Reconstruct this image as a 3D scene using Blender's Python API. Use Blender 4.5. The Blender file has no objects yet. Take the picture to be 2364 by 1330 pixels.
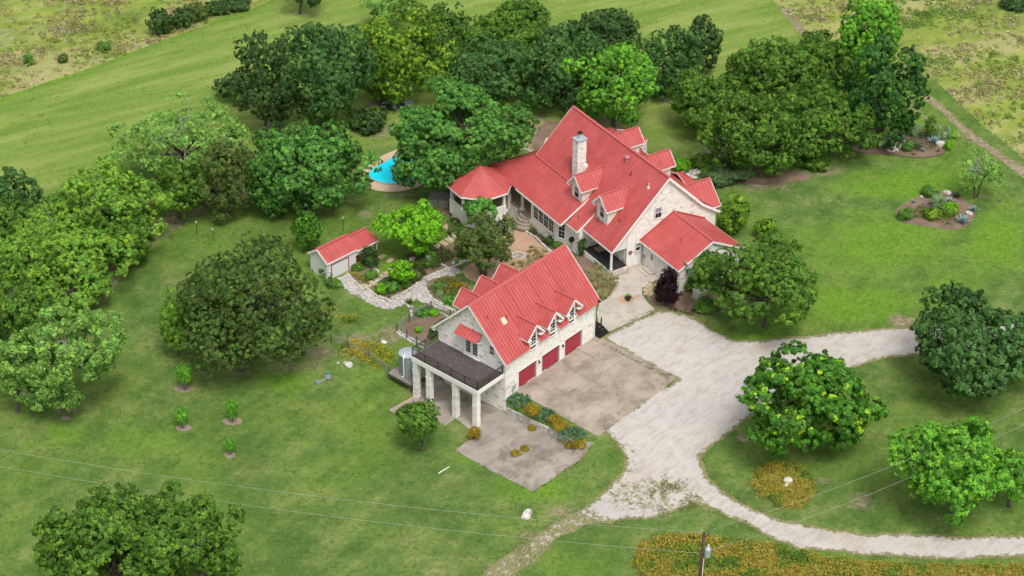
import bpy, bmesh, math, random
import numpy as np
from mathutils import Vector, Matrix
from mathutils.geometry import delaunay_2d_cdt
random.seed(7); RNG = np.random.default_rng(7)
S = bpy.context.scene
COL = S.collection
# ------------------------------------------------------------------ camera, light, exposure
FPX, IW, IH = 4606.485, 2364.0, 1330.0
CAM = np.array([0.0, -177.54470, 118.52125])
FW = np.array([0.0, 0.83170828, -0.55521288])
RT = np.array([0.99994436, 0.00585659, 0.00877316])
UP = np.array([-0.01054836, 0.55518199, 0.83166201])
cd = bpy.data.cameras.new('camera'); cam = bpy.data.objects.new('camera', cd); COL.objects.link(cam)
cd.sensor_width = 36; cd.lens = 36 * FPX / IW; cd.clip_end = 6000; cd.clip_start = 1
cam.matrix_world = Matrix(((RT[0], UP[0], -FW[0], CAM[0]), (RT[1], UP[1], -FW[1], CAM[1]), (RT[2], UP[2], -FW[2], CAM[2]), (0, 0, 0, 1)))
S.camera = cam
W = bpy.data.worlds.new('World'); S.world = W; W.use_nodes = True
wn = W.node_tree; wn.nodes.clear()
SUN_EL, SUN_AZ = math.radians(62), math.radians(158)      # azimuth from +Y towards +X
wo = wn.nodes.new('ShaderNodeOutputWorld'); bg = wn.nodes.new('ShaderNodeBackground'); sk = wn.nodes.new('ShaderNodeTexSky')
sk.sky_type = 'NISHITA'; sk.sun_disc = False; sk.sun_elevation = SUN_EL; sk.sun_rotation = SUN_AZ; sk.dust_density = 4.0; sk.air_density = 1.0; sk.ozone_density = 1.0
hs = wn.nodes.new('ShaderNodeHueSaturation'); hs.inputs['Saturation'].default_value = 0.30
wn.links.new(sk.outputs[0], hs.inputs['Color']); wn.links.new(hs.outputs[0], bg.inputs[0]); bg.inputs[1].default_value = 0.15; wn.links.new(bg.outputs[0], wo.inputs[0])
sl = bpy.data.lights.new('sun', 'SUN'); so = bpy.data.objects.new('sun', sl); COL.objects.link(so)
sl.energy = 1.5; sl.angle = math.radians(18); sl.color = (1, 0.965, 0.91)
sd = Vector((math.cos(SUN_EL) * math.sin(SUN_AZ), math.cos(SUN_EL) * math.cos(SUN_AZ), math.sin(SUN_EL)))
so.rotation_euler = sd.to_track_quat('Z', 'Y').to_euler(); so.location = sd * 100
S.view_settings.view_transform = 'Standard'; S.view_settings.look = 'None'; S.view_settings.exposure = 0.46; S.view_settings.gamma = 1; S.view_settings.use_curve_mapping = False
S.cycles.max_bounces = 6; S.cycles.transparent_max_bounces = 4
# ------------------------------------------------------------------ frames and terrain
def frame(yaw, ox, oy):
    a = math.radians(yaw); return (np.array([math.cos(a), math.sin(a)]), np.array([-math.sin(a), math.cos(a)]), np.array([ox, oy]), a)
GF = frame(49.54, -0.51, -19.59)
HF = frame(-57.38, 16.56, 6.84)
def sm(t): t = np.clip(t, 0, 1); return t * t * (3 - 2 * t)
def terrain(x, y):
    x = np.asarray(x, float); y = np.asarray(y, float)
    dx, dy = x - GF[2][0], y - GF[2][1]
    u = dx * GF[0][0] + dy * GF[0][1]; v = dx * GF[1][0] + dy * GF[1][1]
    hi = -0.3 * np.clip(-v / 10.5, 0, 1)
    lo = np.where(v > 0, -1.78 - 0.25 * sm(v / 8), -1.42 - 0.36 * np.clip((v + 8.8) / 8.8, 0, 1))
    w = np.where(v < -8.8, 0.3 + np.clip(-8.8 - v, 0, 12) * 1.2, np.where(v > 8.9, 0.3 + np.clip(v - 8.9, 0, 12) * 1.2, 0.06))
    ut = 0.12 + np.where(v < -8.8, np.clip(-8.8 - v, 0, 2) * 0.5, 0)
    A = sm((ut - u) / w)
    z = hi * (1 - A) + lo * A
    B = sm((v - 6) / 16) * 1.5 * (1 - A)
    z = z - B
    bank = (v < -0.1) & (v > -8.8) & (u > 0.12) & (u < 1.7)
    zb = (lo + 0.75) + (hi - lo - 0.75) * sm((u - 0.12) / 1.5)
    return np.where(bank, zb, z)
def ray(px, py):
    d = FW + RT * ((px - IW / 2) / FPX) - UP * ((py - IH / 2) / FPX); return d / np.linalg.norm(d)
TZ = np.linspace(1.0, -3.5, 226)
def G(px, py):
    "point of the ground seen at photograph pixel (px, py)"
    d = ray(px, py); t = (TZ - CAM[2]) / d[2]; P = CAM[None, :] + d[None, :] * t[:, None]
    h = terrain(P[:, 0], P[:, 1]) - P[:, 2]
    i = int(np.argmax(h >= 0)) if (h >= 0).any() else len(TZ) - 1
    if i > 0:
        k = h[i - 1] / (h[i - 1] - h[i]); q = P[i - 1] * (1 - k) + P[i] * k
    else: q = P[i]
    return np.array([q[0], q[1], float(terrain(q[0], q[1]))])
def onz(px, py, z):
    d = ray(px, py); return CAM + d * ((z - CAM[2]) / d[2])
def ony(px, py, Y):
    d = ray(px, py); return CAM + d * ((Y - CAM[1]) / d[1])
def pxm(p): return FPX / float((np.asarray(p) - CAM) @ FW)
def proj(P): d = np.asarray(P, float) - CAM; z = d @ FW; return IW / 2 + FPX * (d @ RT) / z, IH / 2 - FPX * (d @ UP) / z
# ------------------------------------------------------------------ materials
class NT:
    def __init__(s, name):
        s.m = bpy.data.materials.new(name); s.m.use_nodes = True; s.t = s.m.node_tree; s.t.nodes.clear()
        s.out = s.n('ShaderNodeOutputMaterial'); s.b = s.n('ShaderNodeBsdfPrincipled'); s.l(s.b.outputs[0], s.out.inputs[0])
    def n(s, ty, **k):
        o = s.t.nodes.new(ty)
        for a, b in k.items(): setattr(o, a, b)
        return o
    def l(s, a, b): s.t.links.new(a, b)
    def set(s, inp, v):
        if hasattr(v, 'is_output') or isinstance(v, bpy.types.NodeSocket): s.l(v, inp)
        else: inp.default_value = (*v, 1) if isinstance(v, tuple) and len(v) == 3 else v
    def pos(s, obj=False):
        if obj: return s.n('ShaderNodeTexCoord').outputs['Object']
        return s.n('ShaderNodeNewGeometry').outputs['Position']
    def noise(s, scale, detail=4, rough=0.55, vec=None, dist=0, stretch=None):
        o = s.n('ShaderNodeTexNoise'); o.inputs['Scale'].default_value = scale; o.inputs['Detail'].default_value = detail; o.inputs['Roughness'].default_value = rough; o.inputs['Distortion'].default_value = dist
        v = vec or s.pos()
        if stretch:
            vr = s.n('ShaderNodeVectorRotate', rotation_type='Z_AXIS'); vr.inputs['Angle'].default_value = -stretch[0]; s.l(v, vr.inputs['Vector'])
            mp = s.n('ShaderNodeMapping'); mp.inputs['Scale'].default_value = stretch[1]; s.l(vr.outputs[0], mp.inputs[0]); v = mp.outputs[0]
        s.l(v, o.inputs['Vector']); return o.outputs[0]
    def ramp(s, f, stops):
        o = s.n('ShaderNodeValToRGB'); e = o.color_ramp.elements
        while len(e) < len(stops): e.new(0.5)
        for a, (p, c) in zip(e, stops): a.position = p; a.color = (*c, 1) if isinstance(c, tuple) else (c, c, c, 1)
        s.l(f, o.inputs[0]); return o.outputs[0]
    def mix(s, f, a, b, mode='MIX'):
        o = s.n('ShaderNodeMix', data_type='RGBA', blend_type=mode); s.set(o.inputs[0], f); s.set(o.inputs[6], a); s.set(o.inputs[7], b); return o.outputs[2]
    def math(s, op, a, b=0.0, c=0.0):
        o = s.n('ShaderNodeMath', operation=op); s.set(o.inputs[0], a); s.set(o.inputs[1], b); s.set(o.inputs[2], c); return o.outputs[0]
    def step(s, f, lo, hi):
        o = s.n('ShaderNodeMapRange', interpolation_type='SMOOTHSTEP'); s.l(f, o.inputs[0]); o.inputs[1].default_value = lo; o.inputs[2].default_value = hi; return o.outputs[0]
    def attr(s, name):
        return s.n('ShaderNodeAttribute', attribute_name=name)
    def bump(s, h, st=0.5, d=0.05):
        o = s.n('ShaderNodeBump'); o.inputs['Strength'].default_value = st; o.inputs['Distance'].default_value = d; s.l(h, o.inputs['Height']); s.l(o.outputs[0], s.b.inputs['Normal'])
    def fin(s, col=None, rough=0.9, spec=0.3, metal=0.0):
        if col is not None: s.set(s.b.inputs['Base Color'], col)
        s.set(s.b.inputs['Roughness'], rough); s.b.inputs['Specular IOR Level'].default_value = spec; s.b.inputs['Metallic'].default_value = metal
        return s.m
def simple(name, c, rough=0.8, var=0.15, scale=3.0, spec=0.3, metal=0.0, c2=None, bump=0.0):
    k = NT(name); f = k.noise(scale, 5)
    c2 = c2 or tuple(x * (1 - 2 * var) for x in c)
    col = k.ramp(f, [(0.3, c2), (0.7, c)])
    if bump: k.bump(f, bump, 0.03)
    return k.fin(col, rough, spec, metal)
M = {}
# roof metal: red painted, faded in streaks, grime
k = NT('red_painted_metal'); f1 = k.noise(0.7, 5); f2 = k.noise(6, 4)
c = k.ramp(f1, [(0.25, (0.36, 0.058, 0.052)), (0.5, (0.42, 0.076, 0.070)), (0.75, (0.46, 0.104, 0.096))])
c = k.mix(k.step(f2, 0.55, 0.85), c, (0.36, 0.07, 0.07)); oi = k.n('ShaderNodeObjectInfo')
oc_ = k.pos(True); cx_ = k.n('ShaderNodeCombineXYZ'); k.l(k.math('MULTIPLY', oi.outputs['Random'], 40.0), cx_.inputs[0]); va_ = k.n('ShaderNodeVectorMath', operation='ADD'); k.l(oc_, va_.inputs[0]); k.l(cx_.outputs[0], va_.inputs[1])
fs_ = k.noise(1.0, 5, 0.65, vec=va_.outputs[0], stretch=(0.0, (7.0, 0.45, 0.45))); c = k.mix(k.math('MULTIPLY', k.step(fs_, 0.48, 0.68), 0.25), c, (0.50, 0.15, 0.135)); c = k.mix(k.math('MULTIPLY', k.step(k.noise(0.5, 6, 0.7), 0.54, 0.72), 0.40), c, (0.29, 0.055, 0.05))
hv = k.n('ShaderNodeHueSaturation'); k.l(c, hv.inputs['Color']); k.l(k.math('MULTIPLY_ADD', oi.outputs['Random'], 0.08, 0.96), hv.inputs['Value'])
M['roof'] = k.fin(hv.outputs[0], 0.42, 0.35)
M['seam'] = simple('red_seam_metal', (0.41, 0.074, 0.069), 0.5, 0.1)
M['ridge'] = simple('red_ridge_metal', (0.44, 0.095, 0.088), 0.45, 0.06)
M['door'] = simple('crimson_door_paint', (0.37, 0.040, 0.058), 0.5, 0.05)
# white painted limestone; attribute tone holds each block's own weathering
k = NT('painted_limestone'); at = k.attr('tone'); f1 = k.noise(1.1, 6, 0.6); f2 = k.noise(14, 4)
c = k.mix(at.outputs['Fac'], (0.80, 0.77, 0.71), (0.50, 0.48, 0.44))
c = k.mix(k.math('MULTIPLY', k.step(f1, 0.54, 0.76), 0.55), c, (0.42, 0.41, 0.38))
c = k.mix(k.math('MULTIPLY', k.step(f2, 0.6, 0.8), 0.35), c, (0.45, 0.42, 0.37)); k.bump(f2, 0.6, 0.02)
M['stone'] = k.fin(c, 0.95, 0.15)
k = NT('mortar'); f = k.noise(3, 4); M['mortar'] = k.fin(k.ramp(f, [(0.3, (0.50, 0.48, 0.44)), (0.7, (0.64, 0.62, 0.58))]), 0.95, 0.1)
M['white'] = simple('white_trim_paint', (0.80, 0.78, 0.73), 0.6, 0.04)
M['cream'] = simple('cream_stucco', (0.74, 0.71, 0.65), 0.85, 0.06)
M['shedwall'] = simple('pale_grey_siding', (0.66, 0.67, 0.64), 0.8, 0.05)
k = NT('window_glass'); f = k.noise(0.8, 3); M['glass'] = k.fin(k.ramp(f, [(0.35, (0.008, 0.009, 0.011)), (0.7, (0.03, 0.033, 0.04))]), 0.2, 0.25)
M['blind'] = simple('window_blind', (0.26, 0.27, 0.28), 0.5, 0.1)
M['deck'] = simple('dark_brown_decking', (0.112, 0.092, 0.086), 0.7, 0.25, 4)
M['deck_dark'] = simple('dark_porch_boards', (0.04, 0.036, 0.036), 0.6, 0.25, 4)
M['rail'] = simple('dark_bronze_metal', (0.05, 0.042, 0.038), 0.5, 0.1, spec=0.4)
M['black'] = simple('black_paint', (0.015, 0.015, 0.016), 0.45, 0.2)
M['wood'] = simple('weathered_wood', (0.17, 0.13, 0.10), 0.9, 0.3, 5)
M['greywood'] = simple('silver_weathered_wood', (0.30, 0.28, 0.25), 0.9, 0.25, 5)
M['polewood'] = simple('creosote_pole_wood', (0.10, 0.065, 0.045), 0.9, 0.3, 5)
M['galv'] = simple('galvanised_steel', (0.55, 0.60, 0.62), 0.35, 0.1, 5, spec=0.5, metal=0.5)
M['tank'] = simple('corrugated_green_steel', (0.26, 0.33, 0.32), 0.4, 0.15, 3, metal=0.3)
M['wire'] = simple('aluminium_wire', (0.33, 0.34, 0.33), 0.5, 0.05)
M['terra'] = simple('terracotta_pot', (0.20, 0.09, 0.06), 0.8, 0.15)
M['yellow'] = simple('yellow_glaze', (0.65, 0.42, 0.03), 0.4, 0.05)
M['green_glaze'] = simple('green_glaze', (0.08, 0.22, 0.17), 0.4, 0.1)
M['beige'] = simple('beige_metal', (0.55, 0.52, 0.42), 0.6, 0.05)
M['rust'] = simple('rusty_iron', (0.30, 0.12, 0.05), 0.8, 0.3)
M['pink_vent'] = simple('faded_pink_vent', (0.45, 0.18, 0.20), 0.5, 0.1)
def concrete(name, a, b, stain, st=(0.45, 0.7)):
    k = NT(name); f1 = k.noise(0.18, 6, 0.6, stretch=(0.7, (1, 2.2, 1))); f2 = k.noise(0.45, 7, 0.72, dist=0.4); f3 = k.noise(20, 3)
    c = k.ramp(f1, [(0.3, a), (0.7, b)]); c = k.mix(k.math('MULTIPLY', k.step(f2, st[0] - 0.03, st[1]), 0.8), c, stain)
    fs = k.noise(0.9, 5, 0.7, stretch=(0.86, (1, 5, 1))); c = k.mix(k.math('MULTIPLY', k.step(fs, 0.56, 0.72), 0.45), c, tuple(x * 0.5 for x in stain))
    c = k.mix(k.math('MULTIPLY', k.step(f3, 0.45, 0.7), 0.22), c, stain); k.bump(f3, 0.3, 0.01); return k.fin(c, 0.92, 0.2)
M['concrete'] = concrete('weathered_concrete', (0.27, 0.225, 0.175), (0.40, 0.34, 0.275), (0.155, 0.12, 0.09))
M['concrete2'] = concrete('stained_lower_concrete', (0.25, 0.22, 0.185), (0.39, 0.345, 0.295), (0.13, 0.108, 0.085))
M['walk'] = concrete('pale_walk_concrete', (0.38, 0.34, 0.285), (0.48, 0.43, 0.365), (0.22, 0.19, 0.16), (0.5, 0.75))
M['pooldeck'] = concrete('tan_pool_concrete', (0.50, 0.38, 0.27), (0.56, 0.43, 0.31), (0.42, 0.31, 0.22), (0.6, 0.9))
k = NT('pool_water'); f = k.noise(2.5, 4, dist=1.0); c = k.ramp(f, [(0.3, (0.01, 0.66, 0.88)), (0.6, (0.02, 0.74, 0.93)), (0.8, (0.14, 0.82, 0.95))]); k.bump(f, 0.25, 0.03); M['pool'] = k.fin(c, 0.06, 0.5)
k = NT('pond_water'); f = k.noise(3, 3); k.bump(f, 0.1, 0.02); M['pond'] = k.fin((0.05, 0.055, 0.05), 0.03, 1.0)
# gravel
k = NT('crushed_limestone'); f1 = k.noise(0.12, 6, 0.6); f2 = k.noise(1.0, 6, 0.65); f3 = k.noise(5, 6, 0.75); f4 = k.noise(0.5, 6, 0.7, stretch=(0.85, (1, 4, 1)))
c = k.ramp(f1, [(0.3, (0.37, 0.32, 0.27)), (0.5, (0.455, 0.42, 0.38)), (0.7, (0.40, 0.38, 0.36))])
c = k.mix(k.math('MULTIPLY', k.step(f4, 0.48, 0.62), 0.50), c, (0.30, 0.275, 0.25)); c = k.mix(k.math('MULTIPLY', k.step(f2, 0.54, 0.70), 0.45), c, (0.33, 0.275, 0.215))
c = k.mix(k.math('MULTIPLY', k.step(f3, 0.54, 0.68), 0.6), c, (0.20, 0.175, 0.14))
tk_ = k.attr('track').outputs['Fac']; fq = k.noise(0.6, 4, 0.6); c = k.mix(k.math('MULTIPLY', k.math('MULTIPLY', tk_, k.step(fq, 0.42, 0.66)), 0.45), c, (0.54, 0.515, 0.49)); c = k.mix(k.math('MULTIPLY', k.step(k.math('MULTIPLY', tk_, -1.0), 0.3, 0.9), k.math('MULTIPLY', k.step(f2, 0.45, 0.62), 0.30)), c, (0.26, 0.235, 0.18)); edge = k.attr('edge'); fe = k.noise(1.6, 6, 0.75)
em = k.step(k.math('ADD', k.math('MULTIPLY_ADD', fe, 1.7, -0.85), edge.outputs['Fac']), 0.42, 0.62)
c = k.mix(em, c, k.ramp(f3, [(0.35, (0.10, 0.13, 0.04)), (0.55, (0.22, 0.20, 0.10)), (0.7, (0.36, 0.31, 0.22))])); k.bump(f3, 0.5, 0.04); M['gravel'] = k.fin(c, 0.97, 0.1)
def soil(name, a, b, c3):
    k = NT(name); f1 = k.noise(0.6, 5); f3 = k.noise(9, 5, 0.7); c = k.ramp(f1, [(0.3, a), (0.7, b)]); c = k.mix(k.math('MULTIPLY', k.step(f3, 0.5, 0.7), 0.6), c, c3); k.bump(f3, 0.7, 0.05); return k.fin(c, 0.97, 0.1)
M['mulch'] = soil('brown_mulch', (0.15, 0.10, 0.07), (0.23, 0.165, 0.12), (0.09, 0.07, 0.045))
M['granite'] = soil('tan_decomposed_granite', (0.38, 0.245, 0.165), (0.47, 0.31, 0.21), (0.30, 0.20, 0.13))
M['ringmulch'] = soil('dry_bark_mulch', (0.22, 0.165, 0.12), (0.33, 0.27, 0.21), (0.13, 0.12, 0.06))
M['flag'] = simple('grey_flagstone', (0.50, 0.47, 0.43), 0.9, 0.2, 2.5, bump=0.4)
M['joint'] = soil('path_joint_grit', (0.20, 0.18, 0.15), (0.28, 0.25, 0.21), (0.14, 0.13, 0.1))
M['sand'] = simple('buff_sandstone', (0.46, 0.36, 0.22), 0.9, 0.15, 3, bump=0.3)
M['rock'] = simple('white_limestone_rock', (0.66, 0.63, 0.57), 0.95, 0.25, 2.2, c2=(0.30, 0.28, 0.25), bump=0.8)
M['tile'] = simple('tan_porch_floor', (0.33, 0.27, 0.17), 0.7, 0.2, 3)
# ground
k = NT('lawn_and_meadow'); m1 = k.attr('mask'); sep = k.n('ShaderNodeSeparateColor'); k.l(m1.outputs['Color'], sep.inputs[0])
mR, mG, mB = sep.outputs[0], sep.outputs[1], sep.outputs[2]; mA = k.attr('mow').outputs['Fac']
a1 = k.noise(0.045, 5, 0.6); a2 = k.noise(0.35, 6, 0.65); a3 = k.noise(2.2, 6, 0.7); a4 = k.noise(9, 6, 0.75)
lawn = k.ramp(a2, [(0.28, (0.066, 0.132, 0.030)), (0.45, (0.100, 0.172, 0.038)), (0.58, (0.150, 0.212, 0.055)), (0.72, (0.24, 0.25, 0.10))])
lawn = k.mix(k.math('MULTIPLY', k.step(k.noise(0.11, 5, 0.65, dist=0.6), 0.46, 0.62), 0.7), lawn, k.mix(1.0, lawn, (0.66, 0.74, 0.72), 'MULTIPLY')); lawn = k.mix(k.math('MULTIPLY', k.step(a1, 0.42, 0.62), 0.8), lawn, k.ramp(a2, [(0.3, (0.078, 0.165, 0.020)), (0.7, (0.150, 0.235, 0.038))]))
lawn = k.mix(k.math('MULTIPLY', k.step(a3, 0.56, 0.72), 0.5), lawn, (0.26, 0.25, 0.12))
lawn = k.mix(k.math('MULTIPLY', k.step(a3, 0.50, 0.34), 0.7), lawn, (0.046, 0.100, 0.020)); lawn = k.mix(k.math('MULTIPLY', k.step(a4, 0.54, 0.66), 0.45), lawn, (0.27, 0.26, 0.13))
st = k.noise(0.55, 5, 0.6, stretch=(math.radians(30), (0.12, 1.0, 1)), dist=0.3)
mow = k.ramp(st, [(0.35, (0.135, 0.225, 0.040)), (0.5, (0.180, 0.265, 0.052)), (0.62, (0.240, 0.300, 0.080))])
mow = k.mix(k.math('MULTIPLY', k.step(a3, 0.5, 0.75), 0.4), mow, (0.29, 0.27, 0.11))
sw = k.noise(0.9, 3, 0.5, stretch=(math.radians(58), (0.06, 1.0, 1)), dist=0.2); lawn = k.mix(k.math('MULTIPLY', k.step(sw, 0.42, 0.62), 0.45), lawn, k.mix(1.0, lawn, (1.35, 1.22, 1.3), 'MULTIPLY')); c = k.mix(mA, lawn, mow)
lush = k.ramp(a3, [(0.3, (0.080, 0.180, 0.016)), (0.5, (0.122, 0.245, 0.026)), (0.7, (0.19, 0.285, 0.05))])
c = k.mix(k.step(k.math('ADD', mB, k.math('MULTIPLY_ADD', a2, 0.9, -0.45)), 0.2, 0.8), c, lush)
b1 = k.noise(0.16, 6, 0.7, dist=0.5, stretch=(math.radians(32), (0.5, 1.3, 1))); b2 = k.noise(1.1, 6, 0.7)
mead = k.ramp(b1, [(0.35, (0.12, 0.20, 0.035)), (0.5, (0.21, 0.28, 0.05)), (0.65, (0.31, 0.34, 0.08))]); B3 = k.noise(0.09, 5, 0.65, dist=0.8, stretch=(math.radians(30), (0.4, 1.4, 1))); B4 = k.noise(0.13, 5, 0.7, dist=0.6, stretch=(math.radians(26), (0.35, 1.6, 1)))
mead = k.mix(k.math('MULTIPLY', k.step(B3, 0.46, 0.60), 0.8), mead, (0.36, 0.34, 0.15)); mead = k.mix(k.math('MULTIPLY', k.step(B4, 0.58, 0.72), 0.55), mead, (0.25, 0.18, 0.115)); mead = k.mix(k.math('MULTIPLY', k.step(k.noise(0.3, 4, 0.6), 0.60, 0.72), 0.6), mead, (0.38, 0.33, 0.06))
mead = k.mix(k.math('MULTIPLY', k.step(b2, 0.5, 0.7), 0.6), mead, k.ramp(a4, [(0.4, (0.09, 0.15, 0.035)), (0.6, (0.30, 0.27, 0.14))]))
c = k.mix(k.step(k.math('ADD', mR, k.math('MULTIPLY_ADD', a3, 0.5, -0.25)), 0.35, 0.6), c, mead)
dirt = k.ramp(a3, [(0.3, (0.16, 0.12, 0.07)), (0.55, (0.30, 0.245, 0.165)), (0.72, (0.48, 0.42, 0.33))])
c = k.mix(k.step(k.math('ADD', mG, k.math('MULTIPLY_ADD', k.noise(0.9, 6, 0.8), 1.3, -0.65)), 0.28, 0.74), c, dirt)
a5 = k.noise(22, 3, 0.7); c = k.mix(k.math('MULTIPLY', k.step(a4, 0.40, 0.62), 0.42), c, k.mix(1.0, c, (0.45, 0.5, 0.4), 'MULTIPLY')); c = k.mix(k.math('MULTIPLY', k.step(a5, 0.5, 0.68), 0.35), c, k.mix(1.0, c, (1.75, 1.5, 1.7), 'MULTIPLY'))
k.bump(a4, 0.9, 0.08); M['ground'] = k.fin(c, 1.0, 0.05)
# foliage: colour attribute per leaf, some light passes through
def foliage(name, tr=0.44):
    k = NT(name); at = k.attr('tint'); k.b.inputs['Roughness'].default_value = 0.55; k.b.inputs['Specular IOR Level'].default_value = 0.25
    k.l(at.outputs['Color'], k.b.inputs['Base Color']); t = k.n('ShaderNodeBsdfTranslucent'); k.l(at.outputs['Color'], t.inputs[0])
    mx = k.n('ShaderNodeMixShader'); mx.inputs[0].default_value = tr; k.l(k.b.outputs[0], mx.inputs[1]); k.l(t.outputs[0], mx.inputs[2]); k.l(mx.outputs[0], k.out.inputs[0]); return k.m
M['leaf'] = foliage('foliage'); M['bladem'] = foliage('succulent_blades', 0.05)
M['bark'] = simple('grey_brown_bark', (0.15, 0.125, 0.10), 0.95, 0.35, 4)
M['deadwood'] = simple('bleached_dead_wood', (0.42, 0.39, 0.35), 0.95, 0.25, 5)
# ------------------------------------------------------------------ object helpers
def tag(o, label=None, cat=None, group=None, kind=None):
    if label: o['label'] = label
    if cat: o['category'] = cat
    if group: o['group'] = group
    if kind: o['kind'] = kind
    return o
def empty(name, loc, yaw=0.0, label=None, cat=None, group=None):
    o = bpy.data.objects.new(name, None); o.empty_display_size = 0.3; COL.objects.link(o); o.location = [float(a) for a in loc]; o.rotation_euler = (0, 0, yaw)
    return tag(o, label, cat, group)
def link(name, me, parent=None, loc=None, rot=None):
    o = bpy.data.objects.new(name, me); COL.objects.link(o)
    if parent: o.parent = parent
    if loc is not None: o.location = [float(a) for a in loc]
    if rot is not None: o.rotation_euler = rot
    return o
def mesh(name, V, F, mats, smooth=False, mi=None):
    me = bpy.data.meshes.new(name); me.from_pydata([tuple(map(float, v)) for v in V], [], [tuple(f) for f in F])
    for m in (mats if isinstance(mats, (list, tuple)) else [mats]): me.materials.append(m)
    if mi: me.polygons.foreach_set('material_index', mi)
    if smooth: me.polygons.foreach_set('use_smooth', [True] * len(me.polygons))
    return me
class MB:
    def __init__(s): s.V = []; s.F = []; s.mi = []
    def add(s, V, F, mi=0):
        n = len(s.V); s.V += [tuple(map(float, v)) for v in V]; s.F += [tuple(i + n for i in f) for f in F]; s.mi += [mi] * len(F); return s
    def box(s, x0, x1, y0, y1, z0, z1, mi=0):
        return s.add([(x0, y0, z0), (x1, y0, z0), (x1, y1, z0), (x0, y1, z0), (x0, y0, z1), (x1, y0, z1), (x1, y1, z1), (x0, y1, z1)],
                     [(0, 3, 2, 1), (4, 5, 6, 7), (0, 1, 5, 4), (1, 2, 6, 5), (2, 3, 7, 6), (3, 0, 4, 7)], mi)
    def beam(s, a, b, w, h, up=(0, 0, 1), mi=0):
        a = Vector(a); b = Vector(b); d = (b - a).normalized(); up = Vector(up)
        if abs(d.dot(up)) > 0.98: up = Vector((1, 0, 0))
        sx = d.cross(up).normalized() * w / 2; sz = sx.normalized().cross(d).normalized() * h / 2
        V = [p + i * sx + j * sz for p in (a, b) for i, j in ((-1, -1), (1, -1), (1, 1), (-1, 1))]
        return s.add(V, [(0, 1, 2, 3), (7, 6, 5, 4), (0, 4, 5, 1), (1, 5, 6, 2), (2, 6, 7, 3), (3, 7, 4, 0)], mi)
    def tube(s, pts, rad, n=6, mi=0, cap=True):
        pts = [Vector(p) for p in pts]; base = len(s.V); px = None
        for i, p in enumerate(pts):
            d = (pts[min(i + 1, len(pts) - 1)] - pts[max(i - 1, 0)]).normalized()
            if px is None: px = d.cross(Vector((0.3, 1, 0.1)) if abs(d.y) < 0.9 else Vector((1, 0, 0))).normalized()
            px = (px - d * px.dot(d)).normalized(); py = d.cross(px)
            for k_ in range(n):
                a = 2 * math.pi * k_ / n; s.V.append(tuple(p + (px * math.cos(a) + py * math.sin(a)) * rad[i]))
        for i in range(len(pts) - 1):
            for k_ in range(n):
                a = base + i * n + k_; b = base + i * n + (k_ + 1) % n; s.F.append((a, b, b + n, a + n)); s.mi.append(mi)
        if cap:
            s.F.append(tuple(base + i for i in range(n))[::-1]); s.mi.append(mi); s.F.append(tuple(base + (len(pts) - 1) * n + i for i in range(n))); s.mi.append(mi)
        return s
    def prism(s, poly, ext, mi=0):
        "poly: planar 3D outline, ext: extrusion vector"
        n = len(poly); P = [Vector(p) for p in poly]; e = Vector(ext); V = P + [p + e for p in P]
        return s.add(V, [tuple(range(n))[::-1], tuple(range(n, 2 * n))] + [(i, (i + 1) % n, n + (i + 1) % n, n + i) for i in range(n)], mi)
    def lathe(s, prof, n=12, c=(0, 0, 0), mi=0):
        base = len(s.V)
        for r, z in prof:
            for k_ in range(n): a = 2 * math.pi * k_ / n; s.V.append((c[0] + r * math.cos(a), c[1] + r * math.sin(a), c[2] + z))
        for i in range(len(prof) - 1):
            for k_ in range(n): a = base + i * n + k_; b = base + i * n + (k_ + 1) % n; s.F.append((a, b, b + n, a + n)); s.mi.append(mi)
        s.F.append(tuple(base + i for i in range(n))[::-1]); s.mi.append(mi); s.F.append(tuple(base + (len(prof) - 1) * n + i for i in range(n))); s.mi.append(mi); return s
    def build(s, name, mats, parent=None, smooth=False, loc=None, recalc=True):
        me = mesh(name, s.V, s.F, mats, smooth, s.mi)
        if recalc:
            b = bmesh.new(); b.from_mesh(me); bmesh.ops.recalc_face_normals(b, faces=b.faces); b.to_mesh(me); b.free()
        return link(name, me, parent, loc)
def setattr_point(me, name, arr, col=True):
    a = me.attributes.new(name, 'FLOAT_COLOR' if col else 'FLOAT', 'POINT')
    if col:
        full = np.ones((len(me.vertices), 4), np.float32); full[:, :3] = arr; a.data.foreach_set('color', full.ravel())
    else: a.data.foreach_set('value', np.asarray(arr, np.float32))
def clip_poly(poly, ax, lim, keep_less):
    out = []
    for i in range(len(poly)):
        a, b = poly[i], poly[(i + 1) % len(poly)]; ia = (a[ax] <= lim) == keep_less or a[ax] == lim; ib = (b[ax] <= lim) == keep_less or b[ax] == lim
        if ia: out.append(a)
        if ia != ib:
            t = (lim - a[ax]) / (b[ax] - a[ax]); out.append((a[0] + t * (b[0] - a[0]), a[1] + t * (b[1] - a[1])))
    return out
_cache = {}
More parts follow.
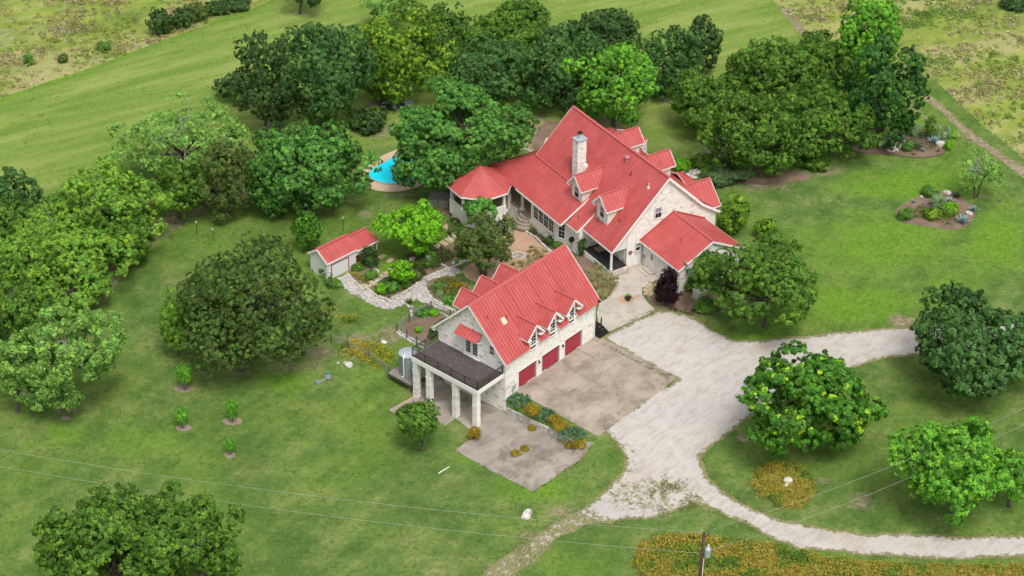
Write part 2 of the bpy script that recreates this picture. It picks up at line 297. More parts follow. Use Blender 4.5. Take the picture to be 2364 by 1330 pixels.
def roof_plane(parent, poly, a, pitch=0.41, name='roof_panel', joined=False, deck=True, phase=0.0):
    "a convex roof plane: a deck slab below and one raised-seam metal panel after another on top"
    P = [np.array(p, float) for p in poly]; a = np.array(a, float); a /= np.linalg.norm(a)
    n = np.cross(P[1] - P[0], P[2] - P[0]); n /= np.linalg.norm(n)
    if n[2] < 0: n = -n
    b = np.cross(n, a); b = b if b[2] > 0 else -b
    O = P[0]; q = [((p - O) @ a, (p - O) @ b) for p in P]
    if deck: MB().prism([tuple(p - n * 0.012) for p in P], tuple(-n * 0.13)).build('roof_deck', M['white'], parent)
    s0 = min(x for x, _ in q); s1 = max(x for x, _ in q); JM = MB(); s = s0 + phase * pitch
    while s < s1 - 0.03:
        e = min(s + pitch, s1); pl = clip_poly(clip_poly(q, 0, s + 0.012, False), 0, e - 0.006, True)
        rb = clip_poly(clip_poly(q, 0, s + 0.012, False), 0, min(s + 0.05, e), True)
        if len(pl) >= 3:
            t0 = min(y for _, y in pl)
            mb = MB() if not joined else JM
            for pp, h, mi in ((pl, 0.02, 0), (rb, 0.04, 1)):
                if len(pp) < 3: continue
                pts = [tuple(a * (x - (s if not joined else 0)) + b * (y - (t0 if not joined else 0)) + (O if joined else 0)) for x, y in pp]
                mb.prism(pts, tuple(n * h), mi)
            if not joined:
                key = tuple(round(float(v), 3) for p in mb.V for v in p)
                loc = O + a * s + b * t0
                if key in _cache: link(name, _cache[key], parent, loc)
                else: _cache[key] = mb.build(name, [M['roof'], M['seam']], parent, loc=loc).data
        s += pitch
    if joined:
        o = JM.build(name, [M['roof'], M['seam']], parent); o['kind'] = 'stuff'
    return n
def stones(parent, O, U, N, poly, holes=(), limit=300, ch=(0.20, 0.30), ln=(0.35, 0.75), dark=0.08, name='stone_block', proud=(0.012, 0.04), seed=1):
    "coursed blocks over a wall face: O origin, U along, N outward, poly in (along, z)"
    rnd = random.Random(seed); O = Vector(O); U = Vector(U).normalized(); N = Vector(N).normalized(); Z = Vector((0, 0, 1))
    z = min(p[1] for p in poly); zmax = max(p[1] for p in poly); left = MB(); ltone = []; cnt = 0
    while z < zmax - 0.04:
        h = rnd.uniform(*ch); row = clip_poly(clip_poly(poly, 1, z, False), 1, min(z + h, zmax), True)
        if len(row) >= 3:
            x0 = min(p[0] for p in row); x1 = max(p[0] for p in row); segs = [(x0, x1)]
            for (a0, a1, b0, b1) in holes:
                if min(b1, z + h) - max(b0, z) > 0.35 * h:
                    ns = []
                    for s0, s1 in segs:
                        if a1 <= s0 or a0 >= s1: ns.append((s0, s1)); continue
                        if a0 - s0 > 0.05: ns.append((s0, a0))
                        if s1 - a1 > 0.05: ns.append((a1, s1))
                    segs = ns
            for s0, s1 in segs:
                x = s0
                while x < s1 - 0.03:
                    L = rnd.uniform(*ln); e = x + L
                    if s1 - e < 0.2: e = s1
                    e = min(e, s1); pp = clip_poly(clip_poly(row, 0, x + 0.008, False), 0, e - 0.008, True); x = e
                    if len(pp) < 3: continue
                    zs = [p[1] for p in pp]
                    if max(zs) - min(zs) < 0.05: continue
                    pr = rnd.uniform(*proud); tone = min(1, rnd.uniform(0, 0.22) + (rnd.uniform(0.3, 0.9) if rnd.random() < dark else 0))
                    zl, zh = min(zs), max(zs); cx = sum(p[0] for p in pp) / len(pp); cz = (zl + zh) / 2
                    q = [(cx + (p[0] - cx) * 0.995, cz + (p[1] - cz) * (1 - 0.014 / max(0.05, (zh - zl)))) for p in pp]
                    if cnt < limit:
                        o_ = O + U * cx + Z * cz; V = [U * (p[0] - cx) + Z * (p[1] - cz) for p in q]
                        ins = [U * (p[0] - cx) * 0.97 + Z * (p[1] - cz) * 0.94 + N * pr for p in q]; nn = len(q)
                        me = mesh(name, V + ins, [tuple(range(nn, 2 * nn))] + [(i, (i + 1) % nn, nn + (i + 1) % nn, nn + i) for i in range(nn)], M['stone'])
                        setattr_point(me, 'tone', [tone] * (2 * nn), False); link(name, me, parent, o_); cnt += 1
                    else:
                        V = [O + U * p[0] + Z * p[1] for p in q]; ins = [O + U * (cx + (p[0] - cx) * 0.97) + Z * (cz + (p[1] - cz) * 0.94) + N * pr for p in q]; nn = len(q)
                        left.add(V + ins, [tuple(range(nn, 2 * nn))] + [(i, (i + 1) % nn, nn + (i + 1) % nn, nn + i) for i in range(nn)]); ltone += [tone] * (2 * nn)
        z += h
    if left.V:
        me = mesh('stone_facing', left.V, left.F, M['stone']); setattr_point(me, 'tone', ltone, False); o = link('stone_facing', me, parent); o['kind'] = 'stuff'
    return cnt
def wall(parent, O, U, N, poly, t=0.25, mat='mortar', name='wall'):
    O = Vector(O); U = Vector(U).normalized(); N = Vector(N).normalized()
    return MB().prism([O + U * x + Vector((0, 0, z)) for x, z in poly], -N * t).build(name, M[mat], parent)
def window(parent, c, U, N, w, h, nx=2, ny=4, arch=False, mid=True, blind=False, name='window', fw=0.055, frame_mat='white', off=0.0, sibling=False):
    "c: middle of the sill line on the wall face; frame proud of the wall, glass set back"
    c = Vector(c) + Vector(N).normalized() * off; U = Vector(U).normalized(); N = Vector(N).normalized(); Z = Vector((0, 0, 1)); mb = MB()
    def bar(x0, z0, x1, z1, ww, d=0.05): mb.beam(c + U * x0 + Z * z0 + N * d / 2, c + U * x1 + Z * z1 + N * d / 2, ww, d, N)
    bar(-w / 2, 0, w / 2, 0, fw * 1.4, 0.09); bar(-w / 2, 0, -w / 2, h, fw, 0.07); bar(w / 2, 0, w / 2, h, fw, 0.07)
    if arch:
        pr = None
        for i in range(9):
            a = math.pi * i / 8; q = (math.cos(a) * w / 2, h + math.sin(a) * w / 2)
            if pr: bar(pr[0], pr[1], q[0], q[1], fw, 0.07)
            pr = q
    else: bar(-w / 2, h, w / 2, h, fw, 0.075)
    if mid: bar(-w / 2, h * 0.5, w / 2, h * 0.5, 0.045, 0.05)
    for i in range(1, nx): bar(-w / 2 + w * i / nx, 0, -w / 2 + w * i / nx, h + (w * 0.45 if arch else 0), 0.014, 0.03)
    for j in range(1, ny): bar(-w / 2, h * j / ny, w / 2, h * j / ny, 0.018, 0.032)
    if arch: bar(-w / 2, h, w / 2, h, 0.03, 0.034)
    fr = mb.build(name, M[frame_mat], parent)
    pts = [(-w / 2, 0), (w / 2, 0), (w / 2, h)] + ([(math.cos(math.pi * i / 8) * w / 2, h + math.sin(math.pi * i / 8) * w / 2) for i in range(1, 8)] if arch else []) + [(-w / 2, h)]
    MB().prism([c + U * x + Z * z + N * 0.004 for x, z in pts], N * 0.012).build('pane', M['glass'], parent if sibling else fr)
    if blind:
        MB().prism([c + U * x + Z * z + N * 0.017 for x, z in ((-w / 2, h * 0.52), (w / 2, h * 0.52), (w / 2, h), (-w / 2, h))], N * 0.008).build('blind', M['blind'], parent if sibling else fr)
    return fr
# ------------------------------------------------------------------ noise helper for outlines
def vnoise(x, y, s=0):
    xi = np.floor(x).astype(int); yi = np.floor(y).astype(int); xf = x - xi; yf = y - yi
    def h(a, b): 
        n = (a * 374761393 + b * 668265263 + s * 1442695041) & 0x7fffffff; n = ((n ^ (n >> 13)) * 1274126177) & 0x7fffffff; return (n & 0xffff) / 65535.0
    xf = xf * xf * (3 - 2 * xf); yf = yf * yf * (3 - 2 * yf)
    return (h(xi, yi) * (1 - xf) + h(xi + 1, yi) * xf) * (1 - yf) + (h(xi, yi + 1) * (1 - xf) + h(xi + 1, yi + 1) * xf) * yf
def fnoise(x, y, s=0): return vnoise(x, y, s) * 0.55 + vnoise(x * 2.3 + 7, y * 2.3, s + 1) * 0.3 + vnoise(x * 5.1, y * 5.1 + 3, s + 2) * 0.15
def inpoly(x, y, poly):
    x = np.asarray(x); y = np.asarray(y); c = np.zeros(x.shape, bool); n = len(poly)
    for i in range(n):
        x0, y0 = poly[i][0], poly[i][1]; x1, y1 = poly[i - 1][0], poly[i - 1][1]
        if y0 == y1: continue
        c ^= ((y0 > y) != (y1 > y)) & (x < (x1 - x0) * (y - y0) / (y1 - y0) + x0)
    return c
def dpoly(x, y, poly):
    "distance to the outline"
    d = np.full(np.asarray(x).shape, 1e9); n = len(poly)
    for i in range(n):
        a = np.array(poly[i][:2]); b = np.array(poly[i - 1][:2]); ab = b - a; t = np.clip(((x - a[0]) * ab[0] + (y - a[1]) * ab[1]) / (ab @ ab + 1e-9), 0, 1)
        d = np.minimum(d, np.hypot(x - a[0] - ab[0] * t, y - a[1] - ab[1] * t))
    return d
def wp(pts): return [tuple(G(*p)[:2]) for p in pts]
def smooth_closed(poly, it=2):
    for _ in range(it):
        poly = [q for i in range(len(poly)) for q in ((0.75 * poly[i][0] + 0.25 * poly[(i + 1) % len(poly)][0], 0.75 * poly[i][1] + 0.25 * poly[(i + 1) % len(poly)][1]),
                                                       (0.25 * poly[i][0] + 0.75 * poly[(i + 1) % len(poly)][0], 0.25 * poly[i][1] + 0.75 * poly[(i + 1) % len(poly)][1]))]
    return poly
def spur_mask(X, Y):
    m = np.zeros(len(X))
    for (a, b, rx, ry, am) in ((1490, 1140, 120, 45, .50), (1300, 1205, 110, 45, .62), (1200, 1280, 110, 60, .66), (1560, 1150, 80, 45, .5), (1120, 1345, 90, 50, .66), (1440, 1060, 50, 50, .4)):
        D_ = np.stack([X, Y, terrain(X, Y)], 1) - CAM; w_ = D_ @ FW; u_ = IW / 2 + FPX * (D_ @ RT) / w_; v_ = IH / 2 - FPX * (D_ @ UP) / w_; m = np.maximum(m, am * np.clip(1.6 - np.hypot((u_ - a) / rx, (v_ - b) / ry), 0, 1))
    return m
def sheet(name, poly, mat, dz=0.02, jit=0.0, sp=0.6, step=0.35, thick=0.0, edge=False, parent=None, kind='structure', zf=None, seed=0):
    "a ground sheet draped on the terrain, outline roughened by jit metres"
    out = []
    for i in range(len(poly)):
        a = np.array(poly[i]); b = np.array(poly[(i + 1) % len(poly)]); L = np.linalg.norm(b - a); m = max(1, int(L / step)); nrm = np.array([-(b - a)[1], (b - a)[0]]) / (L + 1e-9)
        for j in range(m):
            p = a + (b - a) * j / m
            if jit: p = p + nrm * jit * 2 * (fnoise(p[0] / (jit * 4 + 0.3), p[1] / (jit * 4 + 0.3), seed) - 0.5)
            out.append((float(p[0]), float(p[1])))
    xs = [p[0] for p in out]; ys = [p[1] for p in out]
    gx, gy = np.meshgrid(np.arange(min(xs) + sp / 2, max(xs), sp), np.arange(min(ys) + sp / 2, max(ys), sp)); gx = gx.ravel(); gy = gy.ravel()
    ok = inpoly(gx, gy, out); gx = gx[ok]; gy = gy[ok]; d = dpoly(gx, gy, out) if len(gx) else np.array([]); ok = d > sp * 0.4; gx = gx[ok]; gy = gy[ok]
    pts = [Vector(p) for p in out] + [Vector((float(a), float(b))) for a, b in zip(gx, gy)]; n = len(out)
    vs, es, fs, *_ = delaunay_2d_cdt(pts, [(i, (i + 1) % n) for i in range(n)], [], 1, 1e-5)
    X = np.array([v.x for v in vs]); Y = np.array([v.y for v in vs]); Z = (zf(X, Y) if zf else terrain(X, Y)) + dz
    V = list(zip(X, Y, Z)); F = [tuple(f) for f in fs]
    if thick:
        # skirt along the outline
        cnt = {}
        for f in F:
            for i in range(len(f)):
                e = (f[i], f[(i + 1) % len(f)]); cnt[e] = 1
        for (a, b) in list(cnt):
            if (b, a) not in cnt:
                m_ = len(V); V += [(V[a][0], V[a][1], V[a][2] - thick), (V[b][0], V[b][1], V[b][2] - thick)]; F.append((b, a, m_, m_ + 1))
    me = mesh(name, V, F, M[mat])
    if edge:
        tr_ = np.zeros(len(V))
        for ln in TRACKS:
            ln = np.array(wp(ln)); dmin = np.full(len(V), 1e9)
            for a, b in zip(ln, ln[1:]):
                ab = b - a; t = np.clip(((X_ := np.array([v[0] for v in V])) - a[0]) * ab[0] + ((Y2 := np.array([v[1] for v in V])) - a[1]) * ab[1], 0, ab @ ab) / (ab @ ab); dmin = np.minimum(dmin, np.hypot(X_ - a[0] - ab[0] * t, Y2 - a[1] - ab[1] * t))
            tr_ = np.maximum(tr_, np.clip(1 - np.abs(dmin - 0.9) / 0.55, 0, 1)); tr_ = np.maximum(tr_, -1.0 * (dmin < 0.35)) 
        setattr_point(me, 'track', tr_, False)
        d = dpoly(X, Y, out); ev = np.maximum(np.clip(1 - d / 1.2, 0, 1) ** 1.3 * 0.85, spur_mask(X, Y)); ev = np.concatenate([ev, np.zeros(len(V) - len(ev))]); setattr_point(me, 'edge', ev, False)
    o = link(name, me, parent)
    if kind: o['kind'] = kind
    return o
# ------------------------------------------------------------------ ground
def axis(a, b, sp, extra=(), far=3000):
    c = list(np.arange(a, b + 1e-6, sp)); g = sp; x = a
    while x > -far: g *= 1.35; x -= g; c.append(x)
    g = sp; x = b
    while x < far: g *= 1.35; x += g; c.append(x)
    c = [q for q in c if all(abs(q - e) > sp * 0.3 for e in extra)] + list(extra); return np.array(sorted(c))
ua = axis(-84, 122, 0.8, (0.055, 0.125)); va = axis(-92, 96, 0.8, (-8.8, 8.9))
UU, VV = np.meshgrid(ua, va); TX = GF[2][0] + UU * GF[0][0] + VV * GF[1][0]; TY = GF[2][1] + UU * GF[0][1] + VV * GF[1][1]
TXf, TYf = TX.ravel(), TY.ravel(); TZf = terrain(TXf, TYf)
# pool and pond basins are cut by sheets laid over; the ground stays whole
nu, nv = len(ua), len(va)
gi = (np.arange(nv - 1)[:, None] * nu + np.arange(nu - 1)[None, :]).ravel()
F4 = np.stack([gi, gi + 1, gi + 1 + nu, gi + nu], 1)
me = bpy.data.meshes.new('ground'); me.vertices.add(len(TXf)); me.vertices.foreach_set('co', np.stack([TXf, TYf, TZf], 1).astype(np.float32).ravel())
me.loops.add(F4.size); me.loops.foreach_set('vertex_index', F4.ravel().astype(np.int32)); me.polygons.add(len(F4)); me.polygons.foreach_set('loop_start', np.arange(0, F4.size, 4, dtype=np.int32))
me.polygons.foreach_set('use_smooth', np.ones(len(F4), bool)); me.update(); me.validate(); me.materials.append(M['ground'])
D = np.stack([TXf, TYf, TZf], 1) - CAM; dz_ = np.maximum(D @ FW, 5.0); PXv = IW / 2 + FPX * (D @ RT) / dz_; PYv = IH / 2 - FPX * (D @ UP) / dz_
MEADOW_L = [(-2500, 1250), (-300, 350), (0, 226), (200, 160), (340, 106), (600, 12), (660, -20), (1000, -260), (-2500, -2300)]
MEADOW_R = [(1740, -60), (1783, 0), (1850, 62), (1900, 90), (1990, 120), (2092, 157), (2158, 185), (2213, 236), (2267, 287), (2322, 331), (2364, 366), (2600, 560), (3600, 1100), (5000, -2200), (1500, -2200)]
MOW = [(-800, 540), (-300, 350), (0, 226), (600, 12), (660, -20), (1000, -260), (1500, -400), (1740, -60), (1850, 62), (1960, 190), (1560, 330), (1200, 320), (700, 360), (300, 360), (150, 440), (0, 490), (-800, 800)]
def softpoly(poly, w): 
    i = inpoly(PXv, PYv, poly); d = dpoly(PXv, PYv, poly); return np.clip(0.5 + np.where(i, d, -d) / w, 0, 1)
mead = np.maximum(softpoly(MEADOW_L, 10), softpoly(MEADOW_R, 12)); mowm = softpoly(MOW, 60)
dirt = np.zeros_like(mead); lushm = np.zeros_like(mead)
def blob(arr, x, y, rx, ry, amt, ang=0):
    a = math.radians(ang); dx = PXv - x; dy = PYv - y; ex = (dx * math.cos(a) + dy * math.sin(a)) / rx; ey = (-dx * math.sin(a) + dy * math.cos(a)) / ry
    np.maximum(arr, amt * np.clip(1.25 - np.hypot(ex, ey), 0, 1), out=arr)
def strokes(arr, pts, w, amt):
    for (a, b), (c_, d_) in zip(pts, pts[1:]):
        ab = np.array([c_ - a, d_ - b]); t = np.clip(((PXv - a) * ab[0] + (PYv - b) * ab[1]) / (ab @ ab), 0, 1); np.maximum(arr, amt * np.clip(1.3 - np.hypot(PXv - a - ab[0] * t, PYv - b - ab[1] * t) / w, 0, 1), out=arr)
strokes(dirt, [(2115, 205), (2176, 252), (2213, 289), (2260, 325), (2310, 362), (2364, 402), (2500, 500)], 9, 0.95)
strokes(dirt, [(2090, 235), (2140, 275), (2200, 310), (2300, 350), (2364, 392)], 8, 0.6)
strokes(dirt, [(215, 690), (270, 620), (330, 560), (400, 505), (470, 470), (560, 440)], 30, 0.72)
strokes(lushm, [(-300, 356), (0, 232), (200, 166), (340, 112), (600, 18), (660, -14)], 7, 0.75); strokes(dirt, [(-300, 338), (0, 214), (200, 148), (340, 94), (600, 2)], 8, 0.5); strokes(dirt, [(1810, 20), (1900, 130), (1960, 200)], 14, 0.7)
for q in ((640, 300, 60, 25, .8), (1600, 160, 40, 10, .8), (1250, 330, 80, 60, .75), (1650, 360, 90, 45, .55), (1760, 425, 110, 25, .62), (1900, 395, 80, 22, .6), (1230, 300, 60, 50, .8), (1000, 300, 60, 30, .7), (880, 300, 60, 30, .6), (150, 940, 40, 25, .75), (60, 900, 60, 40, .6),
          (840, 492, 28, 12, .75), (720, 470, 70, 22, .65), (920, 450, 60, 12, .6), (830, 795, 75, 55, .62), (740, 815, 60, 35, .6), (680, 850, 110, 25, .5), (895, 775, 55, 40, .6), (750, 880, 50, 20, .5), (425, 897, 26, 8, .9), (423, 987, 20, 8, .85), (537, 972, 20, 9, .95), (530, 1048, 14, 12, .8), (1720, 1010, 35, 16, .8), (1800, 1040, 90, 18, .5), (2080, 740, 45, 20, .8),
          (1990, 1160, 60, 35, .62), (1900, 1110, 30, 20, .55), (2200, 1195, 60, 14, .65), (2310, 895, 30, 15, .8), (1480, 1120, 90, 40, .55), (1300, 1180, 60, 30, .6), (1220, 1240, 40, 22, .6), (1150, 1320, 60, 26, .7), (1520, 1190, 50, 20, .5), (1440, 1010, 30, 40, .5), (2020, 410, 60, 12, .45), (1590, 690, 110, 35, .85), (1650, 740, 30, 10, .5), (2285, 455, 40, 12, .5), (2096, 416, 12, 5, .6),
          (560, 860, 60, 22, .45), (770, 700, 40, 30, .4), (1080, 120, 100, 40, .6), (1380, 290, 90, 40, .6), (1540, 230, 60, 30, .5), (692, 30, 30, 6, .8), (845, 68, 20, 5, .7), (400, 660, 60, 50, .35), (1240, 1240, 90, 20, .5, -35)): blob(dirt, *q)
for q in ((2100, 425, 230, 50, .9), (2050, 560, 300, 110, .7), (2300, 560, 110, 120, .8), (1960, 700, 230, 55, .85), (2200, 660, 140, 70, .6), (660, 880, 100, 55, .62), (560, 900, 60, 40, .4), (330, 1010, 200, 80, .45), (1230, 1125, 170, 50, .65), (860, 700, 70, 30, .5), (850, 770, 60, 30, .6), (950, 1000, 60, 40, .4), (1080, 1060, 80, 50, .5), (150, 1000, 80, 40, .6), (900, 870, 60, 40, .5), (1740, 780, 110, 22, .8), (1480, 330, 30, 10, .5), (60, 1020, 60, 40, .3)): blob(lushm, *q)
setattr_point(me, 'mask', np.stack([mead, np.clip(dirt, 0, 1), lushm], 1)); setattr_point(me, 'mow', mowm, False)
o = link('ground', me); o['kind'] = 'structure'
# ------------------------------------------------------------------ roads, pads, paths
DRIVE = [(1352, 1012), (1470, 930), (1556, 876), (1480, 835), (1384, 782), (1400, 768), (1470, 738), (1513, 717), (1548, 716), (1600, 730), (1640, 758), (1700, 783), (1770, 783), (1850, 772), (1950, 764), (2110, 754), (2230, 748), (2364, 742), (2480, 738), (2480, 800), (2364, 806), (2230, 812), (2110, 820), (2010, 834),
         (1930, 866), (1850, 905), (1760, 945), (1700, 990), (1650, 1025), (1622, 1062), (1640, 1105), (1680, 1142), (1740, 1174), (1800, 1198), (1900, 1220), (2050, 1234), (2200, 1238), (2364, 1238), (2480, 1238), (2480, 1288), (2364, 1289), (2200, 1292), (2100, 1288), (1960, 1280), (1850, 1268), (1760, 1236), (1700, 1200), (1640, 1172),
         (1600, 1165), (1560, 1178), (1490, 1196), (1420, 1202), (1350, 1216), (1290, 1246), (1240, 1290), (1180, 1330), (1130, 1375), (1050, 1375), (1110, 1325), (1190, 1268), (1260, 1222), (1320, 1190), (1370, 1160), (1405, 1120), (1440, 1090), (1440, 1060), (1425, 1030), (1400, 1003), (1376, 1008)]
TRACKS = [[(1560, 870), (1680, 815), (1830, 802), (2000, 795), (2364, 772), (2480, 768)], [(1480, 900), (1500, 980), (1550, 1060), (1600, 1120), (1690, 1182), (1800, 1228), (1950, 1252), (2150, 1262), (2480, 1264)],
          [(1560, 830), (1520, 960), (1490, 1060), (1400, 1165), (1290, 1225), (1200, 1300), (1120, 1370)], [(1440, 790), (1600, 780), (1750, 810)]]
sheet('gravel_driveway', wp(DRIVE), 'gravel', 0.02, jit=0.5, sp=0.34, step=0.26, edge=True)
def gp(fr, u, v): return (fr[2][0] + fr[0][0] * u + fr[1][0] * v, fr[2][1] + fr[0][1] * u + fr[1][1] * v)
PAD = [gp(GF, 1.75, 0.0), gp(GF, 14.35, 0.0), gp(GF, 14.35, -10.45), gp(GF, 1.3, -10.55)]
pad = empty('concrete_forecourt', (0, 0, 0)); pad['kind'] = 'structure'
# slabs between the saw-cut joints
us = [(1.72, 5.55), (5.57, 9.9), (9.92, 14.35)]; vs_ = [(-0.02, -5.2), (-5.22, -10.5)]
for (u0, u1) in ((1.5, 8.0), (8.03, 14.35)):
    for (v0, v1) in ((-0.02, -4.6), (-4.63, -10.5)):
        sheet('concrete_slab', [gp(GF, u0, v0), gp(GF, u0, v1), gp(GF, u1, v1), gp(GF, u1, v0)], 'concrete', 0.05, sp=1.0, step=0.8, thick=0.10, jit=0.012, parent=pad, kind=None)
low = empty('lower_concrete_apron', (0, 0, 0)); low['kind'] = 'structure'
def lim(q):
    out = []
    for x, y in q:
        u = (x - GF[2][0]) * GF[0][0] + (y - GF[2][1]) * GF[0][1]; v = (x - GF[2][0]) * GF[1][0] + (y - GF[2][1]) * GF[1][1]
        out.append(gp(GF, min(u, -0.06), v) if -8.85 < v < 9 else (x, y))
    return out
W1 = lambda *p: wp(p); rwl = [gp(GF, -0.1, v) for v in (-0.25, -3.0, -6.1, -8.9)]
for q in (W1((1050, 1041), (1140, 1091)) + [rwl[2], rwl[1], rwl[0]] + W1((1099, 1004)), W1((1140, 1091), (1229, 1137), (1372, 1022), (1345, 1020)) + [rwl[3], rwl[2]], W1((1099, 1004)) + [rwl[0], gp(GF, -0.05, 0.0), gp(GF, -0.05, 9.0)] + W1((1000, 852), (955, 880), (940, 900), (968, 926), (985, 955), (1026, 984), (1052, 967))):
    c_ = np.mean(q, 0); sheet('concrete_slab', [(c_[0] + (x - c_[0]) * 0.998, c_[1] + (y - c_[1]) * 0.998) for x, y in q], 'concrete2', 0.045, sp=1.0, step=0.8, thick=0.08, jit=0.008, parent=low, kind=None)
sheet('side_walk', wp([(898, 947), (913, 957), (968, 925), (955, 915)]), 'concrete', 0.05, sp=1, step=0.6, thick=0.08)
WALK = [(1378, 722), (1384, 700), (1402, 690), (1418, 668), (1427, 645), (1418, 632), (1440, 618), (1480, 604), (1512, 622), (1534, 640), (1500, 652), (1482, 662), (1482, 680), (1494, 698), (1514, 718), (1470, 738), (1400, 769), (1384, 762)]
sheet('front_walk', wp(WALK), 'walk', 0.05, sp=0.8, step=0.4, thick=0.08, jit=0.02)
# pool
def ell(cx, cy, rx, ry, n=28, ang=0):
    a = math.radians(ang); return [(cx + rx * math.cos(t) * math.cos(a) - ry * math.sin(t) * math.sin(a), cy + rx * math.cos(t) * math.sin(a) + ry * math.sin(t) * math.cos(a)) for t in [2 * math.pi * i / n for i in range(n)]]
pool = empty('swimming_pool', G(900, 400), 0, 'turquoise swimming pool with a tan concrete deck half hidden by the big oak', 'swimming pool')
def subloc(o, par): o.location = o.location - par.location; return o
DECK = [(824, 409), (831, 426), (860, 439), (903, 445), (950, 438), (1010, 415), (1040, 380), (1010, 345), (960, 335), (905, 349), (868, 368), (838, 388)]
WATER = [(849, 404), (858, 414), (880, 423), (908, 427), (945, 418), (990, 398), (1010, 375), (985, 356), (950, 350), (915, 362), (885, 378), (860, 392)]
o = sheet('pool_deck', smooth_closed(wp(DECK)), 'pooldeck', 0.06, sp=1.0, thick=0.1, parent=pool, kind=None); subloc(o, pool)
rim = smooth_closed(wp(WATER)); o = sheet('pool_coping', [(p[0] + (p[0] - np.mean([r[0] for r in rim])) * 0.055, p[1] + (p[1] - np.mean([r[1] for r in rim])) * 0.075) for p in rim], 'sand', 0.10, sp=1.0, thick=0.05, parent=pool, kind=None); subloc(o, pool)
o = sheet('pool_water', rim, 'pool', 0.115, sp=1.0, parent=pool, kind=None); subloc(o, pool)
mb = MB(); c_ = G(854, 419); mb.box(-0.42, 0.42, -0.25, 0.25, 0.10, 0.16); o = mb.build('skimmer_mat', M['black'], pool); o.location = Vector(c_) - pool.location; o.rotation_euler = (0, 0, -0.4)
pond = empty('garden_pond', G(905, 243), 0, 'small reflective pond between the dark trees edged with brown slabs', 'pond')
o = sheet('pond_water', smooth_closed(wp([(868, 246), (885, 236), (905, 228), (945, 228), (958, 240), (940, 254), (900, 258)])), 'pond', 0.05, sp=1, parent=pond, kind=None); subloc(o, pond)
for i, (x, y) in enumerate(((858, 243), (870, 238), (882, 232), (895, 228), (908, 224))):
    o = MB().box(-0.5, 0.5, -0.28, 0.28, 0.0, 0.22).build('slab_stone', M['wood'], pond); o.location = Vector(G(x, y)) - pond.location; o.rotation_euler = (0.1 * (i % 3), 0, 0.5 + 0.1 * i)
# mulch and gravel areas
BEDS = {
 'mulch_behind_house': [(1228, 350), (1240, 300), (1262, 280), (1300, 280), (1330, 330), (1290, 400), (1250, 400)],
 'granite_court': [(1150, 560), (1176, 528), (1200, 524), (1232, 548), (1258, 574), (1288, 588), (1330, 640), (1240, 640), (1200, 655), (1160, 640), (1136, 652), (1080, 650), (1062, 622), (1100, 605), (1130, 585)],
 'path_bed_soil': [(853, 664), (870, 686), (897, 691), (930, 677), (955, 660), (975, 646), (1010, 629), (1048, 610), (1070, 580), (1040, 560), (1000, 570), (975, 600), (905, 628), (870, 648)],
 'round_bed_soil': [(985, 665), (992, 648), (1015, 640), (1050, 640), (1075, 650), (1095, 668), (1100, 700), (1070, 712), (1030, 702), (1000, 690)],
 'vegetable_soil': [(918, 764), (945, 735), (995, 712), (1040, 735), (1062, 745), (1012, 770), (985, 795), (975, 794)],
 'shed_bed_soil': [(800, 632), (822, 612), (850, 598), (872, 618), (866, 640), (842, 662), (822, 655)],
 'window_bed_soil': [(1205, 522), (1222, 520), (1262, 548), (1300, 568), (1330, 590), (1320, 606), (1290, 590), (1262, 576), (1236, 552)],
 'grass_strip_soil': [(1325, 585), (1350, 582), (1372, 610), (1405, 632), (1422, 640), (1424, 662), (1404, 688), (1380, 690), (1345, 640)],
 'house_corner_soil': [(1484, 660), (1500, 652), (1536, 642), (1580, 660), (1700, 640), (1740, 690), (1640, 735), (1560, 716), (1516, 716), (1496, 692)],
 'gazebo_bed_soil': [(990, 450), (1040, 445), (1070, 480), (1060, 505), (1030, 500), (1000, 475)],
 'far_agave_soil': [(1984, 353), (2053, 355), (2117, 364), (2168, 358), (2190, 345), (2201, 332), (2186, 317), (2130, 297), (2079, 299), (2028, 322), (1960, 340)],
 'near_agave_soil': [(2063, 488), (2079, 475), (2117, 455), (2155, 442), (2194, 440), (2222, 458), (2255, 486), (2240, 519), (2207, 532), (2155, 525), (2079, 516)],
 'tree_ring_soil': ell(1745, 408, 130, 18), }
BW = {}
for nm, pts in BEDS.items():
    BW[nm] = smooth_closed(wp(pts), 1)
    sheet(nm if nm != 'granite_court' else 'gravel_court', BW[nm], 'granite' if 'granite' in nm else 'mulch', 0.025 if 'tree' not in nm else 0.012, jit=0.15, sp=0.6, step=0.25)
for (x, y, rx, ry) in ((426, 898, 24, 9), (424, 988, 19, 8), (537, 973, 20, 9), (530, 1050, 13, 10), (150, 966, 14, 5), (1116, 640, 30, 14)):
    sheet('mulch_ring', smooth_closed(wp(ell(x, y, rx, ry, 12)), 1), 'ringmulch', 0.02, jit=0.22, sp=0.4, step=0.15)
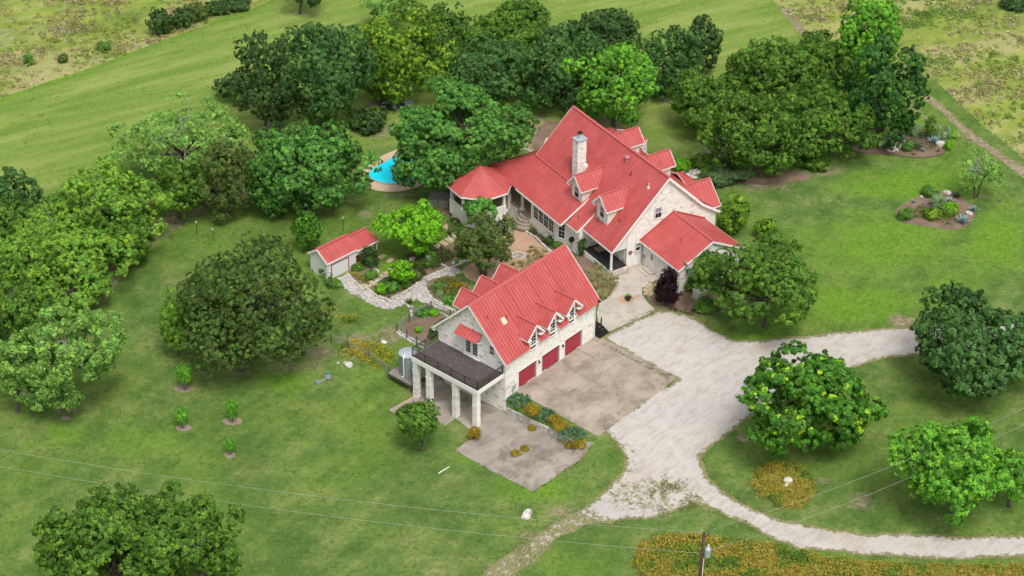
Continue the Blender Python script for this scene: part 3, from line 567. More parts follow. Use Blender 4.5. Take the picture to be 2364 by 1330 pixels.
# crazy-paved path: irregular stones, each a piece of its own
def voronoi_cells(poly, sp, seed=0, jitter=0.36, stretch=None):
    rnd = np.random.default_rng(seed); xs = [p[0] for p in poly]; ys = [p[1] for p in poly]
    gx, gy = np.meshgrid(np.arange(min(xs) - sp, max(xs) + sp, sp), np.arange(min(ys) - sp, max(ys) + sp, sp * 0.9)); gx = gx + (np.arange(gx.shape[0])[:, None] % 2) * sp / 2
    P = np.stack([gx.ravel(), gy.ravel()], 1) + rnd.uniform(-jitter, jitter, (gx.size, 2)) * sp
    for i in np.nonzero(inpoly(P[:, 0], P[:, 1], poly))[0]:
        c = P[i]; cell = [(c[0] - sp, c[1] - sp), (c[0] + sp, c[1] - sp), (c[0] + sp, c[1] + sp), (c[0] - sp, c[1] + sp)]
        dd = np.hypot(P[:, 0] - c[0], P[:, 1] - c[1])
        for j in np.argsort(dd)[1:14]:
            m_ = (c + P[j]) / 2; n_ = P[j] - c; out = []
            for a in range(len(cell)):
                p, q = np.array(cell[a]), np.array(cell[(a + 1) % len(cell)]); sa = (p - m_) @ n_; sb = (q - m_) @ n_
                if sa <= 0: out.append(tuple(p))
                if (sa <= 0) != (sb <= 0): out.append(tuple(p + (q - p) * (sa / (sa - sb))))
            cell = out
            if len(cell) < 3: break
        if len(cell) >= 3: yield c, cell
def paving(name, poly, sp, mat, parent, seed=0, h=0.05, gap=0.9, limit=300):
    cnt = 0; rest = MB()
    for c, cell in voronoi_cells(poly, sp, seed):
        z = float(terrain(c[0], c[1])); hh = h * random.uniform(0.7, 1.3)
        pts = [((x - c[0]) * gap, (y - c[1]) * gap, 0) for x, y in cell]
        if cnt < limit: o = MB().prism(pts, (0, 0, hh + 0.02)).build(name, M[mat], parent, loc=(c[0], c[1], z)); cnt += 1
        else: rest.prism([(c[0] + p[0], c[1] + p[1], z) for p in pts], (0, 0, hh + 0.02))
    if rest.V: o = rest.build(name + '_far', M[mat], parent); o['kind'] = 'stuff'
PATH = [(777, 645), (800, 630), (818, 648), (840, 666), (868, 684), (896, 694), (930, 680), (957, 663), (973, 649), (1010, 632), (1047, 620), (1066, 626), (1050, 636), (1022, 640), (990, 650), (982, 664), (998, 690), (1028, 706), (1055, 716), (1048, 724), (1020, 716), (985, 700), (957, 692), (933, 703), (899, 716), (855, 702), (812, 678)]
pth = empty('flagstone_path', (0, 0, 0)); pth['kind'] = 'structure'
o = sheet('path_grit', wp(PATH), 'joint', 0.02, jit=0.06, sp=0.6, parent=pth, kind=None); paving('flagstone', wp(PATH), 0.52, 'flag', pth, 3, 0.04)
PATH2 = [(1158, 498), (1172, 486), (1188, 492), (1222, 516), (1232, 522), (1212, 524), (1190, 532), (1176, 540), (1160, 545), (1148, 560), (1130, 545), (1145, 520)]
pt2 = empty('flagstone_terrace', (0, 0, 0)); pt2['kind'] = 'structure'
sheet('path_grit', wp(PATH2), 'joint', 0.03, jit=0.06, sp=0.6, parent=pt2, kind=None); paving('flagstone', wp(PATH2), 0.42, 'flag', pt2, 5, 0.05)
pt3 = empty('back_stone_walk', (0, 0, 0)); pt3['kind'] = 'structure'
PATH3 = [(1574, 404), (1585, 396), (1660, 362), (1720, 350), (1730, 362), (1680, 374), (1620, 402), (1596, 418)]
sheet('path_grit', wp(PATH3), 'mulch', 0.03, jit=0.1, sp=0.6, parent=pt3, kind=None); paving('flagstone', wp([(1578, 404), (1590, 398), (1625, 384), (1632, 392), (1612, 404), (1597, 415)]), 0.6, 'rock', pt3, 6, 0.06)
def stone_row(name, line, parent, mat='rock', s=0.38, h=0.2, seed=0, w=0.22, zoff=0.0):
    rnd = random.Random(seed); pts = [G(*p) for p in line]; carry = 0
    for a, b in zip(pts, pts[1:]):
        L = float(np.hypot(*(b - a)[:2])); t = carry
        while t < L:
            ss = s * rnd.uniform(0.7, 1.3); p = a + (b - a) * (t + ss / 2) / L; z = float(terrain(p[0], p[1])); an = math.atan2((b - a)[1], (b - a)[0]) + rnd.uniform(-0.2, 0.2)
            hx, hy, hz = ss * 0.46, w * rnd.uniform(0.4, 0.6), h * rnd.uniform(0.7, 1.2); V = []
            for zz, kk in ((-0.05, 1.0), (hz * 0.7, 1.0), (hz, 0.72)):
                for sx, sy in ((-1, -1), (1, -1), (1, 1), (-1, 1)): V.append((sx * hx * kk * rnd.uniform(0.85, 1.1), sy * hy * kk * rnd.uniform(0.85, 1.1), zz))
            F = [(8, 9, 10, 11)] + [(i + 4 * j, (i + 1) % 4 + 4 * j, (i + 1) % 4 + 4 * j + 4, i + 4 * j + 4) for j in (0, 1) for i in range(4)]
            o = link(name, mesh(name, V, F, M[mat]), parent, (p[0], p[1], z + zoff), (0, 0, an)); t += ss
        carry = t - L
edg = empty('stone_edging', (0, 0, 0), 0, 'rows of white limestone edging blocks winding along the garden path and beds', 'stone edging')
for i, ln in enumerate(([(842, 664), (868, 683), (896, 693), (930, 679), (957, 661), (974, 647), (1010, 630), (1048, 616), (1080, 603), (1100, 592)], [(982, 662), (986, 680), (1000, 692), (1028, 708)], [(1062, 655), (1082, 666), (1098, 688)], [(800, 632), (822, 655), (836, 667)],
                       [(1196, 530), (1210, 533), (1236, 549), (1262, 574), (1280, 588)], [(918, 766), (945, 782), (980, 798)], [(1000, 716), (1028, 730), (1052, 745)], [(938, 702), (948, 716), (950, 730)], [(1014, 609), (1034, 620)], [(852, 664), (862, 655), (905, 634)], [(866, 622), (874, 628), (866, 638)],
                       [(1385, 640), (1400, 648), (1416, 640)], [(1060, 606), (1080, 600), (1110, 585)], [(1375, 632), (1392, 645), (1412, 652), (1426, 650)])): stone_row('edging_stone', ln, edg, seed=i)
edf = empty('back_edging', (0, 0, 0), 0, 'long low stone edging beside the walk behind the house', 'stone edging')
stone_row('edging_stone', [(1574, 400), (1600, 388), (1640, 370), (1670, 360), (1715, 344)], edf, s=0.55, seed=31); stone_row('edging_stone', [(1210, 345), (1230, 352), (1250, 352), (1262, 322), (1300, 330)], edf, s=0.5, seed=32)
stp = empty('stepping_stone_path', (0, 0, 0), 0, 'curved walk of buff rectangular stepping stones beside the shed garden', 'path')
def steps(line, w, l, par, mat='sand', gap=0.12, name='stepping_stone'):
    pts = [G(*p) for p in line]
    for a, b in zip(pts, pts[1:]):
        L = float(np.hypot(*(b - a)[:2])); n = max(1, int(L / (l + gap)))
        for i in range(n):
            p = a + (b - a) * (i + 0.5) / n; an = math.atan2((b - a)[1], (b - a)[0])
            j = [random.uniform(-0.04, 0.04) for _ in range(8)]
            MB().prism([(-l / 2 + j[0], -w / 2 + j[1], 0), (l / 2 + j[2], -w / 2 + j[3], 0), (l / 2 + j[4], w / 2 + j[5], 0), (-l / 2 + j[6], w / 2 + j[7], 0)], (0, 0, 0.07)).build(name, M[mat], par, loc=(p[0], p[1], float(terrain(p[0], p[1])))).rotation_euler = (0, 0, an)
steps([(838, 665), (868, 650), (900, 628), (930, 610), (965, 596)], 1.0, 0.6, stp); steps([(872, 588), (890, 598), (912, 606)], 0.9, 0.55, stp); steps([(1005, 572), (1045, 552), (1060, 540), (1022, 522)], 1.1, 0.7, stp)
# ------------------------------------------------------------------ garage
gar = empty('garage_building', (GF[2][0], GF[2][1], 0), GF[3], 'white limestone garage with red metal roof, three crimson doors and arched dormer windows', 'garage')
L, GW, EZ, RZ = 13.92, 9.07, 4.39, 9.30; OV, OU = 0.39, 0.48; SL = (RZ - EZ) / (GW / 2 + OV)
def gz(v): return EZ + SL * (v + OV)
X, Y_, Zv = (1, 0, 0), (0, 1, 0), (0, 0, 1)
GC = (4.05, 7.02, 10.0); cuts = [(c - 0.66, c + 0.72) for c in GC]
# walls
gable = [(0.0, -2.2), (GW, -2.2), (GW, 4.35), (GW / 2, 8.95), (0.0, 4.55)]
wall(gar, (0, 0, 0), Y_, (-1, 0, 0), gable)
fr_poly = [(0.26, -2.0), (L, -0.6), (L, 4.2), (0.26, 4.2)]
DR = [(1.9, 4.64), (5.5, 8.24), (9.1, 11.84)]
# front wall built of piers and a lintel so the door bays are real recesses
fw_ = MB(); xs = [0.26] + [q for d in DR for q in d] + [L]
for i in range(0, len(xs), 2): fw_.box(xs[i], xs[i + 1], 0.0, 0.28, -2.0 if i == 0 else -0.8, 4.25)
for d in DR: fw_.box(d[0], d[1], 0.0, 0.28, 2.15, 4.25); fw_.box(d[0], d[1], 0.02, 0.28, -0.8, 0.0)
fw_.build('wall', M['mortar'], gar)
wall(gar, (L, 0.3, 0), Y_, (1, 0, 0), [(0, -1.0), (GW - 0.3, -1.0), (GW - 0.3, 4.35), (GW / 2 - 0.3, 8.95), (0, 4.8)])
MB().box(0.26, L - 0.26, GW - 0.26, GW - 0.01, -2, 4.3).build('wall', M['mortar'], gar)
MB().box(0.3, L - 0.3, 0.3, GW - 0.3, 2.6, 2.7).build('floor', M['wood'], gar)
stones(gar, (0, 0, 0), Y_, (-1, 0, 0), gable, [(3.5, 5.4, 2.6, 5.3), (1.45, 2.12, 4.3, 5.5)], limit=215, ch=(0.19, 0.26), ln=(0.35, 0.6), dark=0.16, seed=11)
stones(gar, (0, 0, 0), X, (0, -1, 0), [(0, -2.0), (L, -0.6), (L, 4.2), (0, 4.2)], [(d[0] - 0.1, d[1] + 0.12, -1, 2.28) for d in DR] + [(c - 0.45, c + 0.45, 3.7, 6) for c in GC], limit=85, dark=0.05, seed=12)
MB().beam((-0.02, -0.02, 4.3), (L, -0.02, 4.3), 0.10, 0.2).build('fascia', M['white'], gar)
for d in DR:
    dm = MB()
    for r in range(4): dm.box(d[0] + 0.03, d[1] - 0.03, 0.16, 0.2, 0.01 + r * 0.53, 0.52 + r * 0.53)
    for r in range(4):
        for c_ in range(5): x0 = d[0] + 0.1 + c_ * 0.52; dm.box(x0, x0 + 0.44, 0.145, 0.16, 0.08 + r * 0.53, 0.44 + r * 0.53)
    dm.build('garage_door', M['door'], gar)
    fm = MB().box(d[0] - 0.09, d[0], -0.05, 0.15, 0, 2.24).box(d[1], d[1] + 0.09, -0.05, 0.15, 0, 2.24).box(d[0] - 0.09, d[1] + 0.09, -0.055, 0.15, 2.14, 2.25); fm.build('door_frame', M['white'], gar)
for x in (4.95, 8.68):
    lm = MB().box(x - 0.03, x + 0.03, -0.09, -0.03, 1.75, 1.95).lathe([(0.02, 0), (0.08, 0.03), (0.09, 0.22), (0.02, 0.32)], 8, (x, -0.17, 1.62)); lm.build('wall_lantern', M['black'], gar)
MB().box(0.85, 1.15, -0.16, -0.04, 0.45, 1.05).box(1.2, 1.42, -0.13, -0.04, 0.55, 0.95).tube([(1.0, -0.1, 0.45), (1.0, -0.1, -0.9)], [0.03, 0.03]).tube([(1.3, -0.1, 0.95), (1.3, -0.1, 1.3)], [0.03, 0.03]).build('electric_meter', M['galv'], gar)
MB().tube([(L - 0.12, -0.12, 4.2), (L - 0.12, -0.12, -0.1)], [0.04, 0.04]).build('downpipe', M['white'], gar)
# roof: front plane in pieces between the dormer cuts, panels all the way
def fplane(u0, u1, v0): return [(u0, v0, gz(v0)), (u1, v0, gz(v0)), (u1, GW / 2, RZ), (u0, GW / 2, RZ)]
e = [-OU] + [q for c in cuts for q in c] + [L + OU]
for i in range(len(e) - 1): roof_plane(gar, fplane(e[i], e[i + 1], -OV if i % 2 == 0 else 0.35), X)
roof_plane(gar, [(-OU, GW + OV, EZ), (L + OU, GW + OV, EZ), (L + OU, GW / 2, RZ), (-OU, GW / 2, RZ)], X, joined=True)
MB().add([(-OU, GW / 2 - 0.2, RZ - 0.12), (L + OU, GW / 2 - 0.2, RZ - 0.12), (L + OU, GW / 2, RZ + 0.09), (-OU, GW / 2, RZ + 0.09), (L + OU, GW / 2 + 0.2, RZ - 0.12), (-OU, GW / 2 + 0.2, RZ - 0.12)], [(0, 1, 2, 3), (3, 2, 4, 5), (0, 3, 5), (1, 4, 2)]).build('ridge_cap', M['ridge'], gar)
for u in (-OU, L + OU - 0.02):
    for s_ in (-1, 1):
        ve = -OV if s_ < 0 else GW + OV
        MB().beam((u + 0.01, ve, EZ - 0.10), (u + 0.01, GW / 2, RZ - 0.10), 0.05, 0.22).build('bargeboard', M['white'], gar)
MB().box(-OU + 0.05, -0.02, GW + 0.02, GW + OV - 0.05, EZ - 0.28, EZ - 0.14).build('eave_return', M['white'], gar)
def dormer(par, c, vf, vo, ridge, half, ehalf, ez, mz, mv, zbot, sgn=-1, win=None, wmat='cream', name='dormer'):
    """gabled dormer; vf face, vo roof front edge, main roof passes (mv at height mz) rising 45 degrees towards the ridge; sgn -1 faces -v"""
    vm = lambda z: mv + (z - mz) / 0.995 * (-sgn)
    d = MB(); zt = lambda x: ridge - (ridge - ez) * abs(x) / ehalf - 0.12
    face = [(c - half, vf, zbot), (c + half, vf, zbot), (c + half, vf, zt(half)), (c, vf, zt(0)), (c - half, vf, zt(half))]
    d.prism(face, (0, -sgn * 0.12, 0))
    for s in (-1, 1):
        zm = mz + (vf * -sgn - mv * -sgn) * 0.995; zl = max(zbot, zm - 0.12)
        ch = [(c + s * half, vf - sgn * 0.121, zl), (c + s * half, vf - sgn * 0.121, zt(half)), (c + s * half, vm(zt(half)) - sgn * 0.3, zt(half)), (c + s * half, max(vm(zl), vf) - sgn * 0.3 if sgn < 0 else min(vm(zl), vf) - 0.3, zl)]
        d.prism(ch, (-s * 0.1, 0, 0))
    D_ = d.build(name, M[wmat], par)
    for s in (-1, 1):
        roof_plane(D_, [(c, vo, ridge), (c, vm(ridge) - sgn * 0.15, ridge), (c + s * ehalf, vm(ez) - sgn * 0.15, ez), (c + s * ehalf, vo, ez)], (0, 1, 0), pitch=0.40)
        MB().beam((c, vo, ridge - 0.10), (c + s * ehalf, vo, ez - 0.10), 0.05, 0.20).build('bargeboard', M['white'], D_)
        MB().beam((c + s * (ehalf - 0.02), vo, ez - 0.10), (c + s * (ehalf - 0.02), vm(ez), ez - 0.10), 0.05, 0.14).build('fascia', M['white'], D_)
        MB().box(min(c + s * (half + .02), c + s * (ehalf - .05)), max(c + s * (half + .02), c + s * (ehalf - .05)), min(vo, vf) if sgn < 0 else vf, max(vo, vf) if sgn > 0 else vf, ez - 0.24, ez - 0.19).build('soffit', M['white'], D_)
    MB().beam((c, vo, ridge + 0.05), (c, vm(ridge), ridge + 0.05), 0.22, 0.05).build('ridge_cap', M['ridge'], D_)
    if win:
        w, h, zs, arch, nx, ny, bl = win
        window(D_, (c, vf, zs), X, (0, sgn, 0), w, h, nx, ny, arch, True, bl, sibling=True)
    return D_
for c in GC: dormer(gar, c, -0.03, -0.47, 6.90, 0.62, 1.28, 5.55, EZ, -OV, 3.75, -1, (0.80, 1.60, 3.86, True, 2, 4, False), wmat='white')
for c in (4.05, 7.03, 10.05): dormer(gar, c, 9.1, 9.5, 6.90, 0.9, 1.3, 5.52, EZ, GW + OV, 4.3, 1, None)
# awning, french doors, side window on the deck gable
aw = MB(); A0, A1, A2, A3 = (-0.03, 5.95, 6.22), (-0.03, 3.05, 6.22), (-1.0, 3.05, 5.60), (-1.0, 5.95, 5.60)
aw_o = MB().prism([A0, A1, A2, A3], (0, 0, 0.03)).build('door_awning', M['roof'], gar)
for i in range(8): y = 3.05 + 2.9 * i / 7; MB().beam((-0.03, y, 6.27), (-1.0, y, 5.65), 0.04, 0.05).build('awning_rib', M['seam'], aw_o)
for y in (3.1, 5.9): MB().beam((-0.04, y, 5.2), (-0.9, y, 5.6), 0.05, 0.05).build('awning_bracket', M['white'], aw_o)
for s_ in (0, 1):
    fd = MB(); y0 = 3.56 + s_ * 0.885; fd.box(-0.07, -0.035, y0, y0 + 0.86, 2.98, 5.1); f_o = fd.build('french_door', M['white'], gar)
    for i in range(3):
        for j in range(5): yy = y0 + 0.14 + i * 0.2; zz = 3.35 + j * 0.33; MB().box(-0.082, -0.071, yy, yy + 0.17, zz, zz + 0.28).build('pane', M['glass'], f_o)
MB().box(-0.1, -0.03, 3.46, 3.55, 2.95, 5.2).box(-0.1, -0.03, 5.33, 5.42, 2.95, 5.2).box(-0.1, -0.03, 3.46, 5.42, 5.12, 5.2).box(-0.16, -0.03, 3.4, 5.5, 2.86, 2.96).build('door_frame', M['white'], gar)
window(gar, (0, 1.79, 4.40), Y_, (-1, 0, 0), 0.60, 1.05, 2, 3)
# roof fittings
n45 = Vector((0, -0.707, 0.707))
sk_ = MB(); sk_.box(-0.28, 0.28, -0.36, 0.36, 0, 0.10).box(-0.2, 0.2, -0.28, 0.28, 0.10, 0.14); o = sk_.build('roof_vent_box', M['beige'], gar, loc=(2.2, 2.25, gz(2.25) + 0.04)); o.rotation_euler = (math.radians(45), 0, 0)
for u, v in ((0.7, 2.98), (2.75, 2.3)): MB().tube([(u, v, gz(v)), (u, v, gz(v) + 0.45)], [0.05, 0.05]).build('vent_pipe', M['rust'], gar)
MB().tube([(0.9, GW - 1.4, gz(1.4)), (0.9, GW - 1.4, gz(1.4) + 0.45)], [0.05, 0.05]).build('vent_pipe', M['rust'], gar)
MB().lathe([(0.02, 0), (0.2, 0.04), (0.22, 0.12), (0.1, 0.2)], 10, (L + 0.2, -0.35, 4.45)).tube([(L + 0.2, -0.35, 4.3), (L + 0.2, -0.35, 5.3)], [0.02, 0.02]).build('floodlight', M['black'], gar)
# deck on stone pillars
dk = empty('roof_deck_terrace', (0, 0, 0), 0); dk.parent = gar
DV0, DV1, DD, DZ = 0.28, 8.92, 3.93, 2.90; i = 0; x = -0.07
while x > -DD + 0.06:
    MB().box(x - 0.138, x, DV0, DV1, DZ - 0.05, DZ).build('deck_board', M['deck'], dk); x -= 0.15
MB().box(-DD - 0.03, -DD + 0.03, DV0 - 0.05, DV1 + 0.05, DZ - 0.55, DZ + 0.01).box(-DD + 0.031, -0.05, DV0 - 0.06, DV0 - 0.003, DZ - 0.5, DZ + 0.005).box(-DD + 0.031, -0.05, DV1 + 0.003, DV1 + 0.06, DZ - 0.5, DZ + 0.005).box(-DD + 0.03, -0.06, DV0, DV1, DZ - 0.45, DZ - 0.06).build('deck_fascia', M['white'], dk)
def railing(par, a, b, posts, h=1.0, gap=0.125):
    a = Vector(a); b = Vector(b); d = b - a; n = max(1, int(d.length / gap)); up = Vector((0, 0, 1))
    MB().beam(a + up * h, b + up * h, 0.10, 0.05).beam(a + up * 0.08, b + up * 0.08, 0.04, 0.04).build('handrail', M['rail'], par)
    me = None
    for i in range(1, n):
        p = a + d * i / n
        if me is None: me = MB().box(-0.011, 0.011, -0.011, 0.011, 0.08, h).build('baluster', M['rail'], par, loc=p).data
        else: link('baluster', me, par, p)
    for i in range(posts + 1): p = a + d * i / posts; MB().box(-0.035, 0.035, -0.035, 0.035, 0, h + 0.04).build('rail_post', M['rail'], par, loc=p)
railing(dk, (-DD + 0.06, DV0, DZ), (-DD + 0.06, DV1, DZ), 5); railing(dk, (-0.15, DV0, DZ), (-DD + 0.06, DV0, DZ), 2); railing(dk, (-0.15, DV1, DZ), (-DD + 0.06, DV1, DZ), 2)
for v in (0.64, 3.34, 6.84, 9.05):
    v = min(v, 8.62); p_ = MB().box(-0.25, 0.25, -0.25, 0.25, -2.45, 2.36).build('pillar', M['mortar'], dk, loc=(-3.63, v, 0))
    z = -2.4; r_ = MB(); tn = []
    while z < 2.3:
        h = random.uniform(0.22, 0.4); zz = min(z + h, 2.35)
        q = 0.27 + random.uniform(-0.01, 0.025); r_.box(-q, q, -q - 0.005, q, z + 0.01, zz - 0.01); tn += [random.uniform(0, 0.25) + (0.3 if random.random() < 0.2 else 0)] * 8; z = zz
    me_ = mesh('stone_course', r_.V, r_.F, M['stone']); setattr_point(me_, 'tone', tn, False); o_ = link('stone_course', me_, dk, (-3.63, v, 0)); o_['kind'] = 'stuff'
# black steps on the far side
st_ = empty('side_steps', tuple(gp(GF, 14.8, 0.85)) + (0,), GF[3], 'black wooden steps and landing at the far end of the garage', 'steps')
MB().box(-0.85, 0.75, -0.6, 1.4, 0.62, 0.70).build('landing', M['black'], st_)
for i in range(3): MB().box(-0.6, 0.75, -0.92 - 0.30 * i, -0.62 - 0.3 * i, 0.46 - 0.18 * i, 0.53 - 0.18 * i).build('tread', M['black'], st_)
for x in (-0.7, 0.68): MB().beam((x, -0.6, 0.55), (x, -1.55, 0.0), 0.05, 0.2).build('stringer', M['black'], st_)
for x, y in ((0.7, 1.3), (0.7, -0.5), (-0.8, 1.3), (-0.1, 1.3)): MB().box(x - 0.05, x + 0.05, y - 0.05, y + 0.05, 0, 1.5).build('post', M['black'], st_)
MB().box(-0.8, 0.7, 1.27, 1.33, 1.4, 1.5).box(-0.8, 0.7, 1.27, 1.33, 1.0, 1.08).build('handrail', M['black'], st_)
# ------------------------------------------------------------------ house
hou = empty('ranch_house', (HF[2][0], HF[2][1], 0), HF[3], 'large white limestone house with steep red metal roof, tall chimney and gabled dormers', 'house')
H, ME = 10.0, 0.9945
def hz(v): return H - ME * abs(v)
gpol = [(-5.0, -0.8), (7.0, -0.8), (7.0, 3.45), (4.8, 5.0), (0, 9.75), (-5.0, 4.85)]
wall(hou, (0, 0, 0), Y_, (1, 0, 0), gpol)
stones(hou, (0, 0, 0), Y_, (1, 0, 0), gpol, [(-1.6, -0.5, 5.05, 6.65), (-3.95, -3.2, 1.7, 2.9), (-3.0, 5.4, -1, 2.9)], limit=150, dark=0.06, seed=21)
MB().prism([(-0.02, -7.05, 2.55), (-0.02, -5.02, 2.55), (-0.02, -5.02, 4.8), (-0.02, -7.05, 2.75)], (-0.15, 0, 0)).build('porch_gable', M['cream'], hou)
window(hou, (0.03, -1.05, 5.15), Y_, (1, 0, 0), 0.85, 1.35, 2, 2, blind=True); window(hou, (0.03, -3.57, 1.78), Y_, (1, 0, 0), 0.6, 1.05, 1, 2, blind=True)
rg = MB(); rg.tube([(0.05, -0.3 + 0.52 * math.cos(t * math.pi / 8), 8.55 + 0.52 * math.sin(t * math.pi / 8)) for t in range(17)], [0.035] * 17, 5, cap=False); rg.build('round_gable_trim', M['white'], hou)
sn = MB().lathe([(0.02, 0), (0.17, 0.0), (0.12, 0.06)], 12)
for i in range(12): a = i * math.pi / 6; sn.beam((0.14 * math.cos(a), 0.14 * math.sin(a), 0.02), (0.30 * math.cos(a), 0.30 * math.sin(a), 0.02), 0.05, 0.02)
o = sn.build('iron_sun_ornament', M['rust'], None, loc=(0, 0, 0)); o.parent = hou; o.location = (0.05, -4.52, 1.85); o.rotation_euler = (0, math.pi / 2, 0)
# front walls
wall(hou, (-14.1, -8.2, 0), X, (0, -1, 0), [(0, -2.3), (5.0, -2.3), (5.0, 2.75), (0, 2.75)]); stones(hou, (-14.1, -8.2, 0), X, (0, -1, 0), [(0, -2.3), (5.0, -2.3), (5.0, 2.6), (0, 2.6)], [(0.45, 4.85, 0.3, 2.6)], limit=60, seed=22)
for i in range(4): window(hou, (-13.5 + 0.52 + i * 1.04, -8.2, 0.45), X, (0, -1, 0), 1.0, 1.85, 2, 4, off=0.03)
by = [(-9.1, -8.2), (-7.75, -7.6)]; bd = Vector((1.35, 0.6, 0)).normalized(); bn = Vector((0.6, -1.35, 0)).normalized()
wall(hou, (-9.1, -8.2, 0), bd, bn, [(0, -2.0), (1.48, -2.0), (1.48, 2.8), (0, 2.8)], mat='cream'); window(hou, Vector((-9.1, -8.2, 0.3)) + bd * 0.85, bd, bn, 0.85, 1.9, 2, 4)
wall(hou, (-7.75, -7.6, 0), X, (0, -1, 0), [(0, -1.8), (2.45, -1.8), (2.45, 2.8), (0, 2.8)]); stones(hou, (-7.75, -7.6, 0), X, (0, -1, 0), [(0, -1.8), (2.45, -1.8), (2.45, 2.7), (0, 2.7)], limit=35, seed=23)
wall(hou, (-5.3, -7.6, 0), Y_, (1, 0, 0), [(0.01, -1.2), (2.6, -1.2), (2.6, 4.3), (0.01, 2.8)]); stones(hou, (-5.3, -7.6, 0), Y_, (1, 0, 0), [(0.01, -1.2), (2.6, -1.2), (2.6, 4.2), (0.01, 2.7)], limit=35, dark=0.2, seed=24)
wall(hou, (-5.05, -5.02, 0), X, (0, -1, 0), [(0, -0.5), (4.8, -0.5), (4.8, 4.5), (0, 4.5)], mat='mortar'); stones(hou, (-5.05, -5.02, 0), X, (0, -1, 0), [(1.4, 0.5), (4.8, 0.5), (4.8, 3.0), (1.4, 3.0)], limit=30, seed=26)
MB().box(-4.9, -3.9, -5.09, -5.03, 0.5, 2.6).build('front_door', M['cream'], hou)
# veranda end wall, back and left walls
MB().prism([(-14.1, -7.94, -2.3), (-14.1, 6.9, -2.3), (-14.1, 6.9, 3.2), (-14.1, 4.5, 4.6), (-14.1, -4.7, 4.6), (-14.1, -7.94, 2.85)], (0.24, 0, 0)).build('wall', M['mortar'], hou); MB().box(-13.85, -0.26, 6.7, 6.95, -1.5, 3.4).build('wall', M['mortar'], hou)
MB().prism([(-17.9, -4.7, 4.6), (-17.9, 4.9, 4.6), (-17.9, 0, 9.6)], (0.2, 0, 0)).build('gable_wall', M['cream'], hou)
MB().box(-22.2, -14.12, -8.3, 6.5, -0.15, 0.0).build('veranda_floor', M['tile'], hou); MB().box(-22.25, -14.13, -8.34, 6.55, -2.3, -0.16).build('veranda_base', M['stone'], hou)
for u, v in ((-22.1, -3), (-22.1, 2), (-22.1, 6), (-16.2, -8.0)):
    MB().box(u - 0.13, u + 0.13, v - 0.13, v + 0.13, 0.0, 2.6).box(u - 0.26, u + 0.26, v - 0.26, v + 0.26, 0, 0.12).build('veranda_post', M['cream'], hou)
for i in range(4): MB().prism([(-14.3 - 0.0, -8.4, -0.1 - 0.28 * i)] + [(-15.2 + (0.8 + 0.32 * i) * math.cos(a), -8.35 - (0.5 + 0.34 * i) * math.sin(a), -0.1 - 0.28 * i) for a in [math.pi * k_ / 8 for k_ in range(9)]][::1] + [(-16.6, -8.4, -0.1 - 0.28 * i)], (0, 0, -0.28)).build('curved_step', M['concrete'], hou)
# porch
[MB().box(-5.0, 0.2, -7.2 + i * 0.178, -7.03 + i * 0.178, 0.42, 0.5).build('porch_board', M['deck_dark'], hou) for i in range(12)]; MB().box(-5.05, 0.16, -7.26, -5.07, -0.5, 0.41).build('porch_base', M['stone'], hou)
MB().box(0.0, 0.17, -7.12, -6.95, 0.5, 2.8).box(-0.05, 0.22, -7.17, -6.9, 0.5, 0.62).build('porch_post', M['white'], hou)
MB().tube([(0.25, -7.28, 2.75), (0.25, -7.28, 0.0), (0.55, -7.45, -0.0)], [0.04] * 3).build('downpipe', M['white'], hou)
for i in range(3): MB().box(0.21 + 0.3 * i, 0.5 + 0.3 * i, -7.1, -5.6, -0.2, 0.36 - 0.15 * i).build('porch_step', M['walk'], hou)
MB().tube([(0.15, -5.55, 0.5), (0.15, -5.55, 1.45), (1.15, -5.55, 1.0), (1.15, -5.55, 0.0)], [0.022] * 4).build('handrail', M['black'], hou)
MB().box(-4.6, -3.5, -6.2, -5.3, 0.505, 0.52).build('door_mat', M['tile'], hou)
# roof planes
HO = 0.32
def hp(poly, a=X, **k): return roof_plane(hou, poly, a, **k)
tv, tz, cv, cz = -4.94, 5.09, -8.69, 2.77
hp([(-18.33, tv, hz(tv)), (-7.4, tv, hz(tv)), (-7.4, 0, H), (-18.33, 0, H)])
hp([(-7.4, -5.6, hz(5.6)), (-5.25, -5.6, hz(5.6)), (-5.25, 0, H), (-7.4, 0, H)])
hp([(-5.25, -7.15, hz(7.15)), (HO, -7.15, hz(7.15)), (HO, 0, H), (-5.25, 0, H)])
hp([(-22.65, cv, cz + 0.03), (-7.4, cv, cz + 0.03), (-7.4, tv, tz + 0.03), (-18.33, tv, tz + 0.03)])
hp([(-7.4, -7.93, 2.78), (-5.25, -7.93, 2.78), (-5.25, -5.45, 4.55), (-7.4, -5.45, 4.55)])
hp([(-22.65, 8.6, cz), (-22.65, cv, cz), (-18.33, tv, tz), (-18.33, 4.9, tz)], a=Y_, joined=True)
hp([(-18.33, 4.8, hz(4.8)), (HO, 4.8, hz(4.8)), (HO, 0, H), (-18.33, 0, H)], joined=True)
hp([(-22.65, 8.6, cz), (HO, 7.3, 3.52), (HO, 4.8, hz(4.8)), (-18.33, 4.9, tz)], joined=True)
def cap(a, b, w=0.3, par=hou): MB().beam(Vector(a) + Vector((0, 0, 0.04)), Vector(b) + Vector((0, 0, 0.04)), w, 0.07).build('ridge_cap', M['ridge'], par)
cap((-18.33, 0, H), (HO, 0, H), 0.34); cap((-18.33, tv, tz + 0.06), (-9.7, tv, tz + 0.06), 0.26); cap((-18.33, tv, tz), (-22.6, cv, cz + 0.03), 0.2)
def trim(a, b, w=0.06, h=0.2, nm='fascia', par=hou): MB().beam(a, b, w, h).build(nm, M['white'], par)
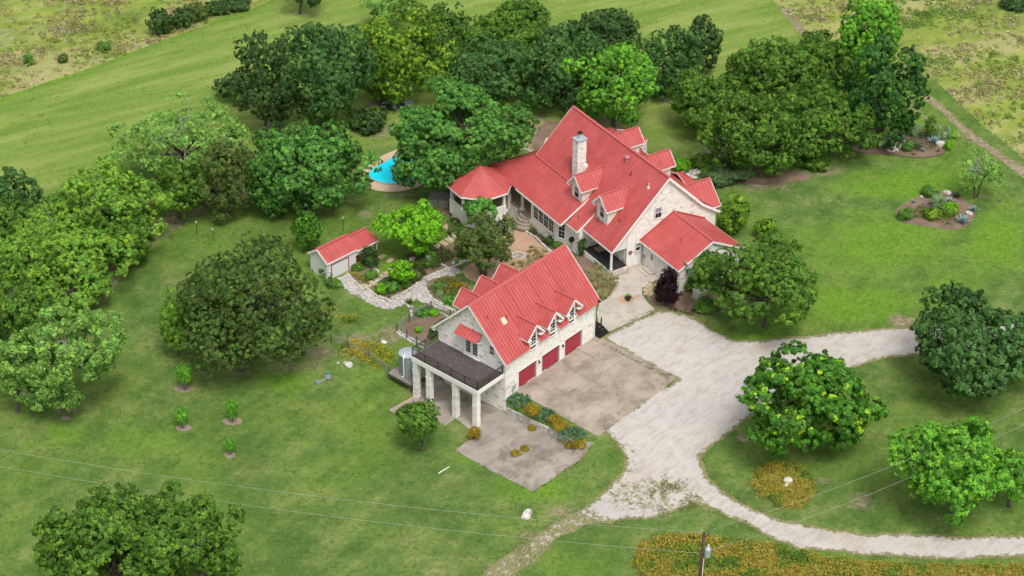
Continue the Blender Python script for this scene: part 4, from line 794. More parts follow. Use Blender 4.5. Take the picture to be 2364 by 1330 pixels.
trim((HO + 0.02, -7.17, hz(7.15) - 0.12), (HO + 0.02, 0, H - 0.12), nm='bargeboard'); trim((HO + 0.02, 0, H - 0.12), (HO + 0.02, 4.8, hz(4.8) - 0.12), h=0.28, nm='bargeboard'); trim((HO + 0.02, 4.8, hz(4.8) - 0.12), (HO + 0.02, 7.3, 3.4), h=0.28, nm='bargeboard')
trim((-18.35, -4.9, 5.0), (-18.35, 0, H - 0.1), nm='bargeboard'); trim((-7.38, cv, cz - 0.08), (-7.38, tv, tz - 0.08), nm='bargeboard'); trim((-5.22, -7.93, 2.68), (-5.22, -5.5, 4.42), nm='bargeboard')
for a, b in (((-16.6, cv - 0.02, cz - 0.12), (-7.4, cv - 0.02, cz - 0.12)), ((-7.4, -7.95, 2.66), (-5.25, -7.95, 2.66)), ((-5.25, -7.17, 2.76), (HO, -7.17, 2.76)), ((-22.67, 8.5, cz - 0.12), (-22.67, cv, cz - 0.12)), ((-18, 8.55, 2.8), (HO, 7.35, 3.42))): trim(a, b)
for c in (-8.62, -3.70): dormer(hou, c, -5.78, -6.22, 7.66, 1.03, 1.36, 6.2, hz(0) - 7.15 * ME, -7.15, 4.05, -1, (0.82, 1.42, 4.75, False, 1, 1, True))
for c in (-14.0, -8.0): dormer(hou, c, 5.7, 6.2, 7.62, 1.03, 1.36, 6.2, hz(7.15), 7.15, 3.2, 1, None)
D3 = dormer(hou, -1.95, 6.9, 7.35, 6.60, 1.7, 2.25, 4.25, hz(7.15), 7.15, 2.9, 1, None)
# back bay and far roof tip
for k_, cc in enumerate(((-7.6, 7.2), (-18.5, 8.2))):
    ap = (cc[0], cc[1], 4.45); rim_ = [(cc[0] - 2.6, cc[1] + 0.1, 3.35), (cc[0] - 1.3, cc[1] + 1.8, 3.35), (cc[0] + 1.25, cc[1] + 1.8, 3.35), (cc[0] + 2.6, cc[1] + 0.1, 3.35)]
    MB().prism([(x, y, -1.6) for x, y, _ in rim_], (0, 0, 4.85)).build('bay_wall', M['cream'], hou)
    for a, b in zip(rim_, rim_[1:]):
        roof_plane(hou, [a, b, ap], Vector(b) - Vector(a), joined=True); trim(Vector(a) - Vector((0, 0, 0.1)), Vector(b) - Vector((0, 0, 0.1)), 0.05, 0.12)
# chimney
ch = MB().box(-11.68, -10.68, -4.41, -3.28, 4.6, 10.4).build('chimney', M['mortar'], hou)
stones(ch, (-10.68, -4.41, 0), Y_, (1, 0, 0), [(0, 5.0), (1.13, 5.0), (1.13, 10.3), (0, 10.3)], limit=60, ch=(0.18, 0.28), ln=(0.3, 0.6), dark=0.25, seed=31)
stones(ch, (-11.68, -4.41, 0), X, (0, -1, 0), [(0, 5.0), (1.0, 5.0), (1.0, 10.3), (0, 10.3)], limit=60, ch=(0.18, 0.28), ln=(0.3, 0.6), dark=0.3, seed=32)
MB().box(-11.78, -10.56, -4.52, -3.17, 10.36, 10.46).build('chimney_cap', M['galv'], ch); MB().box(-10.9, -10.5, -3.6, -3.1, 6.0, 7.2).build('cricket', M['stone'], ch)
MB().lathe([(0.2, 0), (0.2, 0.45), (0.16, 0.5), (0.16, 0.6)], 14, (-11.18, -3.85, 10.46)).build('flue', M['galv'], ch); MB().lathe([(0.26, 0), (0.3, 0.06), (0.3, 0.16), (0.24, 0.2)], 14, (-11.18, -3.85, 11.04)).build('flue_cap', M['black'], ch)
# vents on the slope
tvn = MB().lathe([(0.28, -0.3), (0.28, 0.1), (0.34, 0.17), (0.34, 0.3), (0.24, 0.4), (0.05, 0.43)], 14, (0, 0, 0)).build('turbine_vent', M['pink_vent'], hou, loc=(-6.3, -0.85, hz(.85) + 0.15)); 
for u, v, h, m in ((-4.55, -1.53, 0.4, 'rust'), (-1.23, -1.53, 0.5, 'white'), (-1.63, -4.91, 0.35, 'rust'), (-4.3, -5.9, 0.4, 'rust')): MB().tube([(u, v, hz(v) - 0.1), (u, v, hz(v) + h)], [0.055] * 2, 8).box(u - 0.16, u + 0.16, v - 0.16, v + 0.12, hz(v) - 0.12, hz(v) + 0.05).build('vent_pipe', M[m], hou)
MB().tube([(-6.6, -6.9, 3.4), (-6.6, -6.9, 3.9)], [0.055] * 2, 8).build('vent_pipe', M['rust'], hou)
# low east wing
WL, WV0, WV1, WR, WZ, WE = 6.9, -2.95, 5.05, 1.05, 5.29, 3.0; wg = empty('side_wing', (0, 0, 0)); wg.parent = hou
wm = MB().box(0.24, WL, WV0, WV0 + 0.25, -0.8, 2.85).build('wall', M['mortar'], wg); wall(wg, (WL, WV0 + 0.26, 0), Y_, (1, 0, 0), [(0, -0.8), (7.7, -0.8), (7.7, 2.85), (WR - WV0 - 0.26, 5.0), (0, 3.0)])
MB().box(0.3, WL - 0.3, WV1 - 0.25, WV1, -0.8, 2.85).build('wall', M['mortar'], wg)
stones(wg, (0, WV0, 0), X, (0, -1, 0), [(0.25, -0.7), (WL, -0.7), (WL, 2.75), (0.25, 2.75)], [(1.35, 2.5, -0.2, 2.5), (4.9, 6.6, 0.6, 2.6)], limit=90, seed=41)
stones(wg, (WL, WV0, 0), Y_, (1, 0, 0), [(0, -0.7), (8.0, -0.7), (8.0, 2.8), (4.0, 4.9), (0, 2.8)], limit=110, seed=42)
roof_plane(wg, [(0.04, WV0 - 0.38, WE), (WL + 0.25, WV0 - 0.38, WE), (WL + 0.25, WR, WZ), (0.04, WR, WZ)], X); roof_plane(wg, [(0.04, WV1 + 0.4, WE), (WL + 0.25, WV1 + 0.4, WE), (WL + 0.25, WR, WZ), (0.04, WR, WZ)], X)
cap((0.04, WR, WZ), (WL + 0.25, WR, WZ), 0.3, wg); MB().beam((0.1, WV0 - 0.38, WE + 0.1), (0.1, WR, WZ + 0.1), 0.12, 0.1).beam((0.1, WR, WZ + 0.1), (0.1, WV1 + 0.4, WE + 0.1), 0.12, 0.1).build('flashing', M['seam'], wg)
trim((WL + 0.27, WV0 - 0.4, WE - 0.1), (WL + 0.27, WR, WZ - 0.1), nm='bargeboard', par=wg); trim((WL + 0.27, WR, WZ - 0.1), (WL + 0.27, WV1 + 0.4, WE - 0.1), nm='bargeboard', par=wg); trim((0.05, WV0 - 0.4, WE - 0.1), (WL + 0.25, WV0 - 0.4, WE - 0.1), par=wg); trim((0.05, WV1 + 0.42, WE - 0.1), (WL + 0.25, WV1 + 0.42, WE - 0.1), par=wg)
MB().tube([(4.0, -0.9, 4.2), (4.0, -0.9, 4.65)], [0.05] * 2, 8).build('vent_pipe', M['rust'], wg)
MB().box(1.5, 2.35, WV0 - 0.05, WV0 + 0.01, 0.25, 2.35).box(1.42, 1.5, WV0 - 0.08, WV0, 0.25, 2.42).box(2.35, 2.43, WV0 - 0.08, WV0, 0.25, 2.42).build('side_door', M['white'], wg)
MB().box(1.7, 2.15, WV0 - 0.065, WV0 - 0.051, 1.4, 2.15).build('door_pane', M['blind'], wg)
window(wg, (5.3, WV0, 0.8), X, (0, -1, 0), 0.85, 1.7, 1, 2, off=0.03, sibling=True); window(wg, (6.2, WV0, 0.8), X, (0, -1, 0), 0.85, 1.7, 1, 2, off=0.03, sibling=True)
for i in range(2): MB().box(1.1, 2.7, WV0 - 0.75 - 0.45 * i, WV0 - 0.3 - 0.45 * i + (0.28 if i == 0 else 0), -0.1, 0.28 - 0.14 * i).build('door_step', M['walk'], wg)
MB().box(0.45, 0.7, WV0 - 0.14, WV0 - 0.03, 1.0, 1.35).tube([(0.57, WV0 - 0.08, 1.0), (0.57, WV0 - 0.08, 0.0)], [0.02] * 2).build('meter_box', M['blind'], wg)
dsh = MB().lathe([(0.02, 0), (0.2, 0.03), (0.36, 0.1), (0.35, 0.115), (0.2, 0.05)], 16); o = dsh.build('satellite_dish', M['galv'], None); o.parent = wg; o.location = (WL + 0.35, -2.5, 3.75); o.rotation_euler = (math.radians(60), 0, math.radians(150)); MB().tube([(WL + 0.3, -2.5, 3.2), (WL + 0.35, -2.48, 3.75)], [0.025] * 2).build('dish_mast', M['galv'], wg)
# octagonal gazebo at the veranda corner
gz_c = (-19.8, -11.4); ap_ = 3.5; R8 = ap_ / math.cos(math.pi / 8)
gzb = empty('gazebo', (0, 0, 0)); gzb.parent = hou
oc = [(gz_c[0] + R8 * math.cos(math.pi / 8 + i * math.pi / 4), gz_c[1] + R8 * math.sin(math.pi / 8 + i * math.pi / 4)) for i in range(8)]
apx = (gz_c[0], gz_c[1], 4.85)
for i in range(8):
    a, b = oc[i], oc[(i + 1) % 8]; A_ = (a[0], a[1], 2.70); B_ = (b[0], b[1], 2.70)
    roof_plane(gzb, [A_, B_, apx], Vector(B_) - Vector(A_), pitch=0.4); cap(A_, apx, 0.12, gzb); trim(Vector(A_) - Vector((0, 0, 0.12)), Vector(B_) - Vector((0, 0, 0.12)), 0.06, 0.16, par=gzb)
ic = [(gz_c[0] + (R8 - 0.5) * math.cos(math.pi / 8 + i * math.pi / 4), gz_c[1] + (R8 - 0.5) * math.sin(math.pi / 8 + i * math.pi / 4)) for i in range(8)]
MB().prism([(x, y, -0.2) for x, y in ic], (0, 0, 0.12)).build('gazebo_floor', M['tile'], gzb); MB().prism([(x, y, -2.3) for x, y in ic], (0, 0, 1.4)).build('gazebo_base', M['stone'], gzb)
for i in range(8):
    a, b = Vector((*ic[i], 0)), Vector((*ic[(i + 1) % 8], 0))
    MB().box(a.x - 0.13, a.x + 0.13, a.y - 0.13, a.y + 0.13, 0.9, 2.55).box(a.x - 0.2, a.x + 0.2, a.y - 0.2, a.y + 0.2, -0.9, 0.9).build('gazebo_post', M['cream'], gzb)
    if i not in (0, 1): MB().beam(a + Vector((0, 0, 0.0)), b + Vector((0, 0, 0.0)), 0.16, 1.76).build('half_wall', M['cream'], gzb)
# ramp left of the gazebo
rp = empty('wooden_ramp', G(1015, 468), math.radians(-8), 'grey weathered board ramp beside the gazebo', 'ramp')
for i in range(9): MB().box(-1.3, 1.2, -1.0 + i * 0.26, -0.77 + i * 0.26, 0.5, 0.56).build('board', M['greywood'], rp)
MB().box(-1.35, 1.25, -1.06, -1.0, 0.0, 0.95).build('side_board', M['greywood'], rp); MB().box(-1.35, 1.25, 1.36, 1.42, 0.0, 0.6).build('side_board', M['greywood'], rp)
for x in (-1.3, 0, 1.2): MB().box(x - 0.05, x + 0.05, -1.13, -1.05, 0, 1.1).build('post', M['wood'], rp)
# ------------------------------------------------------------------ shed
SY = math.radians(45.0); s0 = G(757, 648); shd = empty('garden_shed', s0, SY, 'small pale shed with red metal roof and wide roller door', 'shed'); SW, SA, SB, SE = 2.9, 4.0, 3.3, 2.32
MB().box(0, SA, 0, SW, -0.6, SE).box(SA + 0.001, SA + SB - 0.7, 0.002, SW, -0.6, SE - 0.22).prism([(0, 0, SE), (0, SW, SE), (0, SW / 2, SE + 1.05)], (SA, 0, 0)).build('shed_walls', M['shedwall'], shd)
MB().prism([(SA + 0.01, 0.1, SE - 0.22), (SA + 0.01, SW - 0.1, SE - 0.22), (SA + 0.01, SW / 2, SE + 0.75)], (SB - 0.75, 0, 0)).build('shed_gable', M['shedwall'], shd)
so_, RR = 0.16, SE + 1.12
for s_ in (0, 1):
    ve = -so_ if s_ == 0 else SW + so_
    roof_plane(shd, [(-so_, ve, SE - 0.02), (SA + 0.15, ve, SE - 0.02), (SA + 0.15, SW / 2, RR), (-so_, SW / 2, RR)], X, pitch=0.36)
    roof_plane(shd, [(SA - 0.1, ve, SE - 0.22), (SA + SB, ve, SE - 0.22), (SA + SB - 0.55, SW / 2, RR - 0.3), (SA - 0.1, SW / 2, RR - 0.3)], X, pitch=0.36)
    trim((-so_ - 0.02, ve, SE - 0.12), (-so_ - 0.02, SW / 2, RR - 0.1), nm='bargeboard', par=shd); trim((-so_, ve, SE - 0.13), (SA + 0.15, ve, SE - 0.13), par=shd, h=0.14); trim((SA + 0.16, ve, SE - 0.33), (SA + SB, ve, SE - 0.33), par=shd, h=0.14)
cap((-so_, SW / 2, RR), (SA + 0.15, SW / 2, RR), 0.34, shd); cap((SA + 0.15, SW / 2, RR - 0.3), (SA + SB - 0.5, SW / 2, RR - 0.3), 0.3, shd)
roof_plane(shd, [(SA + SB, -so_, SE - 0.23), (SA + SB, SW + so_, SE - 0.23), (SA + SB - 0.55, SW / 2, RR - 0.3)], Y_, pitch=0.36)
MB().box(SA + SB - 0.2, SA + SB - 0.1, 0.0, 0.1, -0.5, SE - 0.35).build('porch_post', M['white'], shd)
rd = MB(); [rd.box(0.62, 2.92, -0.045, 0.0, 0.02 + i * 0.28, 0.285 + i * 0.28) for i in range(6)]; rd.build('roller_door', M['shedwall'], shd)
MB().box(0.52, 0.61, -0.07, 0, -0.1, 1.8).box(2.93, 3.02, -0.07, 0, -0.1, 1.8).box(0.52, 3.02, -0.075, 0, 1.71, 1.8).build('door_frame', M['door'], shd)
window(shd, (4.5, 0, 0.45), X, (0, -1, 0), 0.8, 0.95, 1, 2, frame_mat='door')
MB().tube([(0.2, -0.1, 2.0), (0.2, -0.1, 0.0)], [0.03] * 2).build('downpipe', M['white'], shd)
# ------------------------------------------------------------------ foliage
def leaf_mesh(name, P, N, size, col, shape='kite', mat='leaf', asp=0.62):
    "one small four-cornered leaf cluster at every P, facing roughly N"
    n = len(P); r = RNG.normal(size=(n, 3)); t = np.cross(N, r); t /= np.linalg.norm(t, axis=1)[:, None] + 1e-9; b = np.cross(N, t)
    s = (size * RNG.uniform(0.65, 1.35, n))[:, None]
    bend = N * s * RNG.uniform(-0.25, 0.1, n)[:, None]
    V = np.stack([P - t * s, P + t * s * 0.75 - b * s * asp * 1.25, P + t * s * 0.55 + b * s * asp * 1.25 + bend], 1).reshape(-1, 3)
    me = bpy.data.meshes.new(name); me.vertices.add(3 * n); me.vertices.foreach_set('co', V.astype(np.float32).ravel())
    me.loops.add(3 * n); me.loops.foreach_set('vertex_index', np.arange(3 * n, dtype=np.int32))
    me.polygons.add(n); me.polygons.foreach_set('loop_start', np.arange(0, 3 * n, 3, dtype=np.int32)); me.update(); me.materials.append(M[mat])
    setattr_point(me, 'tint', np.repeat(np.clip(col, 0, 1), 3, 0)); return me
def crown_cloud(rx, ry, rz, spec, seed, flat=0.0):
    "points, normals and colours of the leaves of a crown centred on the origin"
    rng = np.random.default_rng(seed); K = int(spec.get('lobes', 34) * 1.35); lr = spec.get('lobe', 0.30)
    # lobe centres spread over the shell with some inside, irregular
    C = []; tries = 0
    while len(C) < K and tries < 4000:
        tries += 1; d = rng.normal(size=3); d /= np.linalg.norm(d)
        if d[2] < -0.88: continue
        rr = rng.uniform(0.55, 0.86) if rng.random() < 0.8 else rng.uniform(0.1, 0.5)
        p = d * rr * (1 + 0.16 * math.sin(3 * math.atan2(d[1], d[0]) + seed) + 0.08 * math.sin(5 * math.atan2(d[1], d[0]) + seed * 2.3))
        if all(np.linalg.norm(p - c) > lr * 0.62 for c in C): C.append(p)
    C = np.array(C); K = len(C); R = lr * rng.uniform(0.7, 1.25, K); dims = np.array([rx, ry, rz])
    area = (R ** 2); n = int(spec['n']); cnt = np.maximum(8, (n * area / area.sum()).astype(int)); P = []; N = []; Cc = []
    base = np.array(spec['col']); tip = np.array(spec.get('tip', spec['col'])); tp = spec.get('tipp', 0.0)
    for k_ in range(K):
        m = cnt[k_]; out = C[k_] / (np.linalg.norm(C[k_]) + 1e-6); nc = max(4, m // spec.get('per', 19))
        q = rng.normal(size=(nc, 3)); q /= np.linalg.norm(q, axis=1)[:, None]; dd = q @ out; low = dd < -0.15; q[low] = q[low] - 1.6 * dd[low][:, None] * out; q /= np.linalg.norm(q, axis=1)[:, None]
        bump = 1 + 0.14 * np.sin(q[:, 0] * 9 + k_) * np.sin(q[:, 1] * 8 + 2 * k_) + 0.10 * np.sin(q[:, 2] * 11 + k_); deep = rng.exponential(spec.get('depth', 0.14), nc).clip(0, 0.8); qc = C[k_] + q * (R[k_] * bump * (1 - deep))[:, None]
        own = rng.integers(0, nc, m); e = rng.normal(size=(m, 3)); e /= np.linalg.norm(e, axis=1)[:, None]; side = (e * q[own]).sum(1); e = np.where((side < -0.1)[:, None], e - 2 * side[:, None] * q[own], e)
        rs = spec.get('sub', 0.28) * rng.uniform(0.6, 1.25, nc)[own] * rng.uniform(0.45, 1.0, m); p = qc[own] + e * (rs[:, None] / dims)
        nn = e * 0.75 + q[own] * 0.55 + out * 0.25 + np.array([0, 0, 0.2]) + rng.normal(size=(m, 3)) * spec.get('scatter', 0.4)
        lv = rng.uniform(0.80, 1.2); cl = rng.uniform(0.68, 1.32, nc)[own]; hue = rng.normal(0, 0.07, nc)[own]
        c = base[None, :] * lv * (cl * rng.uniform(0.8, 1.2, m))[:, None] * np.stack([1 + hue, np.ones(m), 1 - hue], 1)
        if tp:
            # new growth sits on the outermost clumps, in patches
            patch = (0.5 + 0.5 * np.sin(q[:, 0] * 6 + 3 * k_) * np.sin(q[:, 1] * 7 + k_)); ct = (rng.random(nc) < tp * 2 * patch) & (deep < 0.25) & (qc[:, 2] > -0.5); is_t = ct[own] & (rng.random(m) < 0.8); mixv = rng.uniform(0.45, 1, (m, 1)); c = np.where(is_t[:, None], c * (1 - mixv) + tip * mixv, c)
        P.append(p); N.append(nn); Cc.append(c)
    P = np.concatenate(P) * dims; N = np.concatenate(N) / (dims / dims.mean()); N /= np.linalg.norm(N, axis=1)[:, None]; Cc = np.concatenate(Cc)
    if flat: keep = P[:, 2] > -rz * flat; P, N, Cc = P[keep], N[keep], Cc[keep]
    return P, N, Cc, C * dims
OAK = dict(col=(0.052, 0.105, 0.026), tip=(0.11, 0.19, 0.035), tipp=0.12, lobes=46, lobe=0.25, den=1.0, leaf=0.17)
SP = {
 'oak': OAK, 'dark': dict(OAK, col=(0.034, 0.066, 0.026), tip=(0.075, 0.12, 0.03), tipp=0.10), 'live': dict(OAK, col=(0.045, 0.075, 0.024), tip=(0.10, 0.17, 0.03), tipp=0.10, lobes=60, lobe=0.21, leaf=0.15),
 'green': dict(OAK, col=(0.048, 0.122, 0.034), tip=(0.11, 0.23, 0.05), tipp=0.25, lobes=50, lobe=0.23, leaf=0.19), 'bluegreen': dict(OAK, col=(0.038, 0.086, 0.032), tip=(0.07, 0.15, 0.05), tipp=0.2, leaf=0.16),
 'yell': dict(OAK, col=(0.066, 0.122, 0.018), tip=(0.19, 0.27, 0.025), tipp=0.32, lobes=40, lobe=0.27, leaf=0.16), 'lime': dict(OAK, col=(0.075, 0.18, 0.014), tip=(0.16, 0.33, 0.018), tipp=0.45, lobes=44, lobe=0.22, leaf=0.15, depth=0.2),
 'bright': dict(OAK, col=(0.085, 0.165, 0.032), tip=(0.19, 0.27, 0.04), tipp=0.30, lobes=54, lobe=0.21, leaf=0.16, depth=0.2), 'mesq': dict(OAK, col=(0.105, 0.185, 0.060), tip=(0.20, 0.32, 0.10), tipp=0.30, lobes=60, lobe=0.17, leaf=0.14, den=0.62, depth=0.3, scatter=0.9),
 'round': dict(OAK, col=(0.042, 0.115, 0.018), tip=(0.26, 0.40, 0.03), tipp=0.12, lobes=90, lobe=0.165, leaf=0.23, depth=0.12), 'pecan': dict(OAK, col=(0.068, 0.170, 0.028), tip=(0.15, 0.30, 0.03), tipp=0.3, lobes=60, lobe=0.2, leaf=0.17),
 'crape': dict(OAK, col=(0.060, 0.092, 0.034), tip=(0.13, 0.13, 0.05), tipp=0.28, lobes=48, lobe=0.21, leaf=0.13, depth=0.25, scatter=0.8), 'mid': dict(OAK, col=(0.050, 0.102, 0.020), tip=(0.12, 0.20, 0.030), tipp=0.22, lobes=80, lobe=0.175, leaf=0.15),
 'magn': dict(OAK, col=(0.026, 0.072, 0.020), tip=(0.10, 0.19, 0.03), tipp=0.10, lobes=60, lobe=0.2, leaf=0.22), 'plum': dict(OAK, col=(0.011, 0.004, 0.010), tip=(0.02, 0.007, 0.014), tipp=0.2, lobes=30, leaf=0.12), 'fig': dict(OAK, col=(0.050, 0.130, 0.030), tip=(0.08, 0.2, 0.05), tipp=0.3, lobes=26, leaf=0.24),
 'gold': dict(OAK, col=(0.13, 0.105, 0.014), tip=(0.30, 0.19, 0.02), tipp=0.5, lobes=14, lobe=0.36, leaf=0.08), 'bush': dict(OAK, col=(0.060, 0.125, 0.030), tip=(0.12, 0.2, 0.04), tipp=0.2, lobes=16, lobe=0.36, leaf=0.10), 'grey': dict(OAK, col=(0.11, 0.16, 0.11), tip=(0.18, 0.24, 0.16), tipp=0.3, lobes=14, lobe=0.36, leaf=0.08), 'rose': dict(OAK, col=(0.055, 0.09, 0.05), tip=(0.09, 0.13, 0.07), tipp=0.3, lobes=24, leaf=0.10),
}
def trunk_mesh(name, base_h, r0, lobes, seed, mat='bark', parent=None, multi=1, lean=(0, 0), nb=9, sub=True):
    rnd = random.Random(seed); mb = MB(); nl = len(lobes); pick = sorted(range(nl), key=lambda i: rnd.random())[:nb]
    for t in range(multi):
        a = 2 * math.pi * t / max(1, multi) + seed; off = Vector((math.cos(a), math.sin(a), 0)) * (r0 * 1.4 if multi > 1 else 0)
        top = Vector((lean[0], lean[1], base_h)) + off * (3.5 if multi > 1 else 0); mid = Vector((lean[0] * 0.4 + rnd.uniform(-.15, .15), lean[1] * 0.4 + rnd.uniform(-.15, .15), base_h * 0.5)) + off * 1.8
        rr = r0 / (1 if multi == 1 else 1.6); mb.tube([off - Vector((0, 0, 0.3)), off + Vector((0, 0, 0.15)), mid, top], [rr * 1.5, rr * 1.15, rr * 0.9, rr * 0.75], 7)
        for i in pick[t::multi]:
            q = Vector(lobes[i]); m1 = top.lerp(q, 0.5) + Vector((rnd.uniform(-.4, .4), rnd.uniform(-.4, .4), rnd.uniform(-.5, .1))); mb.tube([top - Vector((0, 0, 0.2)), m1, q], [rr * 0.55, rr * 0.3, rr * 0.07], 5, cap=False)
            if sub:
                for _ in range(2):
                    j = rnd.choice(range(nl)); w = Vector(lobes[j])
                    if (w - m1).length < base_h * 1.2 + 3: mb.tube([m1, m1.lerp(w, 0.5) + Vector((rnd.uniform(-.3, .3), rnd.uniform(-.3, .3), 0)), w], [rr * 0.25, rr * 0.13, rr * 0.04], 4, cap=False)
    return mb.build(name, M[mat], parent, recalc=False, smooth=True)
def twigs(parent, C, n, r, seed, mat='deadwood', name='dead_branches', spread=(1, 1, 0.6), root=None):
    rnd = random.Random(seed); mb = MB(); C = Vector(C); root = Vector(root) if root else C - Vector((0, 0, r * 0.8))
    for i in range(n):
        d = Vector((rnd.gauss(0, 1) * spread[0], rnd.gauss(0, 1) * spread[1], abs(rnd.gauss(0, 1)) * spread[2])).normalized(); e = C + d * r * rnd.uniform(0.6, 1.15); m = root.lerp(e, 0.5) + Vector((rnd.uniform(-1, 1), rnd.uniform(-1, 1), rnd.uniform(-1, 1))) * r * 0.14
        mb.tube([root, m, e], [0.09, 0.055, 0.018], 4, cap=False)
        for j in range(4):
            s = m.lerp(e, rnd.uniform(0.1, 0.9)); f = s + Vector((rnd.gauss(0, 1), rnd.gauss(0, 1), rnd.gauss(0.3, 0.7))).normalized() * r * rnd.uniform(0.2, 0.5); mb.tube([s, f], [0.03, 0.01], 3, cap=False)
    return mb.build(name, M[mat], parent, recalc=False)
TREES = {}
def tree(label, cx, cy, rx, ry, kind, clear=1.0, cat='tree', name='tree', group=None, by=None, bx=None, dens=1.0, seed=None, multi=1, dead=0, nleaf=None, aspect=None, extra=(), trunk=True, flat=0, leafk=1.0, zr=None, rtrunk=None):
    if group in (globals().get('B_'), globals().get('R_')) and group: rx *= 1.08; ry *= 1.12; clear *= 0.5
    if group == W_: rx *= 1.07; ry *= 1.07
    seed = seed if seed is not None else int(cx * 7 + cy * 13) % 9973; s = 21.6; spec = dict(SP[kind])
    # iterate: depth of the base fixes the scale
    byy = by if by else cy + ry + 40
    for _ in range(4):
        B = G(bx if bx else cx, byy); s = pxm(B + np.array([0, 0, 3])); Rx = rx / s; Rz = math.sqrt(max(0.10 * Rx ** 2, (ry / s) ** 2 - (0.555 * Rx * 0.9) ** 2)) / 0.83
        if zr: Rz = zr * Rx
        if not by: byy = cy + (Rz * 0.92 + clear) * s * 0.83
    C = ony(cx, cy, B[1]); hc = C[2] - B[2]; Ry = Rx * (aspect or 0.92)
    spec['n'] = nleaf or int(min(62000, 1480 * Rx * (Rx * 0.5 + Rz * 0.5) * spec.get('den', 1) * dens * (0.17 / spec['leaf']) ** 1.3 + 300))
    P, N, Cc, LC = crown_cloud(Rx * 0.99, Ry * 0.99, Rz * 1.0, spec, seed, flat); Cc = np.clip(Cc * np.array([2.25, 2.32, 1.5]), 0, 0.75)
    for (ex, ey, erx, ery, dep) in extra:
        eC = ony(ex, ey, B[1] + dep); sp2 = dict(spec); a_ = erx / s; z_ = ery / s / 0.98; sp2['n'] = int(spec['n'] * a_ * z_ / (Rx * Rz)); sp2['lobes'] = max(8, int(spec['lobes'] * 0.5)); sp2['lobe'] = spec['lobe'] * 1.3
        p2, n2, c2, _l = crown_cloud(a_, a_ * 0.9, z_, sp2, seed + int(ex)); P = np.concatenate([P, p2 + (eC - C)]); N = np.concatenate([N, n2]); Cc = np.concatenate([Cc, np.clip(c2 * np.array([2.25, 2.32, 1.5]), 0, 0.75)])
    root = empty(name, B, 0, label, cat, group); off = np.array([C[0] - B[0], 0, hc]); me = leaf_mesh('crown', P, N, spec['leaf'] * leafk * 0.74, Cc); cr = link('crown', me, root, off)
    if trunk:
        trunk_mesh('trunk', max(0.5, hc - Rz * 0.55), rtrunk or (0.07 + 0.035 * Rx), [tuple(np.array(l) * 0.85 + off) for l in LC], seed, parent=root, multi=multi, lean=(off[0] * 0.6, 0), nb=min(len(LC), 12 if Rx > 3 else 5), sub=Rx > 2.5)
    if dead: twigs(root, tuple(off + np.array([0, -Ry * 0.2, Rz * 0.4])), dead, Rx * 0.55, seed)
    TREES[label] = (root, Rx, Rz, spec['n']); return root
W_ = 'mixed native trees of the wood along the left lawn'
tree('big dark live oak standing alone on the lawn left of the garage and deck', 596, 690, 172, 146, 'live', 1.2, dens=1.2, by=852, bx=560, rtrunk=0.35, extra=((560, 775, 125, 78, -1.5), (480, 690, 70, 80, 0)))
tree('yellow-green young oak growing against the left side of the big dark live oak', 412, 745, 52, 68, 'bright', 1.0)
tree('leafy bright green oak between the pool and the small shed tree', 706, 372, 144, 112, 'green', 1.8, rtrunk=0.3, extra=((745, 425, 60, 50, -1.0), (640, 425, 75, 55, -1.0)))
tree('huge spreading oak hanging over the swimming pool and gazebo roof', 1072, 292, 158, 106, 'green', 1.8, dens=1.0, by=444, bx=1040, extra=((1010, 380, 92, 68, -2.0), (965, 300, 70, 52, 0.0)), rtrunk=0.45)
# wood on the left
tree('broad pale mesquite crown with bleached twigs at the top of the left wood', 425, 320, 165, 80, 'mesq', 1.8, group=W_, dens=1.5, dead=7, nleaf=46000)
tree('rounded mesquite in the left wood standing nearest the thin metal posts', 415, 430, 72, 66, 'mid', 1.2, group=W_)
tree('shadowed oak in the left wood between the pale mesquite and the bright oak', 520, 405, 72, 92, 'crape', 1.0, group=W_)
tree('wide yellow-green elm in the left wood with drooping right side', 245, 470, 135, 100, 'bright', 1.8, group=W_, dens=1.1)
tree('green tree at the left frame edge below the dark round tree', 22, 515, 72, 58, 'mid', 1.0, group=W_)
tree('dark dense round tree at the left frame edge beside the mown field', 38, 448, 56, 50, 'bluegreen', 1.0, group=W_)
tree('elm with bleached bare twig tangle on its top in the left wood', 120, 520, 100, 62, 'bright', 1.5, group=W_, dead=10)
tree('lime green elm bulging over the brown lawn edge in the left wood', 180, 590, 118, 78, 'bright', 1.6, group=W_, dens=1.1)
tree('dark undergrowth tree behind the lawn bend beside the wide elm', 300, 560, 52, 58, 'mid', 0.3, group=W_)
tree('bright elm at the left frame edge below the bleached twig tangle', 40, 610, 80, 78, 'bright', 1.2, group=W_)
tree('yellow-green elm lowest of the elms and leaning over the lawn', 150, 665, 92, 60, 'bright', 1.0, group=W_)
tree('olive elm at the left frame edge above the feathery pale tree', 45, 720, 78, 72, 'mid', 1.0, group=W_, dead=6)
tree('feathery pale green tree with arching grey limbs at the lower end of the left wood', 165, 805, 112, 98, 'mesq', 1.6, group=W_, by=950, bx=148, dens=1.6, dead=8, extra=((60, 830, 75, 62, -1.0), (120, 905, 60, 45, -2.0)), name='feathery_tree')
tree('small feathery tree with bare drooping limbs at the left frame edge', 40, 858, 60, 82, 'mesq', 1.0, group=W_, dens=1.1, dead=7, name='feathery_tree')
# lower left
tree('large glossy green oak in the lower left corner of the lawn', 265, 1275, 185, 135, 'mid', 1.6, dens=1.0, extra=((370, 1225, 125, 92, -0.5), (170, 1270, 92, 92, -0.5), (260, 1200, 110, 72, 0.0)), rtrunk=0.35)
tree('thinner grey-green oak joined to the right of the lower left oak', 455, 1262, 112, 118, 'mid', 1.4, dens=1.0, dead=4)
